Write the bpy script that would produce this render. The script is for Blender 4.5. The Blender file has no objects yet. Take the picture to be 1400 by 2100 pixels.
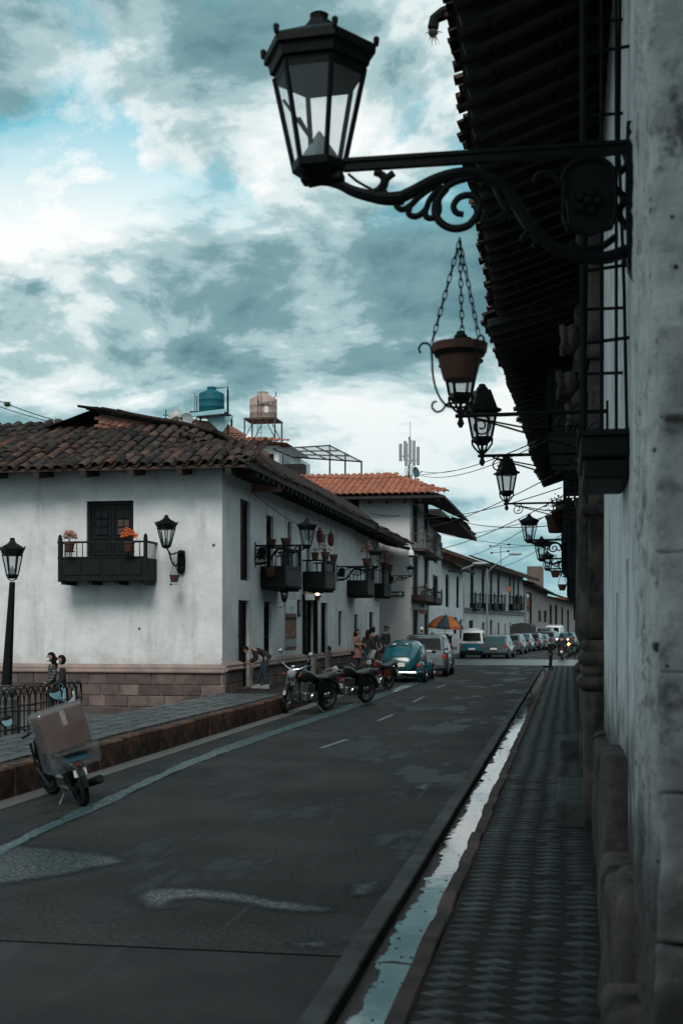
import bpy, bmesh, math, random
from mathutils import Vector, Matrix, noise, Euler
R=math.radians; rnd=random.Random(7)
sc=bpy.context.scene; COL=sc.collection
# ---------------------------------------------------------------- camera, world, sun, exposure
CH=2.2; YAW=R(10.14); FPX=2600.0; HOR=1282.0
CT,ST=math.cos(YAW),math.sin(YAW)
cam=bpy.data.cameras.new('camera'); co=bpy.data.objects.new('camera',cam); COL.objects.link(co)
co.location=(0,0,CH); co.rotation_euler=(R(90),0,YAW)
cam.sensor_fit='VERTICAL'; cam.sensor_height=36; cam.lens=36*FPX/2100
cam.shift_y=(HOR-1050)/2100; cam.clip_end=3000; cam.clip_start=.05
cam.dof.use_dof=True; cam.dof.focus_distance=32; cam.dof.aperture_fstop=3.2
sc.camera=co
SUN_EL,SUN_AZ=R(45),R(177)      # azimuth clockwise from +Y
w=bpy.data.worlds.new('World'); sc.world=w; w.use_nodes=True
def build_world():
    nt=w.node_tree; N=nt.nodes; L=nt.links; N.clear()
    out=N.new('ShaderNodeOutputWorld'); bg=N.new('ShaderNodeBackground'); bg.inputs[1].default_value=.11
    sky=N.new('ShaderNodeTexSky'); sky.sky_type='NISHITA'; sky.sun_disc=False
    sky.sun_elevation=SUN_EL; sky.sun_rotation=SUN_AZ; sky.altitude=2700; sky.ozone_density=2.0; sky.dust_density=1.5
    def m(op,a,b=None,c=None):
        n=N.new('ShaderNodeMath'); n.operation=op
        for i,v in enumerate((a,b,c)):
            if v is None: continue
            if isinstance(v,(int,float)): n.inputs[i].default_value=v
            else: L.new(v,n.inputs[i])
        return n.outputs[0]
    tc=N.new('ShaderNodeTexCoord'); sp=N.new('ShaderNodeSeparateXYZ'); L.new(tc.outputs['Generated'],sp.inputs[0])
    zz=m('ADD',m('MAXIMUM',sp.outputs[2],0.0),.30)
    cb=N.new('ShaderNodeCombineXYZ'); L.new(m('DIVIDE',sp.outputs[0],zz),cb.inputs[0]); L.new(m('DIVIDE',sp.outputs[1],zz),cb.inputs[1])
    def ns(scale,det,off,rough=.55,dist=0.0,sy=1.0):
        mp=N.new('ShaderNodeMapping'); mp.inputs['Location'].default_value=off; mp.inputs['Scale'].default_value=(1,sy,1); L.new(cb.outputs[0],mp.inputs[0])
        t=N.new('ShaderNodeTexNoise'); t.inputs['Scale'].default_value=scale; t.inputs['Detail'].default_value=det
        t.inputs['Roughness'].default_value=rough; t.inputs['Distortion'].default_value=dist
        L.new(mp.outputs[0],t.inputs['Vector']); return t.outputs['Fac']
    def ramp(v,pts):
        r=N.new('ShaderNodeValToRGB'); r.color_ramp.interpolation='EASE'; L.new(v,r.inputs[0])
        e=r.color_ramp.elements
        while len(e)<len(pts): e.new(.5)
        for el,(p,c) in zip(e,pts): el.position=p; el.color=(*c,1)
        return r.outputs[0]
    def mix(f,a,b,mode='MIX'):
        n=N.new('ShaderNodeMix'); n.data_type='RGBA'; n.blend_type=mode
        if isinstance(f,(int,float)): n.inputs[0].default_value=f
        else: L.new(f,n.inputs[0])
        for i,v in ((6,a),(7,b)):
            if isinstance(v,tuple): n.inputs[i].default_value=(*v,1)
            else: L.new(v,n.inputs[i])
        return n.outputs[2]
    blue=mix(1.0,sky.outputs[0],(.42,1.75,1.22),'MULTIPLY')
    tex=ns(4.6,12,SKY_OFF[0],.60,.25); big=ns(1.05,5,SKY_OFF[1],.55,.3,1.5); hole=ns(1.5,9,SKY_OFF[2],.62,.3)
    # cloud body: bright billows against grey teal undersides
    t=m('ADD',m('MULTIPLY',tex,.80),m('MULTIPLY',big,.95))
    cl=ramp(t,[(.68,(.72,1.5,1.72)),(.79,(1.25,2.25,2.45)),(.86,(2.6,3.65,3.85)),(.93,(4.8,5.45,5.5)),(1.0,(6.2,6.35,6.3))])
    cov=ramp(hole,[(.365,(0,0,0)),(.47,(1,1,1))])
    lowcov=m('MAXIMUM',cov,m('SUBTRACT',1.0,m('MULTIPLY_ADD',sp.outputs[2],9.0,-2.6)))
    lowcov=m('MINIMUM',lowcov,1.0)
    # thin veil towards the horizon
    hz=N.new('ShaderNodeMapRange'); L.new(sp.outputs[2],hz.inputs[0]); hz.inputs[1].default_value=.0; hz.inputs[2].default_value=.20; hz.inputs[3].default_value=.70; hz.inputs[4].default_value=0
    col=mix(lowcov,blue,cl)
    col=mix(hz.outputs[0],col,(2.2,3.85,4.2))
    L.new(col,bg.inputs[0]); L.new(bg.outputs[0],out.inputs[0])
SKY_OFF=[(2.1611, 14.968, 0), (15.9445, 17.1939, 0), (0.7326, 18.916, 0)]
build_world()
sl=bpy.data.lights.new('sun','SUN'); sl.energy=1.5; sl.angle=R(25); sl.color=(1,.96,.9)
so=bpy.data.objects.new('sun',sl); COL.objects.link(so)
sd=Vector((math.sin(SUN_AZ)*math.cos(SUN_EL),math.cos(SUN_AZ)*math.cos(SUN_EL),math.sin(SUN_EL)))
so.rotation_euler=sd.to_track_quat('Z','Y').to_euler(); so.location=(0,-20,40)
vs=sc.view_settings; vs.view_transform='Standard'; vs.look='None'; vs.gamma=1; vs.exposure=.52; vs.use_curve_mapping=False
sc.cycles.max_bounces=6; sc.cycles.transparent_max_bounces=24; sc.cycles.caustics_reflective=False; sc.cycles.caustics_refractive=False
# ---------------------------------------------------------------- photograph measurements -> places in the world
def ray(px): r=(px-700)/FPX; return r*CT-ST, r*ST+CT
def at(px,py,d): a,b=ray(px); return Vector((a*d,b*d,CH+(HOR-py)*d/FPX))
def onX(px,py,X): a,b=ray(px); return at(px,py,X/a)
def onY(px,py,Y): a,b=ray(px); return at(px,py,Y/b)
def onZ(px,py,z): return at(px,py,FPX*(CH-z)/(py-HOR))
# ---------------------------------------------------------------- mesh builder
class MB:
    def __init__(s): s.v=[]; s.f=[]
    def add(s,vs,fs):
        n=len(s.v); s.v+=[tuple(v) for v in vs]; s.f+=[tuple(i+n for i in f) for f in fs]; return s
    def box(s,x0,x1,y0,y1,z0,z1,M=None):
        v=[Vector(p) for p in ((x0,y0,z0),(x1,y0,z0),(x1,y1,z0),(x0,y1,z0),(x0,y0,z1),(x1,y0,z1),(x1,y1,z1),(x0,y1,z1))]
        if M is not None: v=[M@p for p in v]
        return s.add(v,[(0,3,2,1),(4,5,6,7),(0,1,5,4),(1,2,6,5),(2,3,7,6),(3,0,4,7)])
    def bbox(s,x0,x1,y0,y1,z0,z1,b=.01,M=None):   # box with chamfered vertical and top edges
        rings=[]
        for z,i in ((z0,b),(z0+b,0),(z1-b,0),(z1,b)):
            rings.append([(x0+i+b*(i==0),y0+i,z),(x1-i-b*(i==0),y0+i,z),(x1-i,y0+i+b*(i==0),z),(x1-i,y1-i-b*(i==0),z),(x1-i-b*(i==0),y1-i,z),(x0+i+b*(i==0),y1-i,z),(x0+i,y1-i-b*(i==0),z),(x0+i,y0+i+b*(i==0),z)])
        return s.loft(rings,True,True,M)
    def loft(s,rings,cap0=True,cap1=True,M=None):
        n=len(rings[0]); vs=[Vector(p) for r in rings for p in r]
        if M is not None: vs=[M@p for p in vs]
        fs=[]
        for k in range(len(rings)-1):
            for i in range(n):
                j=(i+1)%n; fs.append((k*n+i,k*n+j,(k+1)*n+j,(k+1)*n+i))
        if cap0: fs.append(tuple(range(n-1,-1,-1)))
        if cap1: fs.append(tuple((len(rings)-1)*n+i for i in range(n)))
        return s.add(vs,fs)
    def lathe(s,prof,n=16,c=(0,0,0),M=None,a0=0.0,sx=1.0,sy=1.0):
        c=Vector(c)
        rings=[[c+Vector((max(r,1e-4)*sx*math.cos(a0+2*math.pi*i/n),max(r,1e-4)*sy*math.sin(a0+2*math.pi*i/n),z)) for i in range(n)] for r,z in prof]
        return s.loft(rings,True,True,M)
    def tube(s,pts,r,n=6,closed=False,cap=True):
        pts=[Vector(p) for p in pts]; m=len(pts)
        rr=r if isinstance(r,(list,tuple)) else [r]*m
        rings=[]; up=None
        for i,p in enumerate(pts):
            if closed: t=pts[(i+1)%m]-pts[i-1]
            else: t=pts[min(i+1,m-1)]-pts[max(i-1,0)]
            if t.length<1e-9: t=Vector((0,0,1))
            t.normalize()
            if up is None:
                up=Vector((0,0,1)) if abs(t.z)<.9 else Vector((1,0,0))
            a=t.cross(up)
            if a.length<1e-4: up=Vector((1,0,0)) if abs(t.x)<.9 else Vector((0,1,0)); a=t.cross(up)
            a.normalize(); b=a.cross(t).normalized(); up=b
            rings.append([p+(a*math.cos(2*math.pi*k/n)+b*math.sin(2*math.pi*k/n))*rr[i] for k in range(n)])
        if closed: rings.append(rings[0]); cap=False
        return s.loft(rings,cap,cap)
    def prism(s,poly,y0,y1,M=None):     # polygon in xz extruded along y
        return s.loft([[(x,y0,z) for x,z in poly],[(x,y1,z) for x,z in poly]],True,True,M)
    def flat(s,poly,z0,z1):             # polygon in xy extruded along z
        return s.loft([[(x,y,z0) for x,y in poly],[(x,y,z1) for x,y in poly]])
    def ball(s,c,rx,ry,rz,n=12,m=8,M=None):
        c=Vector(c)
        rings=[[c+Vector((rx*math.sin(math.pi*k/m)*math.cos(2*math.pi*i/n),ry*math.sin(math.pi*k/m)*math.sin(2*math.pi*i/n),-rz*math.cos(math.pi*k/m))) for i in range(n)] for k in range(1,m)]
        return s.loft(rings,True,True,M)
    def mesh(s,name,smooth=False):
        me=bpy.data.meshes.new(name); me.from_pydata(s.v,[],s.f); me.validate()
        bm=bmesh.new(); bm.from_mesh(me); bmesh.ops.recalc_face_normals(bm,faces=bm.faces); bm.to_mesh(me); bm.free()
        if smooth:
            for p in me.polygons: p.use_smooth=True
            try: me.set_sharp_from_angle(angle=R(40))
            except Exception: pass
        return me
    def build(s,name,mat,parent=None,loc=None,rz=0,smooth=False,kind=None):
        return link(name,s.mesh(name,smooth),mat,parent,loc,rz,kind)
def link(name,me,mat,parent=None,loc=None,rz=0,kind=None):
    o=bpy.data.objects.new(name,me); COL.objects.link(o)
    if mat is not None and me is not None and not me.materials: me.materials.append(mat)
    if loc is not None: o.location=loc
    if rz: o.rotation_euler=(0,0,rz)
    if parent is not None: o.parent=parent
    if kind: o['kind']=kind
    return o
def tag(o,label,cat,group=None):
    o['label']=label; o['category']=cat
    if group: o['group']=group
    return o
def thing(name,label,cat,loc=(0,0,0),rz=0,group=None,rot=None,scale=None):
    o=bpy.data.objects.new(name,None); COL.objects.link(o); o.empty_display_size=.2
    o.location=loc; o.rotation_euler=rot if rot else (0,0,rz)
    if scale: o.scale=(scale,)*3
    return tag(o,label,cat,group)
CH_OF={}
def kids(o): return [c for c in o.children]
def copy_tree(o,parent=None):
    c=o.copy(); COL.objects.link(c)
    if parent is not None: c.parent=parent
    for ch in kids(o): copy_tree(ch,c)
    return c
def dup(o,loc,rz,label=None,group=None,scale=None):
    c=copy_tree(o); c.location=loc; c.rotation_euler=(0,0,rz)
    if label: c['label']=label
    if group: c['group']=group
    if scale: c.scale=(scale,)*3
    return c
# ---------------------------------------------------------------- materials
MATS={}
def pm(name,c1,c2=None,scale=4,rough=.75,bump=0,bscale=None,metal=0,rv=0,spec=.5,stretch=(1,1,1),spots=None,dirt=None,coat=0,detail=6):
    if name in MATS: return MATS[name]
    m=bpy.data.materials.new(name); m.use_nodes=True; MATS[name]=m
    nt=m.node_tree; N=nt.nodes; L=nt.links; b=N['Principled BSDF']
    b.inputs['Roughness'].default_value=rough; b.inputs['Metallic'].default_value=metal
    b.inputs['Specular IOR Level'].default_value=spec
    if coat: b.inputs['Coat Weight'].default_value=coat; b.inputs['Coat Roughness'].default_value=.08
    tc=N.new('ShaderNodeTexCoord'); mp=N.new('ShaderNodeMapping'); mp.inputs['Scale'].default_value=stretch
    L.new(tc.outputs['Object'],mp.inputs[0])
    if rv:   # every copy gets its own patch of the grain
        oi=N.new('ShaderNodeObjectInfo'); mu=N.new('ShaderNodeMath'); mu.operation='MULTIPLY'; mu.inputs[1].default_value=37.0
        L.new(oi.outputs['Random'],mu.inputs[0]); L.new(mu.outputs[0],mp.inputs['Location'])
    nz=N.new('ShaderNodeTexNoise'); nz.inputs['Scale'].default_value=scale; nz.inputs['Detail'].default_value=detail; nz.inputs['Roughness'].default_value=.62
    L.new(mp.outputs[0],nz.inputs['Vector'])
    def mixc(f,a,bc,mode='MIX'):
        n=N.new('ShaderNodeMix'); n.data_type='RGBA'; n.blend_type=mode
        if isinstance(f,float): n.inputs[0].default_value=f
        else: L.new(f,n.inputs[0])
        for i,v in ((6,a),(7,bc)):
            if isinstance(v,tuple): n.inputs[i].default_value=(*v,1)
            else: L.new(v,n.inputs[i])
        return n.outputs[2]
    def rmp(v,p0,p1):
        r=N.new('ShaderNodeMapRange'); r.interpolation_type='SMOOTHSTEP'; L.new(v,r.inputs[0]); r.inputs[1].default_value=p0; r.inputs[2].default_value=p1
        return r.outputs[0]
    col=c1
    if c2: col=mixc(rmp(nz.outputs['Fac'],.32,.68),c1,c2)
    if dirt:      # (colour, scale, low, high, stretch)
        mp2=N.new('ShaderNodeMapping'); mp2.inputs['Scale'].default_value=dirt[4]; L.new(tc.outputs['Object'],mp2.inputs[0])
        n2=N.new('ShaderNodeTexNoise'); n2.inputs['Scale'].default_value=dirt[1]; n2.inputs['Detail'].default_value=8; n2.inputs['Roughness'].default_value=.7
        L.new(mp2.outputs[0],n2.inputs['Vector']); col=mixc(rmp(n2.outputs['Fac'],dirt[2],dirt[3]),col,dirt[0])
    if spots:     # (colour, scale, radius)
        vo=N.new('ShaderNodeTexVoronoi'); vo.inputs['Scale'].default_value=spots[1]; vo.inputs['Randomness'].default_value=1
        L.new(mp.outputs[0],vo.inputs['Vector'])
        ad=N.new('ShaderNodeMath'); ad.operation='MULTIPLY_ADD'; L.new(nz.outputs['Fac'],ad.inputs[0]); ad.inputs[1].default_value=-spots[2]*3; L.new(vo.outputs['Distance'],ad.inputs[2])
        col=mixc(rmp(ad.outputs[0],-spots[2]*.75,-spots[2]*1.1),col,spots[0])
    if rv:
        hs=N.new('ShaderNodeHueSaturation'); mr=N.new('ShaderNodeMapRange'); L.new(oi.outputs['Random'],mr.inputs[0]); mr.inputs[3].default_value=1-rv; mr.inputs[4].default_value=1+rv
        L.new(mr.outputs[0],hs.inputs['Value'])
        if isinstance(col,tuple): hs.inputs['Color'].default_value=(*col,1)
        else: L.new(col,hs.inputs['Color'])
        col=hs.outputs[0]
    if isinstance(col,tuple): b.inputs['Base Color'].default_value=(*col,1)
    else: L.new(col,b.inputs['Base Color'])
    if bump:
        nb=N.new('ShaderNodeTexNoise'); nb.inputs['Scale'].default_value=bscale or scale*4; nb.inputs['Detail'].default_value=8; nb.inputs['Roughness'].default_value=.65
        L.new(mp.outputs[0],nb.inputs['Vector']); bp=N.new('ShaderNodeBump'); bp.inputs['Strength'].default_value=bump; bp.inputs['Distance'].default_value=.03
        L.new(nb.outputs['Fac'],bp.inputs['Height']); L.new(bp.outputs[0],b.inputs['Normal'])
    return m
def rising_damp(m,zlo,zhi,colr):
    N=m.node_tree.nodes; L=m.node_tree.links; b=N['Principled BSDF']; src=b.inputs['Base Color'].links[0].from_socket
    g=N.new('ShaderNodeNewGeometry'); sp=N.new('ShaderNodeSeparateXYZ'); L.new(g.outputs['Position'],sp.inputs[0])
    nz=N.new('ShaderNodeTexNoise'); nz.inputs['Scale'].default_value=3; nz.inputs['Detail'].default_value=8; L.new(g.outputs['Position'],nz.inputs['Vector'])
    ad=N.new('ShaderNodeMath'); ad.operation='MULTIPLY_ADD'; L.new(nz.outputs['Fac'],ad.inputs[0]); ad.inputs[1].default_value=1.6; L.new(sp.outputs[2],ad.inputs[2])
    mr=N.new('ShaderNodeMapRange'); mr.interpolation_type='SMOOTHSTEP'; L.new(ad.outputs[0],mr.inputs[0]); mr.inputs[1].default_value=zhi+.8; mr.inputs[2].default_value=zlo+.8
    mx=N.new('ShaderNodeMix'); mx.data_type='RGBA'; L.new(mr.outputs[0],mx.inputs[0]); L.new(src,mx.inputs[6]); mx.inputs[7].default_value=(*colr,1); L.new(mx.outputs[2],b.inputs['Base Color'])
def glassy(name,tint=(.75,.82,.84),f=.22,rough=.35,df=.5):
    m=bpy.data.materials.new(name); m.use_nodes=True; N=m.node_tree.nodes; L=m.node_tree.links; N.clear()
    o=N.new('ShaderNodeOutputMaterial'); t=N.new('ShaderNodeBsdfTransparent'); t.inputs[0].default_value=(*tint,1)
    d=N.new('ShaderNodeBsdfDiffuse'); d.inputs[0].default_value=(.5,.53,.54,1); g=N.new('ShaderNodeBsdfGlossy'); g.inputs['Roughness'].default_value=rough
    tl=N.new('ShaderNodeBsdfTranslucent'); tl.inputs[0].default_value=(.6,.64,.65,1)
    nz=N.new('ShaderNodeTexNoise'); nz.inputs['Scale'].default_value=5; nz.inputs['Detail'].default_value=6
    tc=N.new('ShaderNodeTexCoord'); L.new(tc.outputs['Object'],nz.inputs['Vector'])
    a=N.new('ShaderNodeMixShader'); a.inputs[0].default_value=df; L.new(d.outputs[0],a.inputs[1]); L.new(tl.outputs[0],a.inputs[2])
    mr=N.new('ShaderNodeMapRange'); L.new(nz.outputs['Fac'],mr.inputs[0]); mr.inputs[3].default_value=f*.4; mr.inputs[4].default_value=f*1.6
    c=N.new('ShaderNodeMixShader'); L.new(mr.outputs[0],c.inputs[0]); L.new(t.outputs[0],c.inputs[1]); L.new(a.outputs[0],c.inputs[2])
    e=N.new('ShaderNodeMixShader'); e.inputs[0].default_value=.07; L.new(c.outputs[0],e.inputs[1]); L.new(g.outputs[0],e.inputs[2])
    L.new(e.outputs[0],o.inputs[0]); return m
def emis(name,c,s):
    m=pm(name,c); b=m.node_tree.nodes['Principled BSDF']; b.inputs['Emission Color'].default_value=(*c,1); b.inputs['Emission Strength'].default_value=s; return m
def asphalt_mat():
    m=bpy.data.materials.new('asphalt'); m.use_nodes=True; nt=m.node_tree; N=nt.nodes; L=nt.links; b=N['Principled BSDF']
    tc=N.new('ShaderNodeTexCoord')
    def nz(scale,det,st=(1,1,1),off=(0,0,0),rough=.6):
        mp=N.new('ShaderNodeMapping'); mp.inputs['Scale'].default_value=st; mp.inputs['Location'].default_value=off; L.new(tc.outputs['Object'],mp.inputs[0])
        n=N.new('ShaderNodeTexNoise'); n.inputs['Scale'].default_value=scale; n.inputs['Detail'].default_value=det; n.inputs['Roughness'].default_value=rough; L.new(mp.outputs[0],n.inputs['Vector']); return n.outputs['Fac']
    def mr(v,a,b_,c=0,d=1):
        r=N.new('ShaderNodeMapRange'); r.interpolation_type='SMOOTHSTEP'; L.new(v,r.inputs[0]); 
        for i,x in enumerate((a,b_,c,d)): r.inputs[1+i].default_value=x
        return r.outputs[0]
    def mx(f,a,c,mode='MIX'):
        n=N.new('ShaderNodeMix'); n.data_type='RGBA'; n.blend_type=mode
        if isinstance(f,float): n.inputs[0].default_value=f
        else: L.new(f,n.inputs[0])
        for i,v in ((6,a),(7,c)):
            if isinstance(v,tuple): n.inputs[i].default_value=(*v,1)
            else: L.new(v,n.inputs[i])
        return n.outputs[2]
    base=mx(mr(nz(.45,7),.35,.65),(.017,.0185,.019),(.033,.034,.0345))
    damp=mr(nz(.55,8,(1.3,.45,1),(4,2,0),.66),.50,.60)
    base=mx(damp,base,(.0085,.009,.0095))
    sc_=mr(nz(1.1,9,(2.2,.16,1),(1,7,0),.7),.58,.72)
    base=mx(sc_,base,(.040,.042,.043))
    st=mr(nz(3.5,5,(3.0,.05,1),(9,1,0),.6),.62,.74)
    base=mx(st,base,(.050,.052,.053))
    gr=mr(nz(30,4,(1,.5,1)),.35,.70,.68,1.36)
    cmb=N.new('ShaderNodeCombineXYZ')
    for i in range(3): L.new(gr,cmb.inputs[i])
    base=mx(1.0,base,cmb.outputs[0],'MULTIPLY')
    L.new(base,b.inputs['Base Color'])
    rg=mr(damp,0,1,.82,.50); L.new(rg,b.inputs['Roughness']); b.inputs['Specular IOR Level'].default_value=.16
    bp=N.new('ShaderNodeBump'); bp.inputs['Strength'].default_value=.5; bp.inputs['Distance'].default_value=.012; L.new(nz(80,5),bp.inputs['Height']); L.new(bp.outputs[0],b.inputs['Normal'])
    return m
ASPHALT=asphalt_mat()
PLASTER=pm('white_plaster',(.76,.755,.755),(.63,.635,.64),1.3,.9,.6,5,spots=((.12,.085,.07),1.5,.085),dirt=((.42,.40,.385),1.1,.51,.74,(1,1,.22)))
PLASTER_R=pm('damp_white_plaster',(.82,.82,.82),(.62,.63,.635),3.2,.92,1.0,6,spots=((.04,.034,.03),5,.095),dirt=((.20,.175,.165),2.4,.48,.70,(1,1,.25)))
PLASTER_FAR=pm('aged_plaster',(.62,.62,.62),(.50,.50,.49),.6,.9,.1,6,dirt=((.36,.33,.31),.5,.55,.8,(1,1,.4)))
PLASTER_DIRTY=pm('dirty_plaster',(.42,.37,.34),(.30,.26,.24),.8,.9,.1,6)
PIERM=pm('old_pier_plaster',(.72,.70,.69),(.50,.48,.475),6,.95,1.0,16,spots=((.05,.04,.036),9,.19),dirt=((.15,.13,.125),5,.53,.66,(1,1,.8)))
ROUGH=pm('rough_stone_pier',(.56,.53,.52),(.33,.305,.30),4.5,.95,1.0,9,spots=((.04,.033,.03),7,.10),dirt=((.085,.073,.068),3.4,.48,.66,(1,1,1)))
STONE=pm('brown_plinth_stone',(.165,.115,.102),(.10,.072,.066),2.5,.9,.6,14,rv=.38,dirt=((.075,.058,.054),1.5,.44,.66,(1,1,1)))
STONE2=pm('carved_portal_stone',(.12,.096,.09),(.060,.05,.047),3,.9,1.0,14,rv=.15,spec=.15,dirt=((.014,.012,.012),2.2,.48,.68,(1,1,.5)))
MORTAR=pm('plinth_mortar',(.36,.31,.29),(.24,.20,.19),4,.95,.3)
CORNICE=pm('pink_stone_moulding',(.33,.235,.21),(.22,.165,.15),2,.9,.3,12)
rising_damp(PLASTER_R,.9,2.1,(.05,.044,.042)); rising_damp(PIERM,.9,2.1,(.05,.044,.042)); rising_damp(ROUGH,.6,2.0,(.035,.031,.03)); rising_damp(PLASTER,.55,1.75,(.46,.425,.405))
def world_dirt(m,colr,scale,lo,hi,st=(1,1,1)):
    N=m.node_tree.nodes; L=m.node_tree.links; b=N['Principled BSDF']; src=b.inputs['Base Color'].links[0].from_socket
    g=N.new('ShaderNodeNewGeometry'); mp=N.new('ShaderNodeMapping'); mp.inputs['Scale'].default_value=st; L.new(g.outputs['Position'],mp.inputs[0])
    nz=N.new('ShaderNodeTexNoise'); nz.inputs['Scale'].default_value=scale; nz.inputs['Detail'].default_value=8; nz.inputs['Roughness'].default_value=.66; L.new(mp.outputs[0],nz.inputs['Vector'])
    mr=N.new('ShaderNodeMapRange'); mr.interpolation_type='SMOOTHSTEP'; L.new(nz.outputs['Fac'],mr.inputs[0]); mr.inputs[1].default_value=lo; mr.inputs[2].default_value=hi; mr.inputs[4].default_value=.85
    mx=N.new('ShaderNodeMix'); mx.data_type='RGBA'; L.new(mr.outputs[0],mx.inputs[0]); L.new(src,mx.inputs[6]); mx.inputs[7].default_value=(*colr,1); L.new(mx.outputs[2],b.inputs['Base Color'])
BRICK=pm('red_brick',(.33,.15,.10),(.22,.10,.07),3,.9,.4,20,rv=.3)
ADOBE=pm('adobe_brick_wall',(.30,.16,.11),(.18,.10,.075),3,.95,.6,10)
WOOD=pm('dark_green_wood',(.0085,.0115,.0115),(.005,.007,.007),6,.65,.25,20,stretch=(1,1,.2),spec=.2)
WOODB=pm('brown_wood',(.045,.022,.016),(.020,.011,.009),5,.7,.3,20,stretch=(1,1,.2),spec=.25)
WOODD=pm('black_rafter_wood',(.034,.028,.026),(.018,.015,.014),5,.85,.5,16,rv=.3)
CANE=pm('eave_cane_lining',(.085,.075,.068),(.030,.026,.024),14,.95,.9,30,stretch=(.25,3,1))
IRON=pm('black_iron',(.0055,.0068,.007),(.0035,.0042,.0042),12,.55,.25,30,spec=.14)
IRONB=pm('weathered_green_iron',(.035,.06,.062),(.02,.035,.036),10,.5,.2,30)
def tile_mat():
    m=pm('old_roof_tile',(.060,.045,.038),(.026,.022,.021),6,.95,.7,18,rv=.35,spec=.2,dirt=((.13,.115,.10),7,.60,.76,(1,1,1)))
    nt=m.node_tree; N=nt.nodes; L=nt.links; b=N['Principled BSDF']; src=b.inputs['Base Color'].links[0].from_socket
    oi=N.new('ShaderNodeObjectInfo'); mt=N.new('ShaderNodeMath'); mt.operation='FRACT'; mu=N.new('ShaderNodeMath'); mu.operation='MULTIPLY'; mu.inputs[1].default_value=53.7
    L.new(oi.outputs['Random'],mu.inputs[0]); L.new(mu.outputs[0],mt.inputs[0])
    r=N.new('ShaderNodeValToRGB'); r.color_ramp.interpolation='CONSTANT'; e=r.color_ramp.elements
    cs=[(.0,(.75,.75,.8)),(.25,(1.15,1.0,.95)),(.5,(.55,.55,.58)),(.66,(1.5,1.15,1.0)),(.82,(1.0,1.05,1.1)),(.93,(1.9,1.35,1.15)),(.975,(2.8,1.6,1.15))]
    while len(e)<len(cs): e.new(.5)
    for el,(p,c) in zip(e,cs): el.position=p; el.color=(*c,1)
    L.new(mt.outputs[0],r.inputs[0]); mx=N.new('ShaderNodeMix'); mx.data_type='RGBA'; mx.blend_type='MULTIPLY'; mx.inputs[0].default_value=1
    L.new(src,mx.inputs[6]); L.new(r.outputs[0],mx.inputs[7]); L.new(mx.outputs[2],b.inputs['Base Color']); return m
TILE=tile_mat()
TILEN=pm('orange_roof_tile',(.36,.108,.052),(.25,.075,.04),2,.75,.2,14,rv=.14)
DARKGLASS=pm('dark_window_glass',(.007,.009,.010),(.012,.014,.015),2,.08,spec=.18)
LAMPGLASS=glassy('lantern_glass',(.9,.93,.94),.07,.35,.8); LAMPGLASS2=glassy('frosted_lantern_glass',(.82,.84,.84),.30,.4,.8)
PLASTICWRAP=glassy('clear_plastic_wrap',(.92,.95,.96),.11,.14,.3)
CONCRETE=pm('road_concrete',(.022,.0245,.0255),(.034,.036,.037),1.6,.8,.5,60,spec=.15,dirt=((.035,.035,.036),.5,.5,.7,(1,1,1)))
KERBST=pm('grey_kerb_stone',(.066,.070,.071),(.036,.039,.039),3,.85,.5,30,rv=.25,spec=.2)
KERBBR=pm('brownish_kerb_stone',(.075,.052,.045),(.03,.028,.027),2.5,.8,.5,30,rv=.4,spec=.25)
PAVE=pm('brown_pavement_bed',(.030,.025,.023),(.015,.013,.0125),5,.85,.9,40,spec=.2)
PAVED=pm('grey_diamond_tile',(.054,.066,.072),(.028,.033,.0355),6,.62,.4,30,rv=.45,spec=.2,dirt=((.014,.013,.0125),7,.44,.62,(1,1,1)))
PAVEL=pm('grey_square_tile',(.066,.077,.081),(.030,.033,.034),4,.5,.3,30,rv=.35,spec=.35)
KERBP=pm('worn_orange_kerb_paint',(.17,.066,.034),(.055,.036,.030),5.5,.9,.6,25,rv=.35,spec=.2,dirt=((.026,.022,.02),2.6,.40,.56,(1,1,1.6)))
RUBBER=pm('tyre_rubber',(.009,.009,.009),(.014,.0135,.013),9,.9,.3,30,spec=.2)
CHROME=pm('chrome',(.48,.52,.54),None,4,.14,metal=1)
STEEL=pm('dull_steel',(.22,.23,.235),(.14,.14,.14),9,.42,metal=.85)
BLACKP=pm('black_paint',(.007,.0075,.008),None,4,.3,coat=.25,spec=.3)
BLACKM=pm('matt_black_plastic',(.009,.009,.0095),(.006,.006,.006),8,.65,spec=.2)
TERRA=pm('terracotta_pot',(.095,.034,.022),(.05,.021,.016),6,.85,.3,20,rv=.2)
LEAF=pm('plant_leaf',(.045,.055,.03),(.025,.03,.018),6,.7,rv=.3)
SKIN=pm('skin',(.30,.17,.115),(.26,.145,.10),8,.6)
HAIR=pm('black_hair',(.008,.006,.0055),(.012,.009,.008),20,.7,.3,40,spec=.12)
MASKM=pm('white_cloth_mask',(.72,.76,.78),None,5,.85)
WHITEP=pm('white_paint',(.72,.74,.74),(.62,.64,.64),2,.5)
PAINTL=pm('faded_road_paint',(.17,.175,.18),(.06,.06,.06),9,.7,.2,60)
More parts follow.
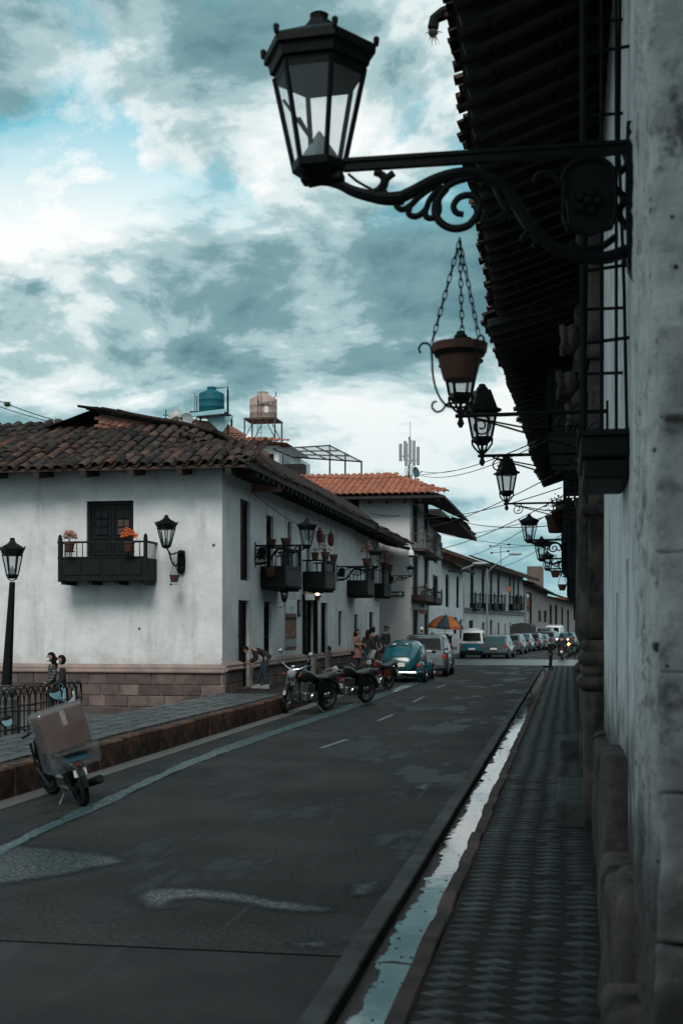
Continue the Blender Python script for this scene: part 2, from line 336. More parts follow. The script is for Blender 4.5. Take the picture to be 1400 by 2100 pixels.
def water_mat():
    # shallow water lying in the gutter: full along the pavement side, breaking up into wet islands towards the road
    m=bpy.data.materials.new('standing_water'); m.use_nodes=True; N=m.node_tree.nodes; L=m.node_tree.links; b=N['Principled BSDF']; o=N['Material Output']
    b.inputs['Base Color'].default_value=(.03,.034,.035,1); b.inputs['Roughness'].default_value=.03; b.inputs['IOR'].default_value=3.3
    g=N.new('ShaderNodeNewGeometry'); sp=N.new('ShaderNodeSeparateXYZ'); L.new(g.outputs['Position'],sp.inputs[0])
    def nz(s_,d,st):
        mp=N.new('ShaderNodeMapping'); mp.inputs['Scale'].default_value=st; L.new(g.outputs['Position'],mp.inputs[0])
        n=N.new('ShaderNodeTexNoise'); n.inputs['Scale'].default_value=s_; n.inputs['Detail'].default_value=d; n.inputs['Roughness'].default_value=.62; L.new(mp.outputs[0],n.inputs['Vector']); return n.outputs['Fac']
    def ma(a_,k,c):
        n=N.new('ShaderNodeMath'); n.operation='MULTIPLY_ADD'; L.new(a_,n.inputs[0]); n.inputs[1].default_value=k
        if isinstance(c,float): n.inputs[2].default_value=c
        else: L.new(c,n.inputs[2])
        return n.outputs[0]
    t=ma(sp.outputs[0],3.2,4.16)                       # 0 at the road side, 1 at the pavement side
    t=ma(nz(1.1,3,(1,.55,1)),1.15,t); t=ma(nz(7,8,(1,.6,1)),.85,t)
    mr=N.new('ShaderNodeMapRange'); mr.interpolation_type='SMOOTHSTEP'; L.new(t,mr.inputs[0]); mr.inputs[1].default_value=1.16; mr.inputs[2].default_value=1.24
    tr=N.new('ShaderNodeBsdfTransparent'); mx=N.new('ShaderNodeMixShader'); L.new(mr.outputs[0],mx.inputs[0]); L.new(tr.outputs[0],mx.inputs[1]); L.new(b.outputs[0],mx.inputs[2]); L.new(mx.outputs[0],o.inputs[0])
    bp=N.new('ShaderNodeBump'); bp.inputs['Strength'].default_value=.06; bp.inputs['Distance'].default_value=.02; L.new(nz(3,3,(1,1,1)),bp.inputs['Height']); L.new(bp.outputs[0],b.inputs['Normal'])
    return m
for m_ in (PAVED,PAVE): world_dirt(m_,(.021,.0195,.0185),2.2,.47,.66,(1,.5,1))
world_dirt(PLASTER,(.58,.565,.555),.55,.50,.68); world_dirt(STONE,(.10,.075,.068),.5,.47,.6); world_dirt(CONCRETE,(.045,.048,.049),2.2,.54,.7,(1,.25,1))
WATER=water_mat()
def wet_mat(name='wet_asphalt',water=(.012,.026,.031),f0=.42,brk=0.0):
    # wetness follows the vertex attribute 'wet': a dark damp rim, then a film of water broken by the grains of the asphalt
    m=bpy.data.materials.new(name); m.use_nodes=True; N=m.node_tree.nodes; L=m.node_tree.links; b=N['Principled BSDF']; o=N['Material Output']
    b.inputs['Base Color'].default_value=(*water,1); b.inputs['Roughness'].default_value=.16; b.inputs['IOR'].default_value=2.5
    d=N.new('ShaderNodeBsdfDiffuse'); d.inputs[0].default_value=(.019,.0203,.021,1)
    at_=N.new('ShaderNodeAttribute'); at_.attribute_name='wet'; tc=N.new('ShaderNodeTexCoord')
    def nz(s,d_):
        n=N.new('ShaderNodeTexNoise'); n.inputs['Scale'].default_value=s; n.inputs['Detail'].default_value=d_; n.inputs['Roughness'].default_value=.6; L.new(tc.outputs['Object'],n.inputs['Vector']); return n.outputs['Fac']
    def ma(a_,k,c):
        n=N.new('ShaderNodeMath'); n.operation='MULTIPLY_ADD'; L.new(a_,n.inputs[0]); n.inputs[1].default_value=k; L.new(c,n.inputs[2]) if not isinstance(c,float) else setattr(n.inputs[2],'default_value',c); return n.outputs[0]
    def sm(v,x,y):
        r=N.new('ShaderNodeMapRange'); r.interpolation_type='SMOOTHSTEP'; L.new(v,r.inputs[0]); r.inputs[1].default_value=x; r.inputs[2].default_value=y; return r.outputs[0]
    edge=ma(nz(3.5,9),.45,at_.outputs['Fac'])
    dark=sm(edge,.25,.95)
    film=sm(ma(ma(nz(.8,4),brk,-brk*.5),1.0,ma(nz(9,6),.35,edge)),f0,f0+.63); grain=sm(nz(27,4),.38,.62)
    mu=N.new('ShaderNodeMath'); mu.operation='MULTIPLY'; L.new(film,mu.inputs[0]); L.new(ma(grain,.72,.28),mu.inputs[1])
    m1=N.new('ShaderNodeMixShader'); L.new(mu.outputs[0],m1.inputs[0]); L.new(d.outputs[0],m1.inputs[1]); L.new(b.outputs[0],m1.inputs[2])
    t=N.new('ShaderNodeBsdfTransparent'); mx=N.new('ShaderNodeMixShader'); L.new(dark,mx.inputs[0]); L.new(t.outputs[0],mx.inputs[1]); L.new(m1.outputs[0],mx.inputs[2]); L.new(mx.outputs[0],o.inputs[0])
    bp=N.new('ShaderNodeBump'); bp.inputs['Strength'].default_value=.6; bp.inputs['Distance'].default_value=.012; L.new(nz(60,3),bp.inputs['Height']); L.new(bp.outputs[0],b.inputs['Normal'])
    return m
WET=wet_mat(); STREAM=wet_mat('sky_tinted_run_off',(.10,.185,.205),.42,2.2)  # STREAM: pale blue base colour paints the sky's reflection into the run-off
# ---------------------------------------------------------------- ground, road, pavements
def sheet(name,polys,mat,kind='structure'):
    mb=MB()
    for p in polys: mb.add(p,[tuple(range(len(p)))])
    return mb.build(name,mat,kind=kind)
sheet('ground',[[(-400,-60,-.42),(400,-60,-.42),(400,900,-.42),(-400,900,-.42)]],pm('bare_ground',(.05,.048,.045),(.03,.03,.03),.3,.9))
KL=[(-6.95,-6),(-6.98,14),(-7.0,30),(-7.25,40),(-7.5,48),(-7.7,62),(-7.6,76),(-7.7,88),(-7.3,105),(-4.1,140),(2.0,230)]   # foot of the left kerb
def klx(y):
    for (x0,y0),(x1,y1) in zip(KL,KL[1:]):
        if y0<=y<=y1: return x0+(x1-x0)*(y-y0)/(y1-y0)
    return KL[-1][0]
XR=-1.475     # outer edge of the road's right kerb strip
pl=[]
ys=[-6+2*i for i in range(38)]+[70]
ys=sorted(set(y for y in ys if y<=70))
for a,b in zip(ys,ys[1:]): pl.append([(klx(a),a,0),(XR,a,0),(XR,b,0),(klx(b),b,0)])
road=sheet('road',[[(klx(a),a,0),(XR,a,0),(XR,b,0),(klx(b),b,0)] for a,b in zip(ys,ys[1:]) if b>10.5]+[[(klx(8.3),8.3,0),(XR,8.3,0),(XR,10,0),(klx(10),10,0)]],ASPHALT)
sheet('road_slab',[[(-12,-6,-.008),(XR,-6,-.008),(XR,8.3,-.008),(-12,8.3,-.008)]],CONCRETE)
sheet('crossing',[[(-7.6,70,.002),(25,70,.002),(25,82,.002),(-7.6,82,.002)]],pm('wet_crossing_asphalt',(.05,.055,.057),(.035,.04,.042),.8,.33,.3,40,spec=.6))
sheet('far_road',[[(klx(a),a,0),(klx(a)+7.5,a,0),(klx(b)+7.5,b,0),(klx(b),b,0)] for a,b in ((82,88),(88,105),(105,140),(140,230))],ASPHALT)
sheet('gutter_strip',[[(klx(a)+.0,a,.004),(klx(a)+.32,a,.004),(klx(b)+.32,b,.004),(klx(b)+.0,b,.004)] for a,b in ((8.6,14),(14,22),(22,30),(30,40),(40,48),(48,62))],pm('gutter_concrete',(.105,.105,.105),(.075,.075,.075),1.5,.7,.2,50))
# left pavement (raised), its kerb stones and tiles
LZ=.40
sheet('left_pavement',[[(-9.05,a,LZ-.025),(klx(a)-.2,a,LZ-.025),(klx(b)-.2,b,LZ-.025),(-9.05,b,LZ-.025)] for a,b in ((6,14),(14,30),(30,40),(40,48),(48,62))]+[[(-9.05,6,LZ-.025),(-9.05,32.6,LZ-.025),(-9.05,32.6,-.2),(-9.05,6,-.2)]],PAVE)
kerb=MB().box(-7.3,-7.1,6,7,0,.3).build('left_kerb',KERBP,kind='structure')
y=6.5
while y<61:
    l=rnd.uniform(.85,1.15); x=klx(y+l/2)
    mb=MB().bbox(-.24,0,-l/2+.008,l/2-.008,-.05,LZ+rnd.uniform(-.012,.012),.025)
    o=mb.build('kerb_stone',KERBP,kerb,(x+rnd.uniform(-.012,.012),y+l/2,0)); o.rotation_euler=(0,rnd.uniform(-.02,.02),math.atan2(klx(y)-klx(y+l),l)); y+=l
tm=MB().bbox(-.150,.150,-.122,.122,0,.03,.008).mesh('square_tile'); tm.materials.append(PAVEL)
lp=bpy.data.objects['left_pavement']
for i in range(60):
    for j in range(5):
        o=link('square_tile',tm,None,lp,(-8.86+.335*j+rnd.uniform(-.006,.006),14.0+.31*i,LZ-.028+rnd.uniform(-.004,.004))); o.rotation_euler=(rnd.uniform(-.012,.012),rnd.uniform(-.012,.012),0)
sheet('lower_yard',[[(-30,4,-.15),(-9.06,4,-.15),(-9.06,32.9,-.15),(-30,32.9,-.15)]],pm('grey_yard_paving',(.085,.085,.085),(.05,.05,.05),1.6,.75,.4,30,dirt=((.035,.033,.032),.8,.5,.7,(1,1,1))))
# right pavement: kerb strip of the road, sunken gutter with water, kerb stones, diamond tiles
def wob(y,a=.02): return a*noise.noise((y*.7,3.1,0))
kr=MB()
gut=sheet('right_gutter',[[(-1.33,-6,-.085),(-.95,-6,-.085),(-.95,69.5,-.085),(-1.33,69.5,-.085)],[(-1.322,-6,-.085),(-1.322,-6,.01),(-1.322,69.5,.01),(-1.322,69.5,-.085)]],pm('gutter_bed',(.03,.03,.03),(.045,.043,.04),4,.7,.5,30))
rk=MB().box(-1.46,-1.34,-6,69,-.2,-.02).build('road_kerb',KERBST,kind='structure')
y=-2
while y<69:
    l=2.0; MB().bbox(XR+.005,-1.315,-l/2+.004,l/2-.004,-.16,.022,.012).build('kerb_segment',KERBST,rk,(rnd.uniform(-.006,.006),y+l/2,rnd.uniform(-.004,.004))); y+=l
# water in the gutter: one ragged-edged sheet
def gutter_water():
    mb=MB(); L_=[];Rr=[]
    n=560
    for i in range(n):
        y=3.0+66*(i/n)**1.35
        f=noise.noise((y*1.1,0,5))*.5+noise.noise((y*3.7,2,5))*.32+noise.noise((y*9,2,1))*.16
        dry=max(0,noise.noise((y*.42,7.7,0))-.2)*.3
        xl=-1.312; xr=-.99+.012*f
        L_.append((min(xl,xr-.03),y,-.06)); Rr.append((xr,y,-.06))
    for i in range(n-1): mb.add([L_[i],Rr[i],Rr[i+1],L_[i+1]],[(0,1,2,3)])
    return mb.build('gutter_water',WATER,kind='structure')
gw=gutter_water()
for yy in (8.4,): MB().tube([(-1.3,yy,-.066),(-1.15,yy+.03,-.058),(-.985,yy-.02,-.062)],.007,4).build('gutter_joint',KERBST,gw)
lit=MB()
for i in range(160):
    yy=rnd.uniform(6.5,30); xx=rnd.uniform(-1.26,-1.0); s_=rnd.uniform(.004,.013); a_=rnd.uniform(0,6.28)
    lit.add([(xx+s_*math.cos(a_+k*1.57)*(1+.6*(k%2)),yy+s_*1.5*math.sin(a_+k*1.57),-.057) for k in range(4)],[(0,1,2,3)])
lit.build('leaf_litter',pm('leaf_litter_brown',(.03,.022,.016),(.015,.012,.01),20,.9),gw,kind='stuff')
rp=sheet('right_pavement',[[(-.87,-6,.012),(.7,-6,.012),(.7,69.5,.012),(-.87,69.5,.012)]],PAVE)
y=-1
while y<69:
    l=rnd.uniform(.45,.8); x=wob(y)
    MB().bbox(-.062,.062,-l/2+.006,l/2-.006,-.18,.03+rnd.uniform(-.008,.008),.014).build('kerb_stone',KERBBR,rp,(-.933+x+rnd.uniform(-.012,.012),y+l/2,0)).rotation_euler=(0,0,rnd.uniform(-.02,.02)); y+=l
def diamond(a,b,h,j=0):
    ring=[]
    for k in range(8):
        t=k*math.pi/4; c,s=math.cos(t),math.sin(t); q=1.0 if k%2==0 else .55*1.414*.707/.5*.5*1.06
        ring.append((a*c*(1 if k%2==0 else .74),b*s*(1 if k%2==0 else .74)))
    mb=MB(); mb.loft([[(x,y,0) for x,y in ring],[(x,y,h*.7) for x,y in ring],[(x*.9,y*.9,h) for x,y in ring]],False,True); return mb
dm=diamond(.136,.097,.009).mesh('diamond_tile',True); dm.materials.append(PAVED)
far=MB(); cnt=0
for i in range(345):
    for j in range(4):
        x=-.72+.272*j+(i%2)*0.0; y=3.9+.19*i
        x+=.015*math.sin(i*.23)+rnd.uniform(-.012,.012)
        if rnd.random()<.03: continue
        if cnt<300:
            o=link('diamond_tile',dm,None,rp,(x,y,.006+rnd.uniform(-.003,.003))); o.rotation_euler=(rnd.uniform(-.02,.02),rnd.uniform(-.02,.02),rnd.uniform(-.05,.05)); cnt+=1
        else:
            q=diamond(.136,.097,.009); far.add([(a+x,b+y,c+.006) for a,b,c in q.v],q.f)
far.build('diamond_tile',PAVED,rp,kind='stuff')
# painted dashes down the middle
for (xa,ya,xb,yb) in ((658,1534,712,1516),(775,1478,806,1465),(846,1440,868,1429),(897,1411,912,1404)):
    p=onZ(xa,ya,.008); q=onZ(xb,yb,.008); d=(q-p).normalized(); n=Vector((-d.y,d.x,0))*.05
    MB().add([p-n,p+n,q+n,q-n],[(0,1,2,3)]).build('road_marking',PAINTL,road)
# puddles and wet streaks
def puddle(name,pts,z=.006,sub=5,rings=5,mat=WET,core=.62):
    # pts: outline in image order; spline-smoothed, wetness rises from the rim inwards
    P=[onZ(x,y,z) for x,y in pts]; n=len(P); out=[]
    for i in range(n):
        p0,p1,p2,p3=P[i-1],P[i],P[(i+1)%n],P[(i+2)%n]
        for k in range(sub):
            t=k/sub; out.append(.5*((2*p1)+(p2-p0)*t+(2*p0-5*p1+4*p2-p3)*t*t+(3*p1-p0-3*p2+p3)*t**3))
    return out
def wet_patch(pts,z=.006,name='puddle',base=.22,gain=2.4,mat=None):
    out=puddle(name,pts,z); bm=bmesh.new()
    me=bpy.data.meshes.new(name)
    xs=[p.x for p in out]; ys_=[p.y for p in out]; m=.25
    x0,x1,y0,y1=min(xs)-m,max(xs)+m,min(ys_)-m,max(ys_)+m
    nx=min(90,max(20,int((x1-x0)/.06))); ny=min(120,max(20,int((y1-y0)/.10)))
    poly=[(p.x,p.y) for p in out]
    def sd(x,y):
        ins=False; dm_=1e9; n=len(poly)
        for i in range(n):
            ax,ay=poly[i-1]; bx,by=poly[i]
            if (ay>y)!=(by>y) and x<(bx-ax)*(y-ay)/(by-ay)+ax: ins=not ins
            dx,dy=bx-ax,by-ay; t=max(0,min(1,((x-ax)*dx+(y-ay)*dy)/(dx*dx+dy*dy+1e-12)))
            dm_=min(dm_,math.hypot(x-ax-t*dx,y-ay-t*dy))
        return dm_ if ins else -dm_
    v=[];wv=[]
    for j in range(ny+1):
        for i in range(nx+1):
            x=x0+(x1-x0)*i/nx; y=y0+(y1-y0)*j/ny; v.append((x,y,z)); wv.append(max(0,min(1,base+sd(x,y)*gain)))
    f=[(j*(nx+1)+i,j*(nx+1)+i+1,(j+1)*(nx+1)+i+1,(j+1)*(nx+1)+i) for j in range(ny) for i in range(nx)]
    f=[q for q in f if max(wv[k] for k in q)>.02]
    me.from_pydata(v,[],f); a=me.attributes.new('wet','FLOAT','POINT')
    for k,x in enumerate(wv): a.data[k].value=x
    return link(name,me,mat or WET,None,kind='structure')
wet_patch([(-60,1770),(0,1735),(120,1737),(230,1752),(270,1768),(200,1782),(120,1798),(0,1815),(-80,1815)])
wet_patch([(268,1842),(300,1822),(390,1818),(480,1826),(600,1846),(690,1862),(660,1872),(560,1868),(470,1852),(400,1845),(365,1850),(372,1862),(300,1864)])
wet_patch([(585,1936),(640,1926),(700,1932),(640,1946)])
wet_patch([(705,1822),(750,1806),(790,1808),(765,1832),(725,1838)])
wet_patch([(842,1614),(866,1604),(892,1606),(884,1618),(856,1620)])
# the long stream of run-off along the parked motorcycles
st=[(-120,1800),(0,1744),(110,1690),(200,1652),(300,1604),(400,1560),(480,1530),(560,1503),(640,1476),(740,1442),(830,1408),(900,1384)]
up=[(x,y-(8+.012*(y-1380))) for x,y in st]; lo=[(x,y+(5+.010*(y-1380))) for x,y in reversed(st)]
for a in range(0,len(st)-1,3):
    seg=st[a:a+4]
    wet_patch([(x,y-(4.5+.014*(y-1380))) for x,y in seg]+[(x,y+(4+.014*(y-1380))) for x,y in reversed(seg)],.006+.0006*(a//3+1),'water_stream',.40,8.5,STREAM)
# ---------------------------------------------------------------- houses: shared builders
class Fac:
    "a facade: local x along it, local -y out towards the street, z up; measured from the photograph"
    def __init__(s,house,A,B):
        s.h=house; s.A=Vector((A[0],A[1])); s.B=Vector((B[0],B[1])); d=s.B-s.A; s.L=d.length; s.d=d/s.L; s.rz=math.atan2(d.y,d.x); s.holes=[]
    def uz(s,px,py):
        a,b=ray(px); det=a*(-s.d.y)-b*(-s.d.x)
        t=(s.A.x*(-s.d.y)-s.A.y*(-s.d.x))/det; p=Vector((a*t,b*t))-s.A
        return p.dot(s.d), CH+(HOR-py)*t/FPX
    def rect(s,x0,y0,x1,y1):
        u0=s.uz(x0,y0)[0]; u1=s.uz(x1,y0)[0]; xm=(x0+x1)/2
        return u0,u1,s.uz(xm,y1)[1],s.uz(xm,y0)[1]
    def put(s,mb,name,mat,parent=None,smooth=False,kind=None):
        if parent is None:
            loc=Vector((s.A.x,s.A.y,0))-s.h.location
            return mb.build(name,mat,s.h,loc,s.rz,smooth,kind)
        return mb.build(name,mat,parent,smooth=smooth,kind=kind)
    def world(s,u,y,z): return Vector((s.A.x+s.d.x*u-s.d.y*y, s.A.y+s.d.y*u+s.d.x*y, z))
    def wall(s,H,mat,z0=0,t=.35,name='wall',u0=0,u1=None,sub=0,back=True):
        u1=s.L if u1 is None else u1
        xs=sorted(set([u0,u1]+[round(v,4) for h in s.holes for v in h[:2] if u0<v<u1])); zs=sorted(set([z0,H]+[round(v,4) for h in s.holes for v in h[2:4] if z0<v<H]))
        mb=MB()
        for a,b in zip(xs,xs[1:]):
            for c,d in zip(zs,zs[1:]):
                m=((a+b)/2,(c+d)/2)
                if any(h[0]<m[0]<h[1] and h[2]<m[1]<h[3] for h in s.holes): continue
                mb.add([(a,0,c),(b,0,c),(b,0,d),(a,0,d)],[(0,1,2,3)])
        for h in s.holes:
            a,b,c,d=h[:4]; c=max(c,z0)
            mb.add([(a,0,c),(a,t,c),(a,t,d),(a,0,d)],[(0,1,2,3)]); mb.add([(b,0,c),(b,t,c),(b,t,d),(b,0,d)],[(3,2,1,0)])
            mb.add([(a,0,d),(b,0,d),(b,t,d),(a,t,d)],[(0,1,2,3)]); mb.add([(a,0,c),(b,0,c),(b,t,c),(a,t,c)],[(3,2,1,0)])
        if back: mb.add([(u0,0,z0),(u0,t,z0),(u0,t,H),(u0,0,H)],[(0,1,2,3)]); mb.add([(u1,0,z0),(u1,t,z0),(u1,t,H),(u1,0,H)],[(3,2,1,0)])
        mb.add([(u0,0,H),(u1,0,H),(u1,t,H),(u0,t,H)],[(0,1,2,3)])
        me=bpy.data.meshes.new(name); me.from_pydata(mb.v,[],mb.f)
        bm=bmesh.new(); bm.from_mesh(me); bmesh.ops.remove_doubles(bm,verts=bm.verts,dist=.0005); bmesh.ops.recalc_face_normals(bm,faces=bm.faces); bm.to_mesh(me); bm.free()
        return link(name,me,mat,s.h,Vector((s.A.x,s.A.y,0))-s.h.location,s.rz)
    def door(s,x0,y0,x1,y1,mat=None,z0=None,glass=False,name='door',t=.16,rows=3):
        r=list(s.rect(x0,y0,x1,y1)) if x1 is not None else list(y0)
        if z0 is not None: r[2]=z0
        return s.door_at(*r,mat=mat,glass=glass,name=name,t=t,rows=rows)
    def door_at(s,u0,u1,z0,z1,mat=None,glass=False,name='door',t=.16,rows=3):
        mat=mat or WOOD; s.holes.append((u0,u1,z0,z1)); W_=u1-u0; H_=z1-z0; fr=min(.09,W_*.12)
        f=MB(); f.box(u0+.001,u0+fr,t-.07,t+.05,z0,z1-.001); f.box(u1-fr,u1-.001,t-.07,t+.05,z0,z1-.001); f.box(u0+fr,u1-fr,t-.07,t+.05,z1-fr,z1-.001)
        f.box(u0+fr,u1-fr,t+.06,t+.09,z0+.005,z1-fr)
        if name=='window': f.box(u0+fr,u1-fr,t-.075,t+.05,z0+.001,z0+fr)
        o=s.put(f,name,mat)
        n=2 if W_>.55 else 1; iw=(W_-2*fr)/n
        for k in range(n):
            a=u0+fr+k*iw+.006; b=a+iw-.012; m=MB(); q=min(.07,iw*.16)
            m.box(a,a+q,t-.03,t+.02,z0+.02,z1-fr-.005); m.box(b-q,b,t-.03,t+.02,z0+.02,z1-fr-.005)
            hh=(z1-fr-z0-.03)
            for i in range(rows+1):
                zc=z0+.02+hh*i/rows; zc=min(max(zc,z0+.02+q/2),z1-fr-.006-q/2); m.box(a+q,b-q,t-.028,t+.02,zc-q/2,zc+q/2)
            if not glass:
                m.box(a+q,b-q,t+.004,t+.03,z0+.02,z1-fr-.01)
                for i in range(rows):
                    za=z0+.02+hh*i/rows+q*.9; zb=z0+.02+hh*(i+1)/rows-q*.9
                    if zb>za: m.box(a+q*1.5,b-q*1.5,t-.012,t+.01,za,zb)
            s.put(m,'leaf' if name=='door' else 'sash',mat,o)
            if glass:
                for i in range(rows):
                    za=z0+.02+hh*i/rows+q*.5; zb=z0+.02+hh*(i+1)/rows-q*.5
                    s.put(MB().box(a+q,b-q,t,t+.012,za,zb),'pane',DARKGLASS,o)
                xm=(a+b)/2; s.put(MB().box(xm-.012,xm+.012,t-.02,t+.013,z0+.03,z1-fr-.01),'glazing_bar',mat,o)
        return o
    def window(s,x0,y0,x1,y1,mat=None,rows=3,glass=True): return s.door(x0,y0,x1,y1,mat,glass=glass,name='window',rows=rows)
    def balcony(s,u0,u1,z0,zs,zt,proj,mat=None,n=8,label=None,boards=True,slats=None,rail_only=False,open_front=False,thick=.05):
        mat=mat or WOOD; p=-proj
        b=MB(); b.box(u0,u1,p,-.002,z0,z0+.09)
        if zs>z0+.1:
            b.box(u0,u1,p,p+thick,z0+.09,zs); b.box(u0,u0+thick,p+thick,-.002,z0+.09,zs); b.box(u1-thick,u1,p+thick,-.002,z0+.09,zs)
        o=s.put(b,'balcony',mat)
        if label: o['label']=label
        nb=max(3,int((u1-u0)/.55))
        for i in range(nb):
            x=u0+.12+(u1-u0-.24)*i/(nb-1); s.put(MB().box(x-.06,x+.06,p+.05,-.002,z0-.10,z0-.001),'joist',mat,o)
        for x in (u0+.04,u1-.04):
            s.put(MB().box(x-.045,x+.045,p-.012,p+.075,z0-.03,zt+.10).lathe([(.04,zt+.10),(.055,zt+.13),(.03,zt+.17),(.01,zt+.19)],8,(x,p+.03,0)),'post',mat,o)
        s.put(MB().box(u0-.02,u1+.02,p-.022,p+.045,zt-.05,zt).box(u0-.02,u0+.05,p+.046,-.002,zt-.05,zt).box(u1-.05,u1+.02,p+.046,-.002,zt-.05,zt).box(u0-.015,u1+.015,p-.018,p+.05,zs-.002,zs+.04),'rail',mat,o)
        for i in range(n):
            x=u0+.12+(u1-u0-.24)*(i+.5)/n; s.put(MB().tube([(x,p+.012,zs+.03),(x,p+.012,zt-.04)],.014,5),'baluster',mat,o)
        ns=max(2,int(proj/.16))
        for uu in (u0+.015,u1-.015):
            for i in range(ns):
                yy=p+proj*(i+.7)/(ns+.5); s.put(MB().tube([(uu,yy,zs),(uu,yy,zt-.04)],.014,5),'baluster',mat,o)
        if slats:
            ns_=int((u1-u0-.2)/.11)
            for i in range(ns_): s.put(MB().box(u0+.12+.11*i,u0+.165+.11*i,p-.022,p-.001,z0+.10,zs-.03),'slat',slats,o)
            s.put(MB().box(u0+.06,u1-.06,p-.03,p-.001,zs-.03,zs-.003).box(u0+.06,u1-.06,p-.03,p-.001,z0+.06,z0+.10),'slat_rail',slats,o)
        elif boards:
            np_=max(2,int((u1-u0)/.5))
            for i in range(np_):
                a=u0+.1+(u1-u0-.2)*i/np_+.03; c=u0+.1+(u1-u0-.2)*(i+1)/np_-.03
                s.put(MB().bbox(a,c,p-.02,p+.02,z0+.14,zs-.05,.012),'panel',mat,o)
        return o
def tile_mesh(name,L_=.46,r0=.115,r1=.085,th=.016,n=7,mat=None):
    mb=MB(); rings=[]
    for x,r in ((0,r0),(L_,r1)):
        ring=[]
        for k in range(n+1):
            a=math.pi*k/n; ring.append((r*math.cos(a),x,r*.64*math.sin(a)))
        for k in range(n,-1,-1):
            a=math.pi*k/n; ring.append(((r-th)*math.cos(a),x,(r-th)*.64*math.sin(a)))
        rings.append(ring)
    mb.loft(rings); me=mb.mesh(name,True); 
    if mat: me.materials.append(mat)
    return me
T_OLD=tile_mesh('tile',.60,.138,.112,.02,7,TILE); T_NEW=tile_mesh('tile',1.0,.17,.15,.02,7,TILEN); T_EAVE=tile_mesh('tile',.5,.115,.085,.016,7,TILE)
def lay(parent,me,o,ux,uy,sx,sy,jit=.02,name='tile',flip=False):
    "one tile at o with x along ux, up-slope along uy"
    ux=Vector(ux).normalized(); uy=Vector(uy).normalized(); uz=ux.cross(uy).normalized()
    if flip: ux=-ux; uz=-uz
    M=Matrix((ux,uy,uz)).transposed().to_4x4(); M.translation=Vector(o)
    M=M@Euler((rnd.uniform(-jit,jit)*1.5,rnd.uniform(-jit,jit)*2.5,rnd.uniform(-jit,jit)*1.5)).to_matrix().to_4x4()
    ob=link(name,me,None,parent); ob.matrix_local=M@Matrix.Diagonal((sx,sy,sx,1)); return ob
# ---------------------------------------------------------------- corner house on the left
H1=thing('corner_house','long white corner house with old brown tiled roof and dark green balconies','house',(-9.1,32.8,0))
F1=Fac(H1,(-22,32.8),(-9.1,32.8)); S1=Fac(H1,(-9.1,32.8),(-9.1,54.0))
# front wall
fd=F1.door(178,1027,274,1170,rows=4)
for (xa,xb,mt) in ((193,219,DARKGLASS),(238,263,pm('red_curtain_pane',(.10,.045,.03),(.05,.03,.025),9,.25))):
    for k in range(3):
        for h in range(2):
            u0,u1,z0,z1=F1.rect(xa+(xb-xa)*h/2+1,1048+17*k,xa+(xb-xa)*(h+1)/2-1,1062+17*k); F1.put(MB().box(u0,u1,.115,.125,z0,z1),'pane',mt if k else DARKGLASS,fd)
u0,_,zb,zs=F1.rect(118,1148,300,1193); u0=onY(120,1170,31.95).x+22; u1=onY(301,1170,31.95).x+22; zt=F1.uz(200,1114)[1]
k=32.1/32.8
F1.balcony(u0,u1,zb,zs,zt,.85,n=14,thick=.06)
# street facade
S1.door(489,1231,511,1405,z0=.42,glass=False)
S1.window(541,1234,557,1340,rows=3)
S1.door(623,1232,642,1353,z0=.42,rows=3)
S1.door(658,1236,671,1352,z0=.42)
S1.window(694,1253,702,1325)
S1.window(493,1026,513,1191,WOODB,rows=4,glass=False)
for (a,b,c) in ((546,561,1058),(590,598,1070),(629,636,1085),(661,667,1097)): S1.door(a,c,b,1206,rows=4,glass=True)
S1.holes.append(S1.rect(584,1213,606,1331))     # shop recess that holds the banner
w1=F1.wall(6.455,PLASTER,-.3,back=False); w2=S1.wall(6.455,PLASTER,.2,back=False)
r_=S1.holes[-1]; S1.put(MB().box(r_[0],r_[1],.30,.34,r_[2],r_[3]),'shop_back_wall',PLASTER_FAR)
# plinth of separate stones with a moulding on top
def plinth(F,u0,u1,zb,zt,parent_h,proj=.12,courses=3,gaps=(),sw=.62,mat=STONE):
    base=MB()
    segs=[]; a=u0
    for g0,g1 in sorted(gaps):
        if a<g0<u1: segs.append((a,g0)); a=g1
    segs.append((a,u1))
    for a,b in segs: base.box(a,b,-proj+.03,-.003,zb,zt)
    pb=F.put(base,'plinth',MORTAR)
    for a,b in segs:
        hc=(zt-zb)/courses
        for c in range(courses):
            x=a
            while x<b-.02:
                l=min(b-x,rnd.uniform(sw*.75,sw*1.25)) if b-x>sw*1.3 else b-x
                m=MB().bbox(x+.008,x+l-.008,-proj-rnd.uniform(0,.018),-proj+.05,zb+c*hc+.008,zb+(c+1)*hc-.008,.012)
                F.put(m,'stone',mat,pb); x+=l
    for a,b in segs:
        prof=[(-.0,zt),(-proj-.02,zt),(-proj-.07,zt+.03),(-proj-.075,zt+.07),(-proj-.03,zt+.10),(-proj-.035,zt+.17),(-.10,zt+.22),(0,zt+.25)]
        m=MB().loft([[(x,y-.003,z) for y,z in prof] for x in (a-(.0 if a>u0 else .0),b)])
        F.put(m,'moulding',CORNICE,pb)
    return pb
plinth(F1,0,F1.L+.12,-.3,.90,H1,courses=4,sw=.60)
F1.put(MB().box(4.5,F1.L+.10,-.55,-.13,-.3,-.02),'plinth_step',STONE)
doors=[h[:2] for h in S1.holes if h[2]<1.0]
plinth(S1,-.12,S1.L,.30,.95,H1,courses=2,gaps=doors,sw=.62)
for h in S1.holes:
    if h[2]<1.0: S1.put(MB().bbox(h[0]+.01,h[1]-.01,-.13,.14,.30,.428,.01),'threshold',STONE)
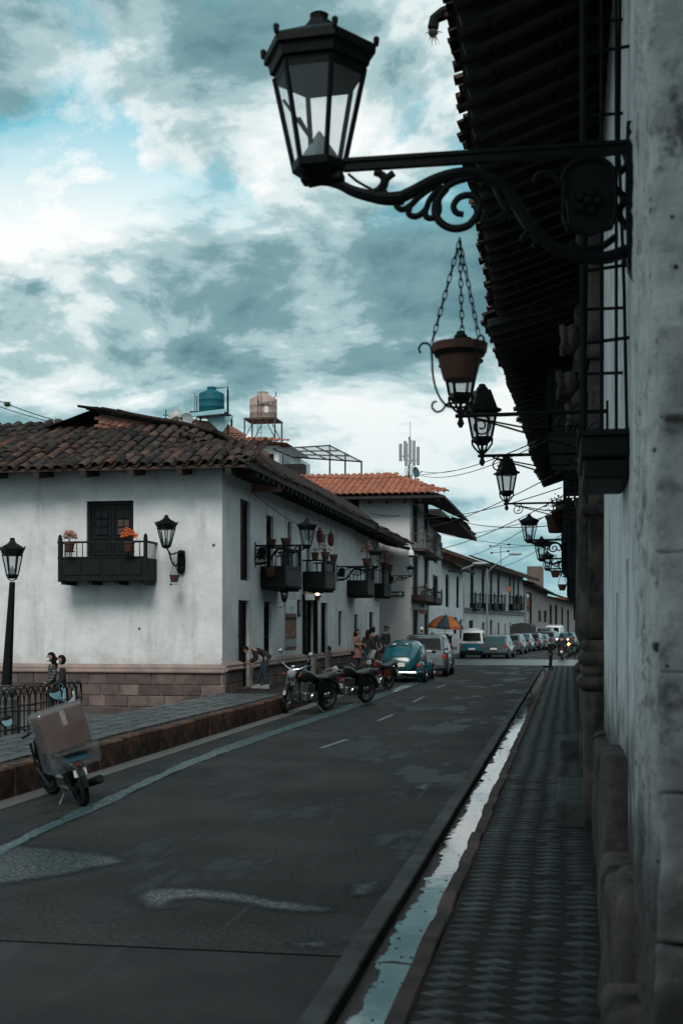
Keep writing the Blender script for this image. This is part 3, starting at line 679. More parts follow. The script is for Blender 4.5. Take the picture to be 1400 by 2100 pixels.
# portal around the third door
u0,u1=S1.rect(623,1232,642,1353)[:2]; zt=S1.uz(632,1232)[1]
po=S1.put(MB().box(u0-.28,u1+.28,-.18,-.003,zt+.02,zt+.14).box(u0-.34,u1+.34,-.24,-.003,zt+.14,zt+.2),'portal',WOOD)
for x in (u0-.14,u1+.14): S1.put(MB().bbox(x-.12,x+.12,-.13,-.004,.42,zt+.02,.02),'pilaster',WOOD,po)
# balconies (px of near wall joint, near outer corner, far outer corner)
def street_balcony(S,pw,po_,pf,pyb,pys,pyt,n=9,mat=None):
    u0,zb=S.uz(pw,pyb); zs=S.uz(pw,pys)[1]; zt=S.uz(pw,pyt)[1]
    a,b=ray(po_); p=S.world(u0,0,0); t=(p.y)/b; proj=(a*t-S.A.x)
    a2,b2=ray(pf); t2=(S.A.x+proj)/a2; u1=b2*t2-S.A.y
    o=S.balcony(u0,u1,zb,zs,zt,proj,mat,n=n,slats=pm('pale_grey_slat',(.055,.062,.063),(.035,.04,.041),6,.7)); return u0,u1,zb,zs,zt,proj
B1=street_balcony(S1,534,584,617,1203,1161,1122)
B2=street_balcony(S1,620,666,687,1207,1172,1148)
# eaves, rafters, roof
RZ=8.35; EY=31.85
hipx=-8.15
def froof(): 
    mb=MB(); A_=(-23,EY,6.36);B_=(hipx,EY,6.36);C_=(-12.2,36.4,8.18);D_=(-23,36.8,RZ); E_=(hipx,36.2,6.55)
    top=[Vector(p)-H1.location for p in (A_,B_,C_,D_)]
    mb.add(top+[p-Vector((0,0,.07)) for p in top],[(0,1,2,3),(4,7,6,5),(0,4,5,1),(1,5,6,2),(3,2,6,7),(0,3,7,4)])
    side=[Vector(p)-H1.location for p in (B_,E_,C_)]
    mb.add(side+[p-Vector((0,0,.07)) for p in side],[(0,1,2),(3,5,4),(0,3,4,1),(1,4,5,2)])
    D2=[Vector(p)-H1.location for p in ((-23,36.8,RZ),(-12.2,36.4,8.18),(-12.2,42,6.5),(-23,42,6.5))]
    mb.add(D2,[(0,1,2,3)])
    return mb.build('roof',TILE,H1)
rf=froof()
sl_=Vector((0,36.8-EY,RZ-6.36)).normalized(); slen=math.hypot(36.8-EY,RZ-6.36)
nc=int((hipx+17.2)/.335); cc=0
for i in range(nc+1):
    x=hipx-.17-.335*i
    # the hip line trims the columns on the right
    lim=slen if x<-12.0 else slen*min(1,(hipx-x+.25)/(hipx+12.2))
    k=0
    while k*.485<lim-.05:
        o=Vector((x+rnd.uniform(-.018,.018),EY,6.42+.03*math.sin(i*.7)))+sl_*(k*.485-.07+rnd.uniform(-.03,.03)); o.z+=.05*math.sin(k*.8+i*.23)*.5
        if cc<296: lay(rf,T_OLD,o-H1.location,(1,0,0),sl_,rnd.uniform(.94,1.06),1,.03); cc+=1
        k+=1
chan=MB()
for i in range(nc+2):
    x=hipx-.0-.335*i
    ring=[[(x+.11*math.cos(math.pi+math.pi*k/6),EY-.05+f*sl_.y*slen,6.44+f*sl_.z*slen+.09*math.sin(math.pi+math.pi*k/6)) for k in range(7)] for f in ((0,1) if x<-12 else (0,.5))]
    for k in range(6): chan.add([ring[0][k],ring[0][k+1],ring[1][k+1],ring[1][k]],[(0,1,2,3)])
chan.v=[tuple(Vector(v)-H1.location) for v in chan.v]
chan.build('tile_channels',TILE,rf,kind='stuff')
# ridge and hip cap tiles
for i in range(22):
    p=Vector((-16.8+.45*i,36.8,RZ+.05)); 
    if p.x<-12.3: lay(rf,T_EAVE,p-H1.location,(0,1,0),(1,0,.0),1.25,1,.05,'ridge_tile')
a,b=Vector((hipx-.05,EY+.05,6.50)),Vector((-12.2,36.4,8.24)); n_=14
hd=(b-a).normalized()
for i in range(n_): lay(rf,T_EAVE,a+(b-a)*i/n_-H1.location,hd.cross(Vector((0,0,1))),hd,1.3,1.1,.06,'ridge_tile')
# wing roof behind a brick gable, following the sagging verge in the photograph
VG=[(205,840),(300,858),(380,872),(455,892),(520,928)]
vg=[onY(x,y,36.0) for x,y in VG]+[Vector((-8.15,36.0,6.50))]
wr=MB()
top=[[Vector((p.x,yy,p.z)) for p in vg] for yy in (35.7,45,54.7)]
n_=len(vg)
for a_,b_ in zip(top,top[1:]):
    for i in range(n_-1):
        wr.add([a_[i],a_[i+1],b_[i+1],b_[i]],[(0,1,2,3)]); dz=Vector((0,0,-.10)); wr.add([a_[i]+dz,a_[i+1]+dz,b_[i+1]+dz,b_[i]+dz],[(3,2,1,0)])
for i in range(n_-1): wr.add([top[0][i],top[0][i+1],top[0][i+1]+Vector((0,0,-.1)),top[0][i]+Vector((0,0,-.1))],[(0,1,2,3)])
wr.add([top[0][0],top[-1][0],top[-1][0]+Vector((-6,0,-2)),top[0][0]+Vector((-6,0,-2))],[(0,1,2,3)])
wr.v=[tuple(Vector(v)-H1.location) for v in wr.v]
wrf=wr.build('wing_roof',TILE,H1)
gb=MB(); 
gp=[(p.x,p.z-.12) for p in vg]+[(-8.3,6.1),(vg[0].x,6.1)]
gb.prism(gp,35.98,36.3); gb.v=[tuple(Vector(v)-H1.location) for v in gb.v]; gab=gb.build('gable_wall',ADOBE,H1)
for i in range(34):
    t=i/33*(n_-1.6); k=int(t); f=t-k; p=vg[k].lerp(vg[k+1],f)
    for r_ in range(3):
        MB().bbox(-.125,.125,-.05,.03,-.05,.05,.012).build('brick',BRICK,gab,Vector((p.x+rnd.uniform(-.02,.02)+(r_%2)*.12,35.96,p.z-.27-.115*r_))-H1.location)
for i in range(26):     # verge tiles
    t=i/30*(n_-1); k=int(t); f=t-k; p=vg[k].lerp(vg[k+1],f); t2=max(0,t-.35); k2=int(t2); q=(vg[k2].lerp(vg[k2+1],t2-k2)-p); q=q.normalized() if q.length>.05 else (vg[0]-vg[1]).normalized()
    lay(wrf,T_EAVE,Vector((p.x,35.72,p.z+.02))-H1.location,(0,-1,0),q,1.25,1.1,.08)
nt_=int((54.6-32)/.335)
dwn=Vector((-1,0,.42)).normalized()
for i in range(nt_):     # eave tiles over the street
    y=32.0+.335*i; z=6.40+.05*math.sin(y*.5)
    lay(wrf,T_OLD,Vector((-8.08,y,z+.07))-H1.location,(0,1,0),dwn if y>35.8 else (-1,0,.12),.9,1 if y>35.8 else .42,.05)
ribs=MB()
for i in range(58):
    yy=36.2+.32*i
    rg=[[(p.x,yy+.12*math.cos(math.pi*k/5),p.z+.03+.09*math.sin(math.pi*k/5)) for k in range(6)] for p in vg]
    for a_,b_ in zip(rg,rg[1:]):
        for k in range(5): ribs.add([a_[k],a_[k+1],b_[k+1],b_[k]],[(0,1,2,3)])
ribs.v=[tuple(Vector(v)-H1.location) for v in ribs.v]; ribs.build('tile_rows',TILE,wrf,kind='stuff')
# soffit with rafters
so_=MB().add([(hipx,EY,6.30),(hipx,54.7,6.30),(-9.1,54.7,6.46),(-9.1,EY,6.46)],[(0,1,2,3)]).add([(-23,EY,6.29),(hipx,EY,6.29),(hipx,32.8,6.45),(-23,32.8,6.45)],[(0,1,2,3)])
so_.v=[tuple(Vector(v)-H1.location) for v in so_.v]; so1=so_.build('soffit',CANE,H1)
fa=MB().box(-.03,.0,EY,54.7,-.0,.26); fa.build('fascia',WOODD,H1,Vector((-8.13,0,6.29))-H1.location)
y=33.0
while y<54.5:
    MB().box(-1.0,.05,-.06,.06,-.13,0).build('rafter',WOODD,so1,Vector((-8.2,y,6.30))-H1.location).rotation_euler=(0,R(9),rnd.uniform(-.03,.03)); y+=.62
x=-16.6
while x<-8.3:
    MB().box(-.08,.08,-.06,1.0,-.17,0).build('rafter',WOODD,so1,Vector((x,EY+.03,6.28))-H1.location).rotation_euler=(R(9),0,rnd.uniform(-.05,.05)); x+=1.32
# ---------------------------------------------------------------- lower white house that continues the row
H2=thing('row_house','lower white house with brown eaves and two balconies beyond the corner house','house',(-9.1,54.05,0))
S2=Fac(H2,(-9.1,54.05),(-9.1,61.3))
S2.door(717,1118,722,1206,rows=4,glass=True)
S2.door(723,1260,733,1372,z0=.42); S2.door(757,1255,765,1372,z0=.42)
S2.window(778,1130,781,1200) if False else None
S2.wall(6.55,PLASTER,.2)
plinth(S2,0,S2.L,.30,.95,H2,courses=2,gaps=[h[:2] for h in S2.holes if h[2]<1.0],sw=.62)
for h in S2.holes:
    if h[2]<1.0: S2.put(MB().bbox(h[0]+.01,h[1]-.01,-.13,.14,.30,.428,.01),'threshold',STONE)
B3=street_balcony(S2,711,753,767,1220,1190,1163); B4=street_balcony(S2,766,787,801,1222,1196,1168,n=6)
rr=MB(); 
e=[(-7.85,54.2,6.28),(-7.95,65.0,6.28),(-12.5,65.0,7.9),(-12.5,54.2,7.9)]
tp=[Vector(p)-H2.location for p in e]; rr.add(tp+[p-Vector((0,0,.12)) for p in tp],[(0,1,2,3),(4,7,6,5),(0,4,5,1),(1,5,6,2),(2,6,7,3),(3,7,4,0)])
rr2=rr.build('roof',TILE,H2)
for i in range(33): lay(rr2,T_OLD,Vector((-7.82,54.3+.33*i,6.34+.04*math.sin(i*.6)))-H2.location,(0,1,0),(-4.6,0,1.62),.9,1,.05)
y=54.5
while y<64.8: MB().box(-1.3,.05,-.06,.06,-.13,0).build('rafter',WOODD,rr2,Vector((-7.95,y,6.15))-H2.location).rotation_euler=(0,R(12),0); y+=.7
H2end=MB().box(0,.3,0,.3,.2,6.2)
MB().box(-6,-.36,7.22,7.25,.2,6.1).build('end_wall',PLASTER,H2)
# ---------------------------------------------------------------- three storey house with the orange roof
H3=thing('orange_roof_house','three storey white house with bright orange tiled roof and brown balcony doors','house',(-8.1,65.5,0))
F3=Fac(H3,(-19,65.5),(-8.1,65.5)); S3=Fac(H3,(-8.1,65.5),(-8.3,76.5))
F3.window(712,1012,736,1050,WOODB)
F3.wall(9.02,PLASTER_FAR,0,back=False)
for (x0,x1) in ((846,857),(869,878)):
    S3.door(x0,1020,x1,1112,WOODB,rows=3); S3.door(x0,1140,x1,1222,WOODB,rows=3); S3.door(x0,1250,x1,1340,WOODB,rows=3)
S3.wall(8.75,PLASTER_FAR,0,back=False)
u0,z0=S3.uz(843,1125); zt=S3.uz(850,1098)[1]; LW=pm('pale_wood_rail',(.17,.13,.11),(.11,.085,.075),6,.7)
u1=S3.uz(862,1125)[0]; v0=S3.uz(866,1125)[0]; v1=S3.uz(881,1125)[0]
for a,b in ((u0,u1),(v0,v1)): S3.balcony(a,b,z0,z0+.12,zt,.75,LW,n=5,boards=False)
z0=S3.uz(850,1233)[1]; zt=S3.uz(850,1206)[1]
for a,b in ((u0,u1),(v0,v1)): S3.balcony(a,b,z0,z0+.3,zt,.75,WOODB,n=5,boards=False)
r3=MB(); e=[(-19,64.3,8.80),(-6.2,64.3,8.80),(-6.0,68.0,8.62),(-9.8,69.2,10.35),(-19,69.2,10.35),(-6.0,78,8.62),(-9.8,76,10.35)]
tp=[Vector(p)-H3.location for p in e]; dz=Vector((0,0,-.12))
r3.add(tp+[p+dz for p in tp],[(0,1,2,3,4),(2,5,6,3),(7,11,10,9,8),(9,10,13,12),(0,7,8,1),(1,8,9,2),(2,9,12,5)])
r3o=r3.build('roof',WOODD,H3)
ns_=Vector((0,4.9,1.55)).normalized()
for i in range(36):
    x=-6.35-.335*i
    lim=5.15 if x<-9.6 else max(.6,5.15*(-6.1-x)/3.6)
    k=0
    while k*.9<lim: 
        lay(r3o,T_NEW,Vector((x,64.25,8.9))+ns_*k*.9-H3.location,(1,0,0),ns_,1,1,.012); k+=1
hp0,hp1=Vector((-6.1,64.3,8.98)),Vector((-9.8,69.2,10.5))
for i in range(9):
    d=(hp1-hp0).normalized(); lay(r3o,T_NEW,hp0+(hp1-hp0)*i/9-H3.location,d.cross(Vector((0,0,1))),d,1.1,.8,.02,'ridge_tile')
for i in range(12): lay(r3o,T_NEW,Vector((-19+.8*i,69.25,10.43))-H3.location,(0,1,0),(1,0,0),1.1,.9,.02,'ridge_tile')
for i in range(14): MB().box(-.05,.05,-.0,1.15,-.12,0).build('rafter',WOODD,r3o,Vector((-18.5+.92*i,64.4,8.66))-H3.location)
# narrow tall house with the broken dark eave
H4=thing('narrow_house','narrow tall white house with ragged dark eave beside the orange roofed house','house',(-8.35,76.6,0))
p=onX(905,1282,-8.7)
S4=Fac(H4,(-8.35,76.6),(-8.55,86.5)); 
for r_ in ((888,1098,897,1155),(887,1180,898,1240)): S4.window(*r_)
S4.wall(8.3,PLASTER,0)
MB().box(-7,0,-.05,.0,6,8.3).build('side_wall',PLASTER_DIRTY,H4)
rr=MB(); e=[(-6.4,75.8,8.5),(-6.2,87.3,8.2),(-12,87,9.6),(-12,76,9.6)]
tp=[Vector(p)-H4.location for p in e]; rr.add(tp+[p-Vector((0,0,.25)) for p in tp],[(0,1,2,3),(4,7,6,5),(0,4,5,1),(1,5,6,2),(2,6,7,3),(3,7,4,0)])
r4=rr.build('roof',TILE,H4)
for i in range(26): lay(r4,T_EAVE,Vector((-6.25+rnd.uniform(-.1,.1),76+.42*i,8.45-.012*i*.5))-H4.location,(0,1,0),(-5,0,1.1),1.7,1.3,.09)
MB().box(-1.7,.6,1.2,7.5,8.85,9.35).build('parapet',WOODD,H4)
# low white house with two slit windows
H5=thing('slit_window_house','low pale house with two tall slit windows behind the striped umbrella','house',(-8.6,86.6,0))
S5=Fac(H5,(-8.6,86.6),(-8.5,103.8))
for r_ in ((913,1178,920,1245),(935,1182,941,1247),(929,1266,937,1300),(942,1270,947,1310)): S5.window(*r_)
S5.wall(6.6,PLASTER,0)
rr=MB(); e=[(-7.6,86.7,6.5),(-7.5,103.7,6.5),(-13,103.7,8.0),(-13,86.7,8.0)]
tp=[Vector(p)-H5.location for p in e]; rr.add(tp+[p-Vector((0,0,.15)) for p in tp],[(0,1,2,3),(4,7,6,5),(0,4,5,1),(1,5,6,2),(2,6,7,3),(3,7,4,0)]); rr.build('roof',TILE,H5)
# long white house with arched windows
A=at(952,1282,105); B=at(1072,1282,140)
H6=thing('arched_window_house','long white house with arched upper windows and dark balconies far down the street','house',(A.x,A.y,0))
S6=Fac(H6,(A.x,A.y),(B.x,B.y))
ARW=[(964,971,1174),(987,993,1180),(1004,1009,1183),(1019,1024,1186),(1043,1047,1192),(1051,1055,1194),(1060,1064,1196)]
for (a,b,c) in ARW:
    S6.door(a,c,b,1248,rows=4,glass=True)
    u0,u1,z0,z1=S6.rect(a,c,b,1248); um=(u0+u1)/2
    S6.put(MB().prism([(um+(u1-u0)/2*math.cos(t*math.pi/6),z1+.35*(u1-u0)*math.sin(t*math.pi/6)) for t in range(7)],-.012,.0),'arch',WOOD)
    S6.balcony(u0-.35,u1+.5,z0-.1,z0+.45,z0+1.25,.5,WOOD,n=4,boards=False)
for (a,b,c) in ((961,970,1272),(988,993,1276),(1004,1009,1272),(1020,1024,1277),(1034,1037,1279),(1044,1047,1276),(1060,1063,1279)): S6.door(a,c,b,1330,z0=.1,rows=2)
S6.wall(7.6,PLASTER_FAR,0)
zc=S6.uz(1000,1252)[1]; S6.put(MB().box(0,S6.L,-.18,-.003,zc-.28,zc).box(0,S6.L,-.26,-.003,zc,zc+.1),'moulding',pm('grey_moulding',(.20,.22,.22),(.14,.15,.15),2,.8))
d=Vector((S6.d.x,S6.d.y,0)); nrm=Vector((d.y,-d.x,0))
def P6(u,y,z): return S6.world(u,y,z)-H6.location
rr=MB(); tp=[P6(-2.0,-1.3,7.5),P6(S6.L+1.5,-1.6,7.35),P6(S6.L+1.5,6,9.3),P6(-2,6,10.2)]
rr.add(tp+[p-Vector((0,0,.3)) for p in tp],[(0,1,2,3),(4,7,6,5),(0,4,5,1),(1,5,6,2),(2,6,7,3),(3,7,4,0)]); r6=rr.build('roof',TILE,H6)
for i in range(70): lay(r6,T_OLD,P6(-2+.54*i,-1.45,7.53-.004*i),d,P6(0,6,10.2)-P6(0,-1.3,7.5),1.5,1.3,.05)
rr=MB(); rr.add([P6(0,0,6.6),P6(0,6,6.6),P6(0,6,10.0),P6(0,0,7.7)],[(0,1,2,3)]); rr.build('gable_wall',ADOBE,H6)
# two brown houses at the end of the left row
A2=at(1072,1282,141); B2_=at(1122,1282,172)
H7=thing('brown_house','shabby brown house with lean-to roof beyond the arched window house','house',(A2.x,A2.y,0)); S7=Fac(H7,(A2.x,A2.y),(B2_.x,B2_.y))
for r_ in ((1079,1215,1090,1300),(1102,1252,1109,1275),(1114,1252,1120,1276)): S7.window(*r_,WOODB)
S7.wall(6.6,PLASTER_DIRTY,0)
rr=MB(); tp=[S7.world(-1,-1.3,6.9)-H7.location,S7.world(S7.L+1,-1.3,6.3)-H7.location,S7.world(S7.L+1,5,8)-H7.location,S7.world(-1,5,8.6)-H7.location]
rr.add(tp+[p-Vector((0,0,.2)) for p in tp],[(0,1,2,3),(4,7,6,5),(0,4,5,1),(1,5,6,2),(2,6,7,3),(3,7,4,0)]); rr.build('roof',TILE,H7)
MB().box(0.4,2.2,0,7,6.5,9.2).build('upper_storey',pm('far_brown_render',(.15,.105,.09),(.11,.08,.07),1,.9),H7,(-.3,10,0))
A3=at(1123,1282,173); B3_=at(1186,1282,225)
H8=thing('far_house','far brownish house with dark doors where the street bends','house',(A3.x,A3.y,0)); S8=Fac(H8,(A3.x,A3.y),(B3_.x,B3_.y))
for r_ in ((1126,1240,1131,1300),(1137,1240,1142,1300),(1150,1245,1154,1300),(1162,1250,1166,1300)): S8.window(*r_,WOODB)
S8.wall(6.2,PLASTER_DIRTY,0)
rr=MB(); tp=[S8.world(-1,-1.5,6.3)-H8.location,S8.world(S8.L+1,-1.5,5.7)-H8.location,S8.world(S8.L+1,6,8.2)-H8.location,S8.world(-1,6,8.6)-H8.location]
rr.add(tp+[p-Vector((0,0,.2)) for p in tp],[(0,1,2,3),(4,7,6,5),(0,4,5,1),(1,5,6,2),(2,6,7,3),(3,7,4,0)]); rr.build('roof',TILE,H8)
c=at(1190,1282,232)
H9=thing('street_end_house','small white house with orange roof closing the far end of the street','house',(c.x,c.y,0))
MB().box(-6,10,0,6,0,5.6).build('wall',PLASTER,H9)
MB().loft([[(-7,-1,5.6),(11,-1,5.6),(11,7,5.6),(-7,7,5.6)],[(-7,2.9,7.4),(11,2.9,7.4),(11,3.1,7.4),(-7,3.1,7.4)]]).build('roof',TILEN,H9)
for x in (-4,-1.5,0,2): MB().box(x,x+.8,-.05,-.003,1,4.5).build('door',WOOD,H9)
# brick blocks behind the row that carry the water tanks
p=at(470,900,60)
HB=thing('brick_block','unplastered brick block behind the corner house carrying the teal tank','building',(p.x,p.y,0))
MB().box(-2.2,.75,0,5,0,11.0).build('wall',ADOBE,HB)
q=onX(492,885,p.x+.75)
mb=MB(); mb.prism([(.75,11.0),(-2.2,11.0),(-2.2,12.05),(-.1,11.75),(.75,11.25)],-.02,.25); pw=mb.build('parapet',ADOBE,HB)
for i in range(9):
    for j in range(3): MB().bbox(0,.24,-.03,.02,0,.075,.01).build('brick',BRICK,pw,(-2.1+.3*i+(j%2)*.12,-.03,11.05+.11*j))
p=at(560,960,77)
HC=thing('rooftop_house','white house top with small orange roof and window behind the long roof','house',(p.x,p.y,0))
MB().box(-7,.35,0,9.5,0,13.12).build('wall',PLASTER,HC)
MB().box(.351,.4,1,3,11.7,12.7).build('window',DARKGLASS,HC); MB().box(-.7,.05,-.04,-.003,11.5,12.6).build('window',DARKGLASS,HC)
mb=MB().loft([[(-8,-.7,13.16),(1.0,-.7,13.16),(1.0,6.4,13.16),(-8,6.4,13.16)],[(-7,2.6,13.85),(-1.6,2.6,13.85),(-1.6,2.8,13.85),(-7,2.8,13.85)]]); rc=mb.build('roof',TILEN,HC)
u=Vector((0,3.3,.69)).normalized()
for i in range(25):
    x=.85-.34*i; lim=3.4 if x<-1.6 else 3.4*(1.05-x)/2.65
    k=0
    while k*.9<lim: lay(rc,T_NEW,Vector((x,-.75,13.24))+u*k*.9,(1,0,0),u,1,1,.02); k+=1
MB().box(.6,2.0,-.5,.3,10.3,11.9).build('dark_box',WOODD,HC)
# ---------------------------------------------------------------- right hand side: mansion with the rough pier, window cage and stone portal
def rough_box(x0,x1,y0,y1,z0,z1,n=(6,6,6),amp=.03,seed=0,rad=.05):
    "rounded, noise-worn block"
    bm=bmesh.new(); bmesh.ops.create_cube(bm,size=1)
    bmesh.ops.subdivide_edges(bm,edges=bm.edges,cuts=max(n),use_grid_fill=True)
    c=Vector(((x0+x1)/2,(y0+y1)/2,(z0+z1)/2)); s=Vector((x1-x0,y1-y0,z1-z0))
    for v in bm.verts:
        p=Vector((v.co.x*s.x,v.co.y*s.y,v.co.z*s.z)); h=s/2
        q=Vector([max(-h[i]+rad,min(h[i]-rad,p[i])) for i in range(3)]); d=p-q
        if d.length>1e-6: p=q+d.normalized()*min(d.length,rad)
        w_=p+c; nn=noise.noise_vector(w_*2.3+Vector((seed,0,0)))*amp+noise.noise_vector(w_*7+Vector((0,seed,0)))*amp*.5+noise.noise_vector(w_*19+Vector((0,seed,0)))*amp*.3
        v.co=w_+nn-(nn.normalized()*0 if max(n)<30 else (w_-c).normalized()*max(0,.36-noise.voronoi(w_*10)[0][0])*.035)
    me=bpy.data.meshes.new('block'); bm.to_mesh(me); bm.free()
    for p in me.polygons: p.use_smooth=True
    return me
RH1=thing('mansion','old mansion on the right with rough stone pier, barred window and carved portal','house',(.36,6,0))
def r1(mb,name,mat,parent=None,smooth=False,kind=None):
    mb.v=[tuple(Vector(v)-RH1.location) for v in mb.v]; return mb.build(name,mat,parent or RH1,smooth=smooth,kind=kind)
def r1m(me,name,mat,parent=None): return link(name,me,mat,parent or RH1,-RH1.location if parent is None else (0,0,0))
FR=Fac(RH1,(.37,21.7),(.37,5.9))
FR.door_at(4.3,5.9,.05,3.4,WOOD)                       # portal leaf
FR.holes.append((FR.L-2.55,FR.L-2.30,.55,2.62))          # dark slit of the near doorway
FR.holes.append((FR.L-4.35,FR.L-4.05,.9,2.45))
FR.wall(7.7,PLASTER_R,0,t=.30)
FR.put(MB().box(FR.L-2.6,FR.L-2.2,.28,.33,.5,2.7),'door',WOOD); FR.put(MB().box(FR.L-4.4,FR.L-4.0,.10,.2,.85,2.5),'door',WOODB)
def rough_sweep(path,z0,z1,dz,amp,seed=0,pit=.012):
    n=len(path); m=int((z1-z0)/dz)+1; V=[];Fs=[]
    nr=[]
    for i in range(n):
        a,b=path[max(i-1,0)],path[min(i+1,n-1)]; t=Vector((b[0]-a[0],b[1]-a[1],0)).normalized(); nr.append(Vector((-t.y,t.x,0)))
    for j in range(m):
        z=z0+(z1-z0)*j/(m-1)
        for i in range(n):
            p=Vector((path[i][0],path[i][1],z)); q=p+Vector((seed,0,0))
            d=amp*(noise.noise(q*1.6)+.55*noise.noise(q*5)+.32*noise.noise(q*14)+.16*noise.noise(q*33))
            if noise.noise(q*2.1+Vector((5,0,0)))>-.05: d-=max(0,.34-noise.voronoi(q*9)[0][0])*pit*3.2
            V.append(p+nr[i]*d)
    for j in range(m-1):
        for i in range(n-1): Fs.append((j*n+i,j*n+i+1,(j+1)*n+i+1,(j+1)*n+i))
    me=bpy.data.meshes.new('rough'); me.from_pydata([tuple(v) for v in V],[],Fs)
    for p in me.polygons: p.use_smooth=True
    return me
pth=[(1.05-.015*i,4.86) for i in range(48)]+[(.325,4.864),(.312,4.872),(.304,4.885),(.30,4.90)]+[(.30,4.92+.02*i) for i in range(53)]
pier=r1m(rough_sweep(list(reversed(pth)),-.05,7.7,.02,.020,3,.022),'pier',PIERM)
r1(MB().box(.36,1.6,4.95,5.9,-.05,7.7),'pier_core',PLASTER_R)
zz=[-.05,1.02,1.58,2.03,2.47,2.97,3.31]
for i,(a,b) in enumerate(zip(zz,zz[1:])):
    me=rough_box(.322+.010*(i%2),1.30,4.825-.010*(i%3),5.3,a+.002,b-.002,(38,38,38),.017,i*5,.016); r1m(me,'stone_block',ROUGH)
r1m(rough_box(.34,1.3,4.72,4.9,2.955,2.99,(5,5,5),.006,9,.012),'ledge',ROUGH)
MB().box(.62,3,-6,4.78,0,7.7).build('rear_wall',PLASTER_R,RH1,-RH1.location)
# rough plinth blocks along the foot of the wall
for i,(ya,yb,x,zt) in enumerate(((11.4,13.5,.24,1.10),(9.7,11.35,.25,1.0),(8.3,9.65,.22,1.34),(6.9,8.25,.19,.78),(6.0,6.85,.22,.95),(4.9,5.9,.14,.60))):
    r1m(rough_box(x,.55,ya,yb,-.05,zt,(9,9,9),.03,i*3+1,.07),'plinth_stone',STONE2)
# stone steps in front of the portal
for i,(ya,yb,x) in enumerate(((13.95,16.2,-.14),(21.2,22.4,-.13))):
    r1m(rough_box(x,.3,ya,yb,-.02,.30,(6,6,6),.008,i,.02),'step',KERBST)
# carved portal: stacked shafts, mouldings, corbels
def portal_jamb(y0,y1,x0=.16):
    o=None
    for a,b,dx in ((0,1.5,.0),(2.05,4.0,.05),(4.0,5.05,.05),(5.2,6.6,.06)):
        r1m(rough_box(x0+dx,.5,y0+dx,y1-dx,a,b,(6,6,6),.012,a,.03),'shaft',STONE2)
    for z,h,e in ((1.5,.16,.075),(1.66,.10,.03),(1.76,.16,.06),(1.92,.12,.02),(3.38,.10,.02),(5.05,.14,.04),(6.55,.2,.08)):
        mb=MB(); n=8
        prof=[(e*math.sin(math.pi*k/n),z+h*k/n) for k in range(n+1)]
        mb.loft([[(x0-q,y0-q,zz_),(.5,y0-q,zz_),(.5,y1+q,zz_),(x0-q,y1+q,zz_)] for q,zz_ in prof]); r1(mb,'moulding',STONE2,smooth=True)
    for yy in (y0+.3,y1-.3):      # engaged round shafts
        mb=MB().lathe([(.10,2.04),(.11,2.1),(.10,2.5),(.085,3.9),(.10,3.96),(.12,4.02)],12,(x0+.04,yy,0)); r1(mb,'column',STONE2,smooth=True)
portal_jamb(13.75,15.25); portal_jamb(18.2,19.4)
for (z,x,r_) in ((5.36,.0,.17),(4.86,-.04,.15),(4.5,.06,.12)):
    mb=MB(); c=Vector((x+.07,14.3,z))
    mb.ball((c.x-.02,14.3,z),r_*.8,.25,r_,12,8); mb.ball((c.x+.1,14.3,z-.16),r_*.7,.23,r_*.8,12,8); mb.ball((c.x-.09,14.3,z+.05),r_*.42,.2,r_*.5,10,6)
    for k in range(4): mb.tube([(c.x-.15+.03*math.cos(t),14.1+.13*k,z+.13*math.sin(t)) for t in (-1.4,-.7,0,.7,1.4)],.035,6)
    r1(mb,'corbel',STONE2,smooth=True)
r1(MB().box(.12,.5,15.3,18.15,4.6,5.2).box(.05,.5,15.28,18.17,5.2,5.35),'lintel',STONE2)
# window cage with iron bars over a dark wooden box
cg=r1(MB().bbox(.07,.368,8.0,9.05,3.24,3.375,.012).bbox(.09,.368,8.03,9.02,3.11,3.24,.015).box(.055,.368,7.98,9.07,3.375,3.41),'window_cage',WOOD)
cage_bars=[(.09,8.02),(.20,8.02),(.29,8.02),(.325,8.03),(.09,8.5),(.09,9.0)]
for i,(x,yy) in enumerate(cage_bars):
    b=MB().tube([(x+.03*(i==3),yy,3.40),(x+.012*(i==3),yy,4.3),(x-.02*(i==3),yy,5.2),(x,yy,7.2)],.026 if i==0 else .012,6); r1(b,'bar',IRON,cg).location=(0,0,0)
for z in (3.95,4.40,5.1,5.75,6.4):
    b=MB().tube([(.40,8.02,z+.03),(.09,8.02,z),(.09,9.0,z),(.40,9.0,z)],.012,5); r1(b,'cross_bar',IRON,cg)
r1(MB().lathe([(.0,0),(.025,.005),(.03,.03),(.015,.05),(0,.055)],10,(.345,7.98,4.40)),'knob',IRON,cg)
FR2z=FR
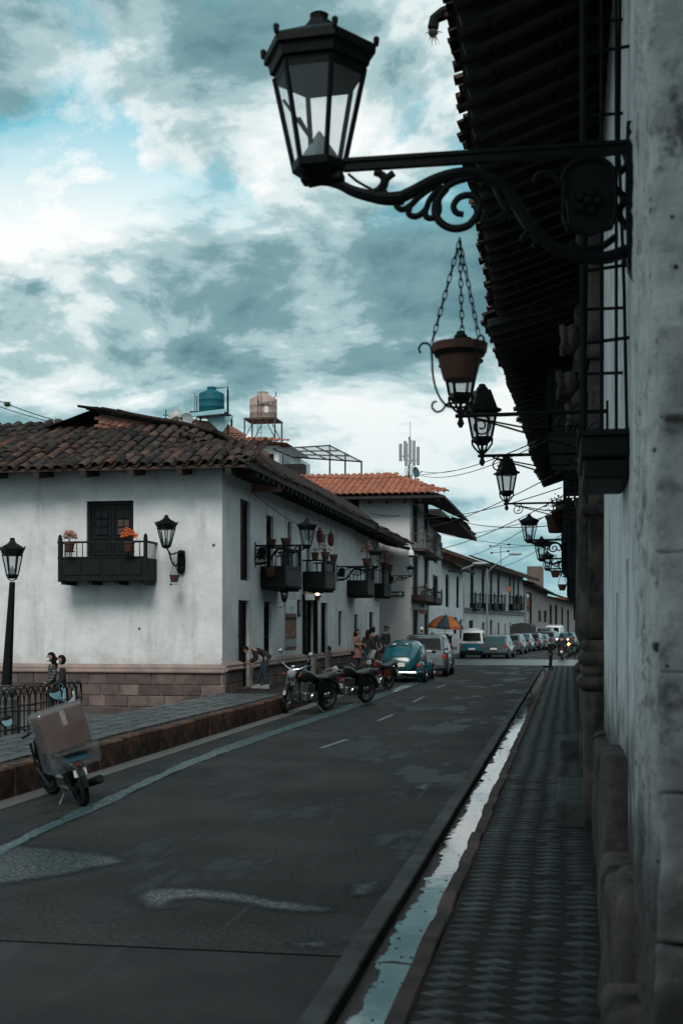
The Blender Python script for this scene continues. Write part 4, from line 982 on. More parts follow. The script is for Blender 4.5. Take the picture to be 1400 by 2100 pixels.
# eave of the mansion
EV1=[(-.70,-4,7.2),(-.75,3,7.2),(-.93,11,7.2),(-1.11,17.3,7.2),(-1.17,21.75,7.2)]
EV2=[(-1.29,20.6,7.02),(-1.10,29.4,7.02),(-.90,44.5,7.02)]
def ev(E,y):
    for (x0,y0,z0),(x1,y1,z1) in zip(E,E[1:]):
        if y0<=y<=y1: return x0+(x1-x0)*(y-y0)/(y1-y0)
    return E[-1][0]
def right_roof(H,E,wx,wz,step=.235,raf=.5,seed=0):
    L0=H.location; mb=MB()
    for (a,b) in zip(E,E[1:]):
        A_,B_=Vector(a),Vector(b); C_,D_=Vector((wx,b[1],wz)),Vector((wx,a[1],wz)); G,K=Vector((wx+5,b[1],wz+1.6)),Vector((wx+5,a[1],wz+1.6))
        mb.add([A_,B_,C_,D_],[(0,1,2,3)]); u=Vector((0,0,.12)); mb.add([A_+u,B_+u,G+u,K+u],[(3,2,1,0)]); mb.add([A_,B_,B_+u,A_+u],[(0,1,2,3)])
    e0,e1=E[0],E[-1]
    for e in (e0,e1): mb.add([e,(wx,e[1],wz),(wx+5,e[1],wz+1.72),(e[0],e[1],e[2]+.12)],[(0,1,2,3)])
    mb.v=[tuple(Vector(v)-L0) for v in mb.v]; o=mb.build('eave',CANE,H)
    y=E[0][1]+.2
    sl=(wz-E[0][2])/(wx-E[0][0])
    while y<E[-1][1]-.1:
        x0=ev(E,y); L_=wx-x0; a=math.atan2(wz-E[0][2],L_)
        m=MB().box(.02,L_+.1,-.05,.05,-.115,.0); r=m.build('rafter',WOODD,o,Vector((x0,y,E[0][2]))-L0); r.rotation_euler=(0,-a,rnd.uniform(-.03,.03)); y+=raf*rnd.uniform(.9,1.1)
    for f in (.22,.62):
        pts=[Vector((x+(wx-x)*f,y,z+(wz-z)*f-.03))-L0 for x,y,z in E]; MB().tube(pts,.022,5).build('batten',WOODD,o)
    y=E[0][1]+.1; n=0
    while y<E[-1][1]-.08:
        x0=ev(E,y); dz=.03*noise.noise((y*.8,seed,0)); dx=-.13*abs(noise.noise((y*1.3,seed,3)))-rnd.uniform(0,.07)
        lay(o,T_EAVE,Vector((x0-.03+dx,y+rnd.uniform(-.03,.03),E[0][2]+.17+dz))-L0,(0,-1,0),(1,0,.32),rnd.uniform(.85,1.1),1,.09)
        if n%2==0: lay(o,T_EAVE,Vector((x0+.02+dx,y+.12,E[0][2]+.21+dz))-L0,(0,-1,0),(1,0,.32),1,1,.09,flip=True)
        y+=step; n+=1
    return o
ev1=right_roof(RH1,EV1,.45,7.72)
# gutter spout sticking out of the eave
p=at(930,22,11.2)
sp_=MB().tube([p+Vector((.35,0,.14)),p+Vector((.05,0,.03)),p+Vector((-.10,0,-.02)),p+Vector((-.17,0,-.06)),p+Vector((-.185,0,-.14))],[.06,.06,.06,.05,.05],8)
r1(sp_,'gutter_spout',IRON,smooth=True)
def tuft(name,label,loc,n=40,l=.10,mat=LEAF):
    mb=MB()
    for i in range(n):
        a=rnd.uniform(0,6.283); e=rnd.uniform(-1.3,.6); d=Vector((math.cos(a)*math.cos(e),math.sin(a)*math.cos(e),math.sin(e)))
        q=l*rnd.uniform(.5,1); mid=d*q*.55+Vector((0,0,.004)); mb.tube([(0,0,0),mid,d*q+Vector((0,0,-.02))],[.004,.003,.001],4)
    mb.ball((0,0,0),l*.42,l*.42,l*.38,8,6)
    o=mb.build(name,mat,None,loc); return tag(o,label,'plant')
tuft('air_plant','spiky dry plant hanging from the end of the gutter spout',p+Vector((-.185,0,-.18)))
# second building on the right: wooden gallery under the eave
RH2=thing('balcony_house','dark two storey house on the right with wooden gallery beyond the carved portal','house',(.40,21.8,0))
FQ=Fac(RH2,(.52,45),(.40,21.8))
for u in (3,7,11,15,19): FQ.door_at(u,u+1.1,.05,2.5,WOOD)
FQ.wall(7.5,PLASTER_R,0)
right_roof(RH2,EV2,.5,7.5,raf=.6,seed=4)
def gallery(H,y0,y1,x,z0,z1,zr,label=None):
    L0=H.location
    def g(mb,n,m,par=None): mb.v=[tuple(Vector(v)-L0) for v in mb.v]; return mb.build(n,m,par or H)
    o=g(MB().box(x,.42,y0,y1,z0,z0+.12).box(x,x+.06,y0,y1,z0+.12,zr).box(x+.06,.42,y0,y0+.06,z0+.12,zr).box(x,.42,y0,y1,z1,z1+.12),'gallery',WOOD)
    n=max(3,int((y1-y0)/1.0))
    for i in range(n+1):
        y=y0+.05+(y1-y0-.1)*i/n; g(MB().box(x-.02,x+.07,y-.05,y+.05,z0+.1,z1),'post',WOOD,o)
    k=0; z=zr+.1
    g(MB().box(x-.03,.42,y0-.03,y0+.09,zr,zr+.06),'rail',WOOD,o)
    for i in range(3):
        xx=x+.12+(.40-x-.12)*i/2.6; g(MB().box(xx-.03,xx+.03,y0,y0+.06,zr+.06,z1),'post',WOOD,o)
    while z<z1-.05:
        g(MB().box(x+.05,.42,y0+.015,y0+.035,z,z+.03),'slat',WOODB,o); g(MB().box(x,x+.02,y0+.06,y1-.06,z,z+.03),'slat',WOODB,o); z+=.13
    return o
gallery(RH2,22.3,27.0,-.36,5.45,6.55,5.85)
gallery(RH2,33,38,-.12,3.6,6.0,4.3); gallery(RH2,39,43,-.20,3.9,5.2,4.5)
L0=RH2.location
tr=MB().add([(-.46,38.9,5.55),(-.46,43.2,5.55),(.3,43.2,5.95),(.3,38.9,5.95)],[(0,1,2,3)]).add([(-.46,38.9,5.48),(-.46,43.2,5.48),(.3,43.2,5.88),(.3,38.9,5.88)],[(3,2,1,0)])
tr.v=[tuple(Vector(v)-L0) for v in tr.v]; cr=tr.build('canopy_roof',TILEN,RH2)
for i in range(14): lay(cr,T_EAVE,Vector((-.50,39+.3*i,5.58))-L0,(0,-1,0),(1,0,.43),1.2,1.6,.04)
# further house on the right
RH3=thing('far_right_house','pale house on the right far along the diamond tiled pavement','house',(.66,45.1,0))
FZ=Fac(RH3,(.72,69.4),(.62,45.1))
for u in (2,6,10,14,18,22): FZ.door_at(u,u+1,.05,2.4,WOODB)
FZ.wall(6.4,PLASTER,0)
MB().box(0,6,24.2,24.3,0,6.4).build('end_wall',PLASTER,RH3)
right_roof(RH3,[(-.35,45.2,6.3),(-.1,69.8,6.1)],.7,6.7,step=.4,raf=1.0,seed=9)
gallery(RH3,50,54,-.05,3.3,5.2,4.0); gallery(RH3,58,62,0.05,3.3,5.2,4.0)
# dark sign box hanging from the far right wall
p=at(1182,1210,40); tag(MB().bbox(-.10,.12,-.1,.1,-.95,.75,.02).tube([(0,0,.75),(0,0,1.0),(.5,0,1.0)],.02,6).build('hanging_sign',WOOD,None,p),'dark upright sign box hanging from the far right wall under the last lanterns','sign')
# ---------------------------------------------------------------- lanterns
def ringpts(n,r,z,a0): return [(r*math.cos(a0+2*math.pi*k/n),r*math.sin(a0+2*math.pi*k/n),z) for k in range(n)]
def lantern_parts(t,n=6,h=.62,rt=.27,rb=.14,roof='hex',s=1.0,a0=0.0,mat=IRON,glass=LAMPGLASS,z=0,bulb=True,collar=True):
    "lantern head with its underside at height z (all in the thing's own space)"
    Z=lambda v:z+v*s
    rt*=s; rb*=s
    b=MB().loft([ringpts(n,rb*.55,Z(-.07),a0),ringpts(n,rb*1.05,Z(-.02),a0),ringpts(n,rb*1.1,Z(.02),a0)]); t.append(b.build('base',mat))
    zt=Z(h)
    bt=ringpts(n,rb,Z(.02),a0); tt=ringpts(n,rt,zt,a0)
    for k in range(n):
        t.append(MB().tube([bt[k],tt[k]],.013*s+.002,4).build('frame_bar',mat))
    for k in range(n):
        j=(k+1)%n; P=[Vector(bt[k]),Vector(bt[j]),Vector(tt[j]),Vector(tt[k])]; c=sum(P,Vector())/4
        t.append(MB().add([c+(p-c)*.95 for p in P],[(0,1,2,3)]).build('glass_pane',glass))
    if roof=='hex':
        rr=[(rt*.98,-.05),(rt*1.0,.02),(rt*1.10,.03),(rt*1.14,.10),(rt*1.24,.115),(rt*1.24,.175),(rt*1.2,.19)]
        rr=[(r,q*.72) for r,q in rr]; prof=[(r,zt+q*s) for r,q in rr]+[(rt*.86,zt+.18*s),(rt*.50,zt+.225*s),(rt*.40,zt+.24*s),(rt*.24,zt+.295*s)]
        t.append(MB().loft([ringpts(n,r,q,a0) for r,q in prof]).build('roof',mat))
        t.append(MB().lathe([(.045*s,zt+.285*s),(.05*s,zt+.31*s),(.055*s,zt+.33*s),(.035*s,zt+.34*s),(.028*s,zt+.345*s)],10).build('finial',mat))
        for k in ringpts(n,rt*1.25,zt+.12*s,a0):
            t.append(MB().lathe([(.012*s,0),(.016*s,.02*s),(.018*s,.042*s),(.009*s,.052*s)],8,k).build('corner_knob',mat))
    else:   # tall hipped hood with a wide brim
        prof=[(rt*1.0,-.03),(rt*1.02,.0),(rt*1.32,-.012),(rt*1.34,.012),(rt*1.05,.035),(rt*.62,.23),(rt*.56,.24)]
        t.append(MB().loft([ringpts(n,r,zt+q*s,a0) for r,q in prof]).build('roof',mat))
        t.append(MB().lathe([(rt*.34,zt+.235*s),(rt*.36,zt+.262*s),(rt*.24,zt+.28*s),(rt*.22,zt+.30*s),(rt*.1,zt+.31*s)],10).build('finial',mat))
        for k in range(n):   # curved feet down to the arm
            a=a0+2*math.pi*k/n; c,s_=math.cos(a),math.sin(a)
            pts=[(c*rb*1.05,s_*rb*1.05,Z(.0)),(c*rb*1.02,s_*rb*1.02,Z(-.06)),(c*rb*.7,s_*rb*.7,Z(-.11)),(c*rb*.35,s_*rb*.35,Z(-.15)),(0,0,Z(-.17))]
            t.append(MB().tube(pts,.012*s,5).build('foot',mat))
        t.append(MB().lathe([(.015*s,Z(-.30)),(.035*s,Z(-.26)),(.02*s,Z(-.22)),(.03*s,Z(-.17)),(.018*s,Z(-.12)),(.012*s,Z(-.02))],8).build('stem',mat))
    if bulb: t.append(MB().lathe([(rb*.85,Z(.025)),(rb*.8,Z(.04)),(rb*.06,Z(.20)),(.001,Z(.205))],4).build('lamp_cone',pm('lamp_cone_grey',(.16,.19,.19),None,4,.5)))
def adopt(parts,root,off=(0,0,0)):
    for p in parts:
        p.parent=root; p.location=Vector(p.location)+Vector(off)
def curve(pts,sub=6,closed=False):
    P=[Vector(p) for p in pts]; n=len(P); out=[]
    for i in range(n if closed else n-1):
        p0,p1,p2,p3=(P[(i-1)%n] if closed or i>0 else P[0]*2-P[1]),P[i],P[(i+1)%n],(P[(i+2)%n] if closed or i+2<n else P[n-1]*2-P[n-2])
        for k in range(sub):
            t=k/sub; out.append(.5*((2*p1)+(p2-p0)*t+(2*p0-5*p1+4*p2-p3)*t*t+(3*p1-p0-3*p2+p3)*t**3))
    if not closed: out.append(P[-1])
    return out
def spiral(cx,cz,r0,r1,a0,turns,n=26,y=0): return [(cx+(r0+(r1-r0)*i/n)*math.cos(a0+turns*2*math.pi*i/n),y,cz+(r0+(r1-r0)*i/n)*math.sin(a0+turns*2*math.pi*i/n)) for i in range(n+1)]
SC=2600/7.0
def px_curve(pts): return [((x-1290)/SC,0,(352-y)/SC) for x,y in pts]    # bracket space: wall at x=0, arm towards -x, z from the collar
def scroll_bracket(out,mat=IRON,scale=1.0):
    def T(pts,r,name='scroll',n=7,c=True):
        q=curve(px_curve(pts),5) if c else px_curve(pts)
        rr=[r]*len(q) if not isinstance(r,tuple) else [r[0]+(r[1]-r[0])*i/(len(q)-1) for i in range(len(q))]
        out.append(MB().tube(q,rr,n).build(name,mat,smooth=True))
    out.append(MB().box(-1.56,0,-.022,.022,(352-350)/SC,(352-329)/SC).box(-1.56,0,-.034,.034,(352-334)/SC,(352-328)/SC+.004).build('arm',mat))
    out.append(MB().bbox(-1.80,-1.56,-.05,.05,-.055,.0,.012).build('collar',mat))
    T([(636,372),(668,368),(700,376),(730,392),(765,404),(800,412),(835,412)],(.022,.040),'lower_arm')
    T([(830,411),(862,397),(900,380),(945,370),(985,374),(1030,396),(1060,432),(1090,482),(1130,522),(1180,548),(1240,556),(1296,540)],(.034,.036),'lower_arm')
    T([(1005,383),(965,380),(928,392),(905,420),(901,450),(916,472),(940,482),(968,477),(986,458)],(.022,.022))
    T([(986,458),(990,436),(982,420),(966,415),(948,420),(938,436),(944,450),(958,454)],(.022,.017))
    T([(826,410),(820,426),(832,436),(848,430),(870,410),(905,388)],.018); T([(848,430),(846,446),(862,452),(880,440),(890,418),(915,392)],.018); T([(880,440),(882,454),(897,457),(908,444),(908,420),(925,398)],.018)
    T([(770,404),(788,392),(796,376),(790,362),(775,356)],(.03,.02)); T([(800,408),(792,390),(800,372),(815,360)],.02)
    T([(720,356),(738,372),(757,384),(776,395)],.008,c=False)
    T([(1022,400),(1035,430),(1045,450),(1020,470),(1000,468),(1005,450)],.018)
    T([(1075,515),(1085,498),(1105,498),(1112,515),(1098,524)],.016)
    # shield plate with raised rim and boss
    def sh(x,y): return ((x-1290)/SC,(352-y)/SC)
    arc=[sh(1208+52*math.cos(a),402-44*math.sin(a)) for a in [math.pi*k/10 for k in range(11)]]
    poly=[sh(1160,402)]+list(reversed(arc))[1:-1]+[sh(1260,402),sh(1256,498),sh(1170,500)]
    out.append(MB().prism(poly,-.02,.02).build('shield',mat))
    rim=[(x,-.03,z) for x,z in [sh(1160,404),sh(1158,470),sh(1168,500),sh(1210,512),sh(1252,500),sh(1262,470),sh(1260,404)]]
    out.append(MB().tube(rim,.014,6).build('rim',mat))
    out.append(MB().tube([(x,-.03,z) for x,z in list(reversed(arc))],.016,6).build('rim',mat))
    mb=MB()
    for k in range(5): a=k*1.2566; mb.ball((sh(1208,446)[0]+.05*math.cos(a),-.03,sh(1208,446)[1]+.05*math.sin(a)),.03,.02,.03,8,6)
    mb.ball((sh(1208,446)[0],-.04,sh(1208,446)[1]),.03,.025,.03,8,6); out.append(mb.build('rosette',mat,smooth=True))
    T([(1150,400),(1130,380),(1110,380),(1100,395)],.014); T([(1172,520),(1190,535),(1230,535),(1262,515)],.02); T([(1262,420),(1278,440),(1268,470),(1284,500)],.02); T([(1266,390),(1284,372),(1280,350)],.02)
    # wall plate
    out.append(MB().prism([((1282-1290)/SC,.16),((1296-1290)/SC,.16),((1300-1290)/SC,-.55),((1296-1290)/SC,-.68),((1284-1290)/SC,-.62),((1280-1290)/SC,-.2)],-.05,.05).build('wall_plate',mat))
def wall_lantern(label,loc,rz,scale=1,style='hex',group='lanterns over the right pavement',arm=None,mat=IRON,glass=LAMPGLASS):
    t=thing('wall_lantern',label,'lantern',loc,rz,group); ps=[]
    scroll_bracket(ps,mat); adopt(ps,t)
    ps=[]; lantern_parts(ps,6,.525,.262,.150,'hex',1.0,R(56),mat,glass); adopt(ps,t,(-1.70,0,.035)); 
    # loose rods inside
    t2=MB().tube([(-1.90,-.02,.42),(-1.66,.02,.07)],.009,5).build('rod',mat,t); MB().tube([(-1.81,-.03,.31),(-1.68,.0,.07)],.011,5).build('rod',mat,t)
    t.scale=(scale,)*3; return t
# nearest lantern
LY=7.12; LX=.335
p=at(1288,316,7.0)
lan1=wall_lantern('large black lantern on scrolled iron arm, nearest, fixed to the rough pier',(LX,p.y,p.z),0,1.028)
lz=at(700,350,7.0).z
# further scrolled lanterns
ANG={'hex':1}
def put_dup(px,py_bar,d,lampx,label,s):
    c=copy_tree(lan1); a=at(lampx,py_bar,d); c.location=(a.x+1.69*s,a.y,a.z); c.scale=(s,)*3; c['label']=label; return c
put_dup(0,1110,33.5,1085,'hexagonal lantern before the bright cloud, between the square lanterns and the scrolled ones',.80)
put_dup(0,1148,41.0,1110,'small scrolled lantern overlapping the one behind it, above the far houses',.84)
put_dup(0,1168,50,1122,'smallest scrolled lantern at the far end of the right row',.82)
# square hooded lanterns on straight bars
def bar_lantern(label,d,px,pyb,s,wallx):
    a=at(px,pyb,d); t=thing('bar_lantern',label,'lantern',(a.x,a.y,a.z),0,'lanterns over the right pavement'); ps=[]
    lantern_parts(ps,4,.30,.178,.118,'hood',s,R(45+22),IRON,LAMPGLASS2,z=.19*s,bulb=False); adopt(ps,t)
    L_=wallx-a.x
    MB().tube([(-.05,0,0),(L_,0,.005)],.02,6).build('arm',IRON,t)
    MB().tube([(.12,0,-.02),(L_*.5,0,-.20),(L_,0,-.42)],.010,5).build('brace',IRON,t); MB().tube([(.16,0,-.03),(L_*.45,0,-.13),(L_*.8,0,-.12)],.009,5).build('brace',IRON,t)
    MB().tube(spiral(.19,-.10,.10,.02,R(80),-1.6),.009,5).build('scroll',IRON,t); MB().tube(spiral(L_*.72,-.12,.11,.02,R(100),1.6),.009,5).build('scroll',IRON,t); MB().tube(spiral(L_-.1,-.2,.11,.02,R(60),1.6),.009,5).build('scroll',IRON,t)
    MB().bbox(L_-.02,L_,-.04,.04,-.5,.1,.005).build('wall_plate',IRON,t); return t
bar_lantern('square hooded lantern partly hidden behind the hanging clay pot',11.9,944,853,1.0,.36)
bar_lantern('square hooded lantern second along the bars, right of the hanging pot',14.9,988,935,1.06,.38)
bar_lantern('square hooded lantern third along the bars, just above the bright cloud',22.2,1038,1033,1.08,.42)
# hanging clay pot on chains under the nearest lantern
def hanging_pot():
    a=at(942,487,7.0); t=thing('hanging_pot','terracotta pot in iron ring hanging on three chains below the nearest lantern','flower pot',(a.x,a.y,a.z))
    D=FPX/7.0; zr=-(706-487)/D
    link_=MB()
    def lm(): 
        m=MB(); pts=[]
        for k in range(10):
            u=2*math.pi*k/10; pts.append((.0105*math.cos(u),0,.024*math.sin(u)+.008*(1 if math.sin(u)>0 else -1)))
        m.tube(pts,.0034,5,True); return m.mesh('chain_link',True)
    me=lm(); me.materials.append(IRON); rp_=.150
    for k,a0 in enumerate((R(187),R(280),R(-42))):
        e=Vector((rp_*math.cos(a0),rp_*math.sin(a0),zr+.02)); s0=Vector((0,0,-.02)); n=int((e-s0).length/.047)
        ch=MB().tube([s0,s0+(e-s0)*.01],.003,4).build('chain',IRON,t)
        d=(e-s0).normalized()
        for i in range(n):
            o=link('chain_link',me,None,ch,s0+(e-s0)*((i+.5)/n)); q=d.to_track_quat('Z','X'); o.rotation_euler=(q@Euler((0,0,R(90)*(i%2)+.3)).to_quaternion()).to_euler()
    MB().tube([(0,0,.0),(0,0,-.04)],.006,5).build('hook',IRON,t)
    z0=zr-.20
    MB().lathe([(.085,z0),(.092,z0+.01),(.128,z0+.15),(.150,z0+.155),(.155,z0+.20),(.140,z0+.20),(.12,z0+.12),(.02,z0+.11)],24).build('pot',TERRA,t,smooth=True)
    MB().tube([(.133*math.cos(k*math.pi/12),.133*math.sin(k*math.pi/12),zr-.06) for k in range(24)],.008,5,True).build('ring',IRON,t)
    MB().tube([(.075*math.cos(k*math.pi/10),.075*math.sin(k*math.pi/10),zr-.335) for k in range(20)],.008,5,True).build('ring',IRON,t)
    for a0 in (R(185),R(65),R(-50)):
        c,s=math.cos(a0),math.sin(a0)
        prof=[(.22,-.02),(.205,.0),(.175,.005),(.158,-.02),(.15,-.08),(.147,-.16),(.135,-.24),(.11,-.30),(.075,-.335),(.085,-.36),(.12,-.375),(.15,-.36),(.165,-.33)]
        prof=[(.215,-.045),(.225,-.02),(.21,.005),(.185,.01),(.16,-.01),(.152,-.08),(.148,-.16),(.132,-.24),(.105,-.30),(.08,-.335),(.10,-.365),(.13,-.37),(.152,-.345),(.145,-.318),(.125,-.315)]
        MB().tube(curve([(c*r,s*r,zr+z) for r,z in prof],3),.0065,5).build('scroll_holder',IRON,t)
    return t
hanging_pot()
# lantern on the corner house front wall
def left_lantern(label,lamp,base,mount,d,s,deg=0,mat=IRON,group='lanterns of the corner house'):
    pass
w0=onY(373,1150,32.8); l0=onY(345,1120,31.9)
t=thing('wall_lantern','black lantern on short carved bracket right of the front balcony','lantern',(w0.x,32.8,w0.z),0,'lanterns of the corner house'); ps=[]
off=Vector((l0.x,31.75,l0.z))-Vector(t.location)
lantern_parts(ps,8,.46,.235,.12,'hex',1.0,R(10)); adopt(ps,t,off)
MB().tube(curve([off+Vector((0,0,-.05)),off*.7+Vector((0,0,-.10)),off*.3+Vector((0,0,.1)),(0,-.05,.16)],4),.022,6).build('arm',IRON,t)
MB().tube(curve([off*.85+Vector((0,0,-.08)),off*.6+Vector((0,0,-.30)),off*.35+Vector((0,0,-.28)),off*.2+Vector((0,0,-.1)),(0,-.05,-.25)],4),.025,6).build('scroll',IRON,t)
MB().prism([(-.09,.27),(.09,.27),(.11,.0),(.10,-.25),(.0,-.38),(-.10,-.25),(-.11,.0)],-.07,-.003).ball((0,-.08,.2),.10,.06,.09).ball((0,-.08,-.24),.11,.06,.12).build('wall_plate',IRON,t)
a=onY(358,1150,32.15); t=thing('hanging_pot','small clay pot hung on thin wires under the carved bracket','flower pot',(a.x,32.15,a.z))
b=onY(357,1187,32.15).z-a.z
MB().lathe([(.08,b-.09),(.13,b+.08),(.14,b+.10),(.12,b+.10),(.02,b+.06)],16).build('pot',TERRA,t)
for q in (-.11,.11): MB().tube([(0,0,0),(q,0,b+.1)],.006,4).build('wire',IRON,t)
MB().tube([(-.12,0,b+.1),(-.1,0,b-.15),(.1,0,b-.14)],.007,4).ball((-.1,0,b-.15),.03,.03,.03,6,5).build('holder',IRON,t)
# lanterns on the street facade, on scrolled arms
def facade_lantern(label,pxw,pyw,pxl,pyl,S,s,mat):
    u,z=S.uz(pxw,pyw); W_=S.world(u,0,z); dl=(W_.x*-ST+W_.y*CT)
    c=copy_tree(lan1); c.location=W_; 
    # arm points to +X (into the street)
    c.rotation_euler=(0,0,R(180)); c.scale=(s,)*3; c['label']=label; c['group']='lanterns of the corner house'
    return c
facade_lantern('greenish lantern on a long scrolled arm over the first street balcony',523,1122,605,1118,S1,.92,IRONB)
facade_lantern('greenish lantern on a scrolled arm over the third street balcony',690,1164,755,1158,S2,.92,IRONB)
facade_lantern('lantern beyond the last street balcony of the row house',797,1182,825,1176,Fac(H2,(-8.6,58),(-8.6,64)),.62,IRON)
# post lantern at the left edge
def lamp_post():
    d=26.5; b=at(14,1560,d); top=at(22,1182,d)
    t=thing('lamp_post','dark street lamp post with glazed lantern behind the hooped fence','street lamp',(b.x,b.y,-.15))
    dx=.13
    h=top.z+.15
    MB().lathe([(.30,0),(.30,.62),(.26,.68),(.27,.80),(.20,.86),(.23,.95),(.15,1.05),(.125,1.1)],8).build('pedestal',pm('grey_pedestal',(.07,.072,.072),(.05,.05,.05),4,.8),t)
    MB().loft([ringpts(8,.118,1.05,0),[(x+dx,y,z) for x,y,z in ringpts(8,.062,h-.12,0)]]).build('post',IRON,t)
    ps=[]; lantern_parts(ps,6,.44,.205,.12,'hex',1.0,R(20),IRON,z=0); adopt(ps,t,(dx,0,h+.02))
    MB().tube([(dx-.1,0,h),(dx-.1,0,h-.05),(dx,0,h-.1),(dx+.1,0,h-.05),(dx+.1,0,h)],.014,5).build('cradle',IRON,t)
lamp_post()
# hooped iron fence
def hoop_fence(label,A,B,n,h=.78):
    A=Vector(A);B=Vector(B); d=(B-A); t=thing('hoop_fence',label,'fence',A,0)
    for i in range(n):
        a=d*(i/n); b=d*((i+2)/n) if i<n-1 else d*((i+1)/n); r=(b-a).length/2; m=(a+b)/2
        pts=[a,a+Vector((0,0,h-r*1.1))]+[m+(a-m)*math.cos(k*math.pi/8)+Vector((0,0,h-r*1.1+r*1.1*math.sin(k*math.pi/8))) for k in range(1,8)]+[b+Vector((0,0,h-r*1.1)),b]
        MB().tube(pts,.011,5).build('hoop',IRON,t)
    for z in (.12,.48): MB().tube([Vector((0,0,z)),d+Vector((0,0,z))],.012,5).build('rail',IRON,t)
hoop_fence('low black hooped fence along the left pavement',(-9.0,17.5,LZ-.03),(-9.0,22.6,LZ-.03),22)
hoop_fence('low black hooped fence turning away round the lamp post bed',(-9.15,22.7,LZ-.25),(-13.4,23.6,-.15),24,.98)
# ---------------------------------------------------------------- wheels and motorcycles (x forward, z up)
def wheel(t,x,y,R_,w_,rimmat,spokes=8,yaw=0,name='wheel',hub=.06,z=None):
    z=R_ if z is None else z
    def tor(R0,r,n=26,m=8): 
        mb=MB(); rings=[]
        for i in range(n):
            a=2*math.pi*i/n; rings.append([((R0+r*math.cos(2*math.pi*k/m))*math.cos(a),w_*.5*math.sin(2*math.pi*k/m),(R0+r*math.cos(2*math.pi*k/m))*math.sin(a)) for k in range(m)])
        rings.append(rings[0]); return mb.loft(rings,False,False)
    o=tor(R_-.045,.045).build(name,RUBBER,t,(x,y,z),yaw,True)
    tor(R_-.10,.018,22,6).build('rim',rimmat,o,smooth=True)
    M=Matrix.Rotation(R(90),4,'X')
    MB().lathe([(hub*.6,-.05),(hub,-.045),(hub,.045),(hub*.6,.05)],12,M=M).build('hub',rimmat,o)
    for k in range(spokes):
        a=2*math.pi*k/spokes; MB().tube([(hub*math.cos(a),0,hub*math.sin(a)),((R_-.1)*math.cos(a),0,(R_-.1)*math.sin(a))],.012 if spokes<10 else .004,5).build('spoke',rimmat,o)
    return o
def mirror(t,p,q,r=.055,mat=BLACKM):
    o=MB().tube(curve([p,((p[0]+q[0])/2-.02,(p[1]*.6+q[1]*.4),(p[2]+q[2])/2),q],4),.007,5).build('mirror',mat,t)
    MB().ball((q[0],q[1],q[2]+.03),.02,r*1.1,r,12,8).build('mirror_shell',mat,o)
    MB().lathe([(r*.95,0),(r*.9,.004)],14,sy=.9,M=Matrix.Translation((q[0]-.021,q[1],q[2]+.03))@Matrix.Rotation(R(-66),4,'Y')).build('mirror_glass',CHROME,o)
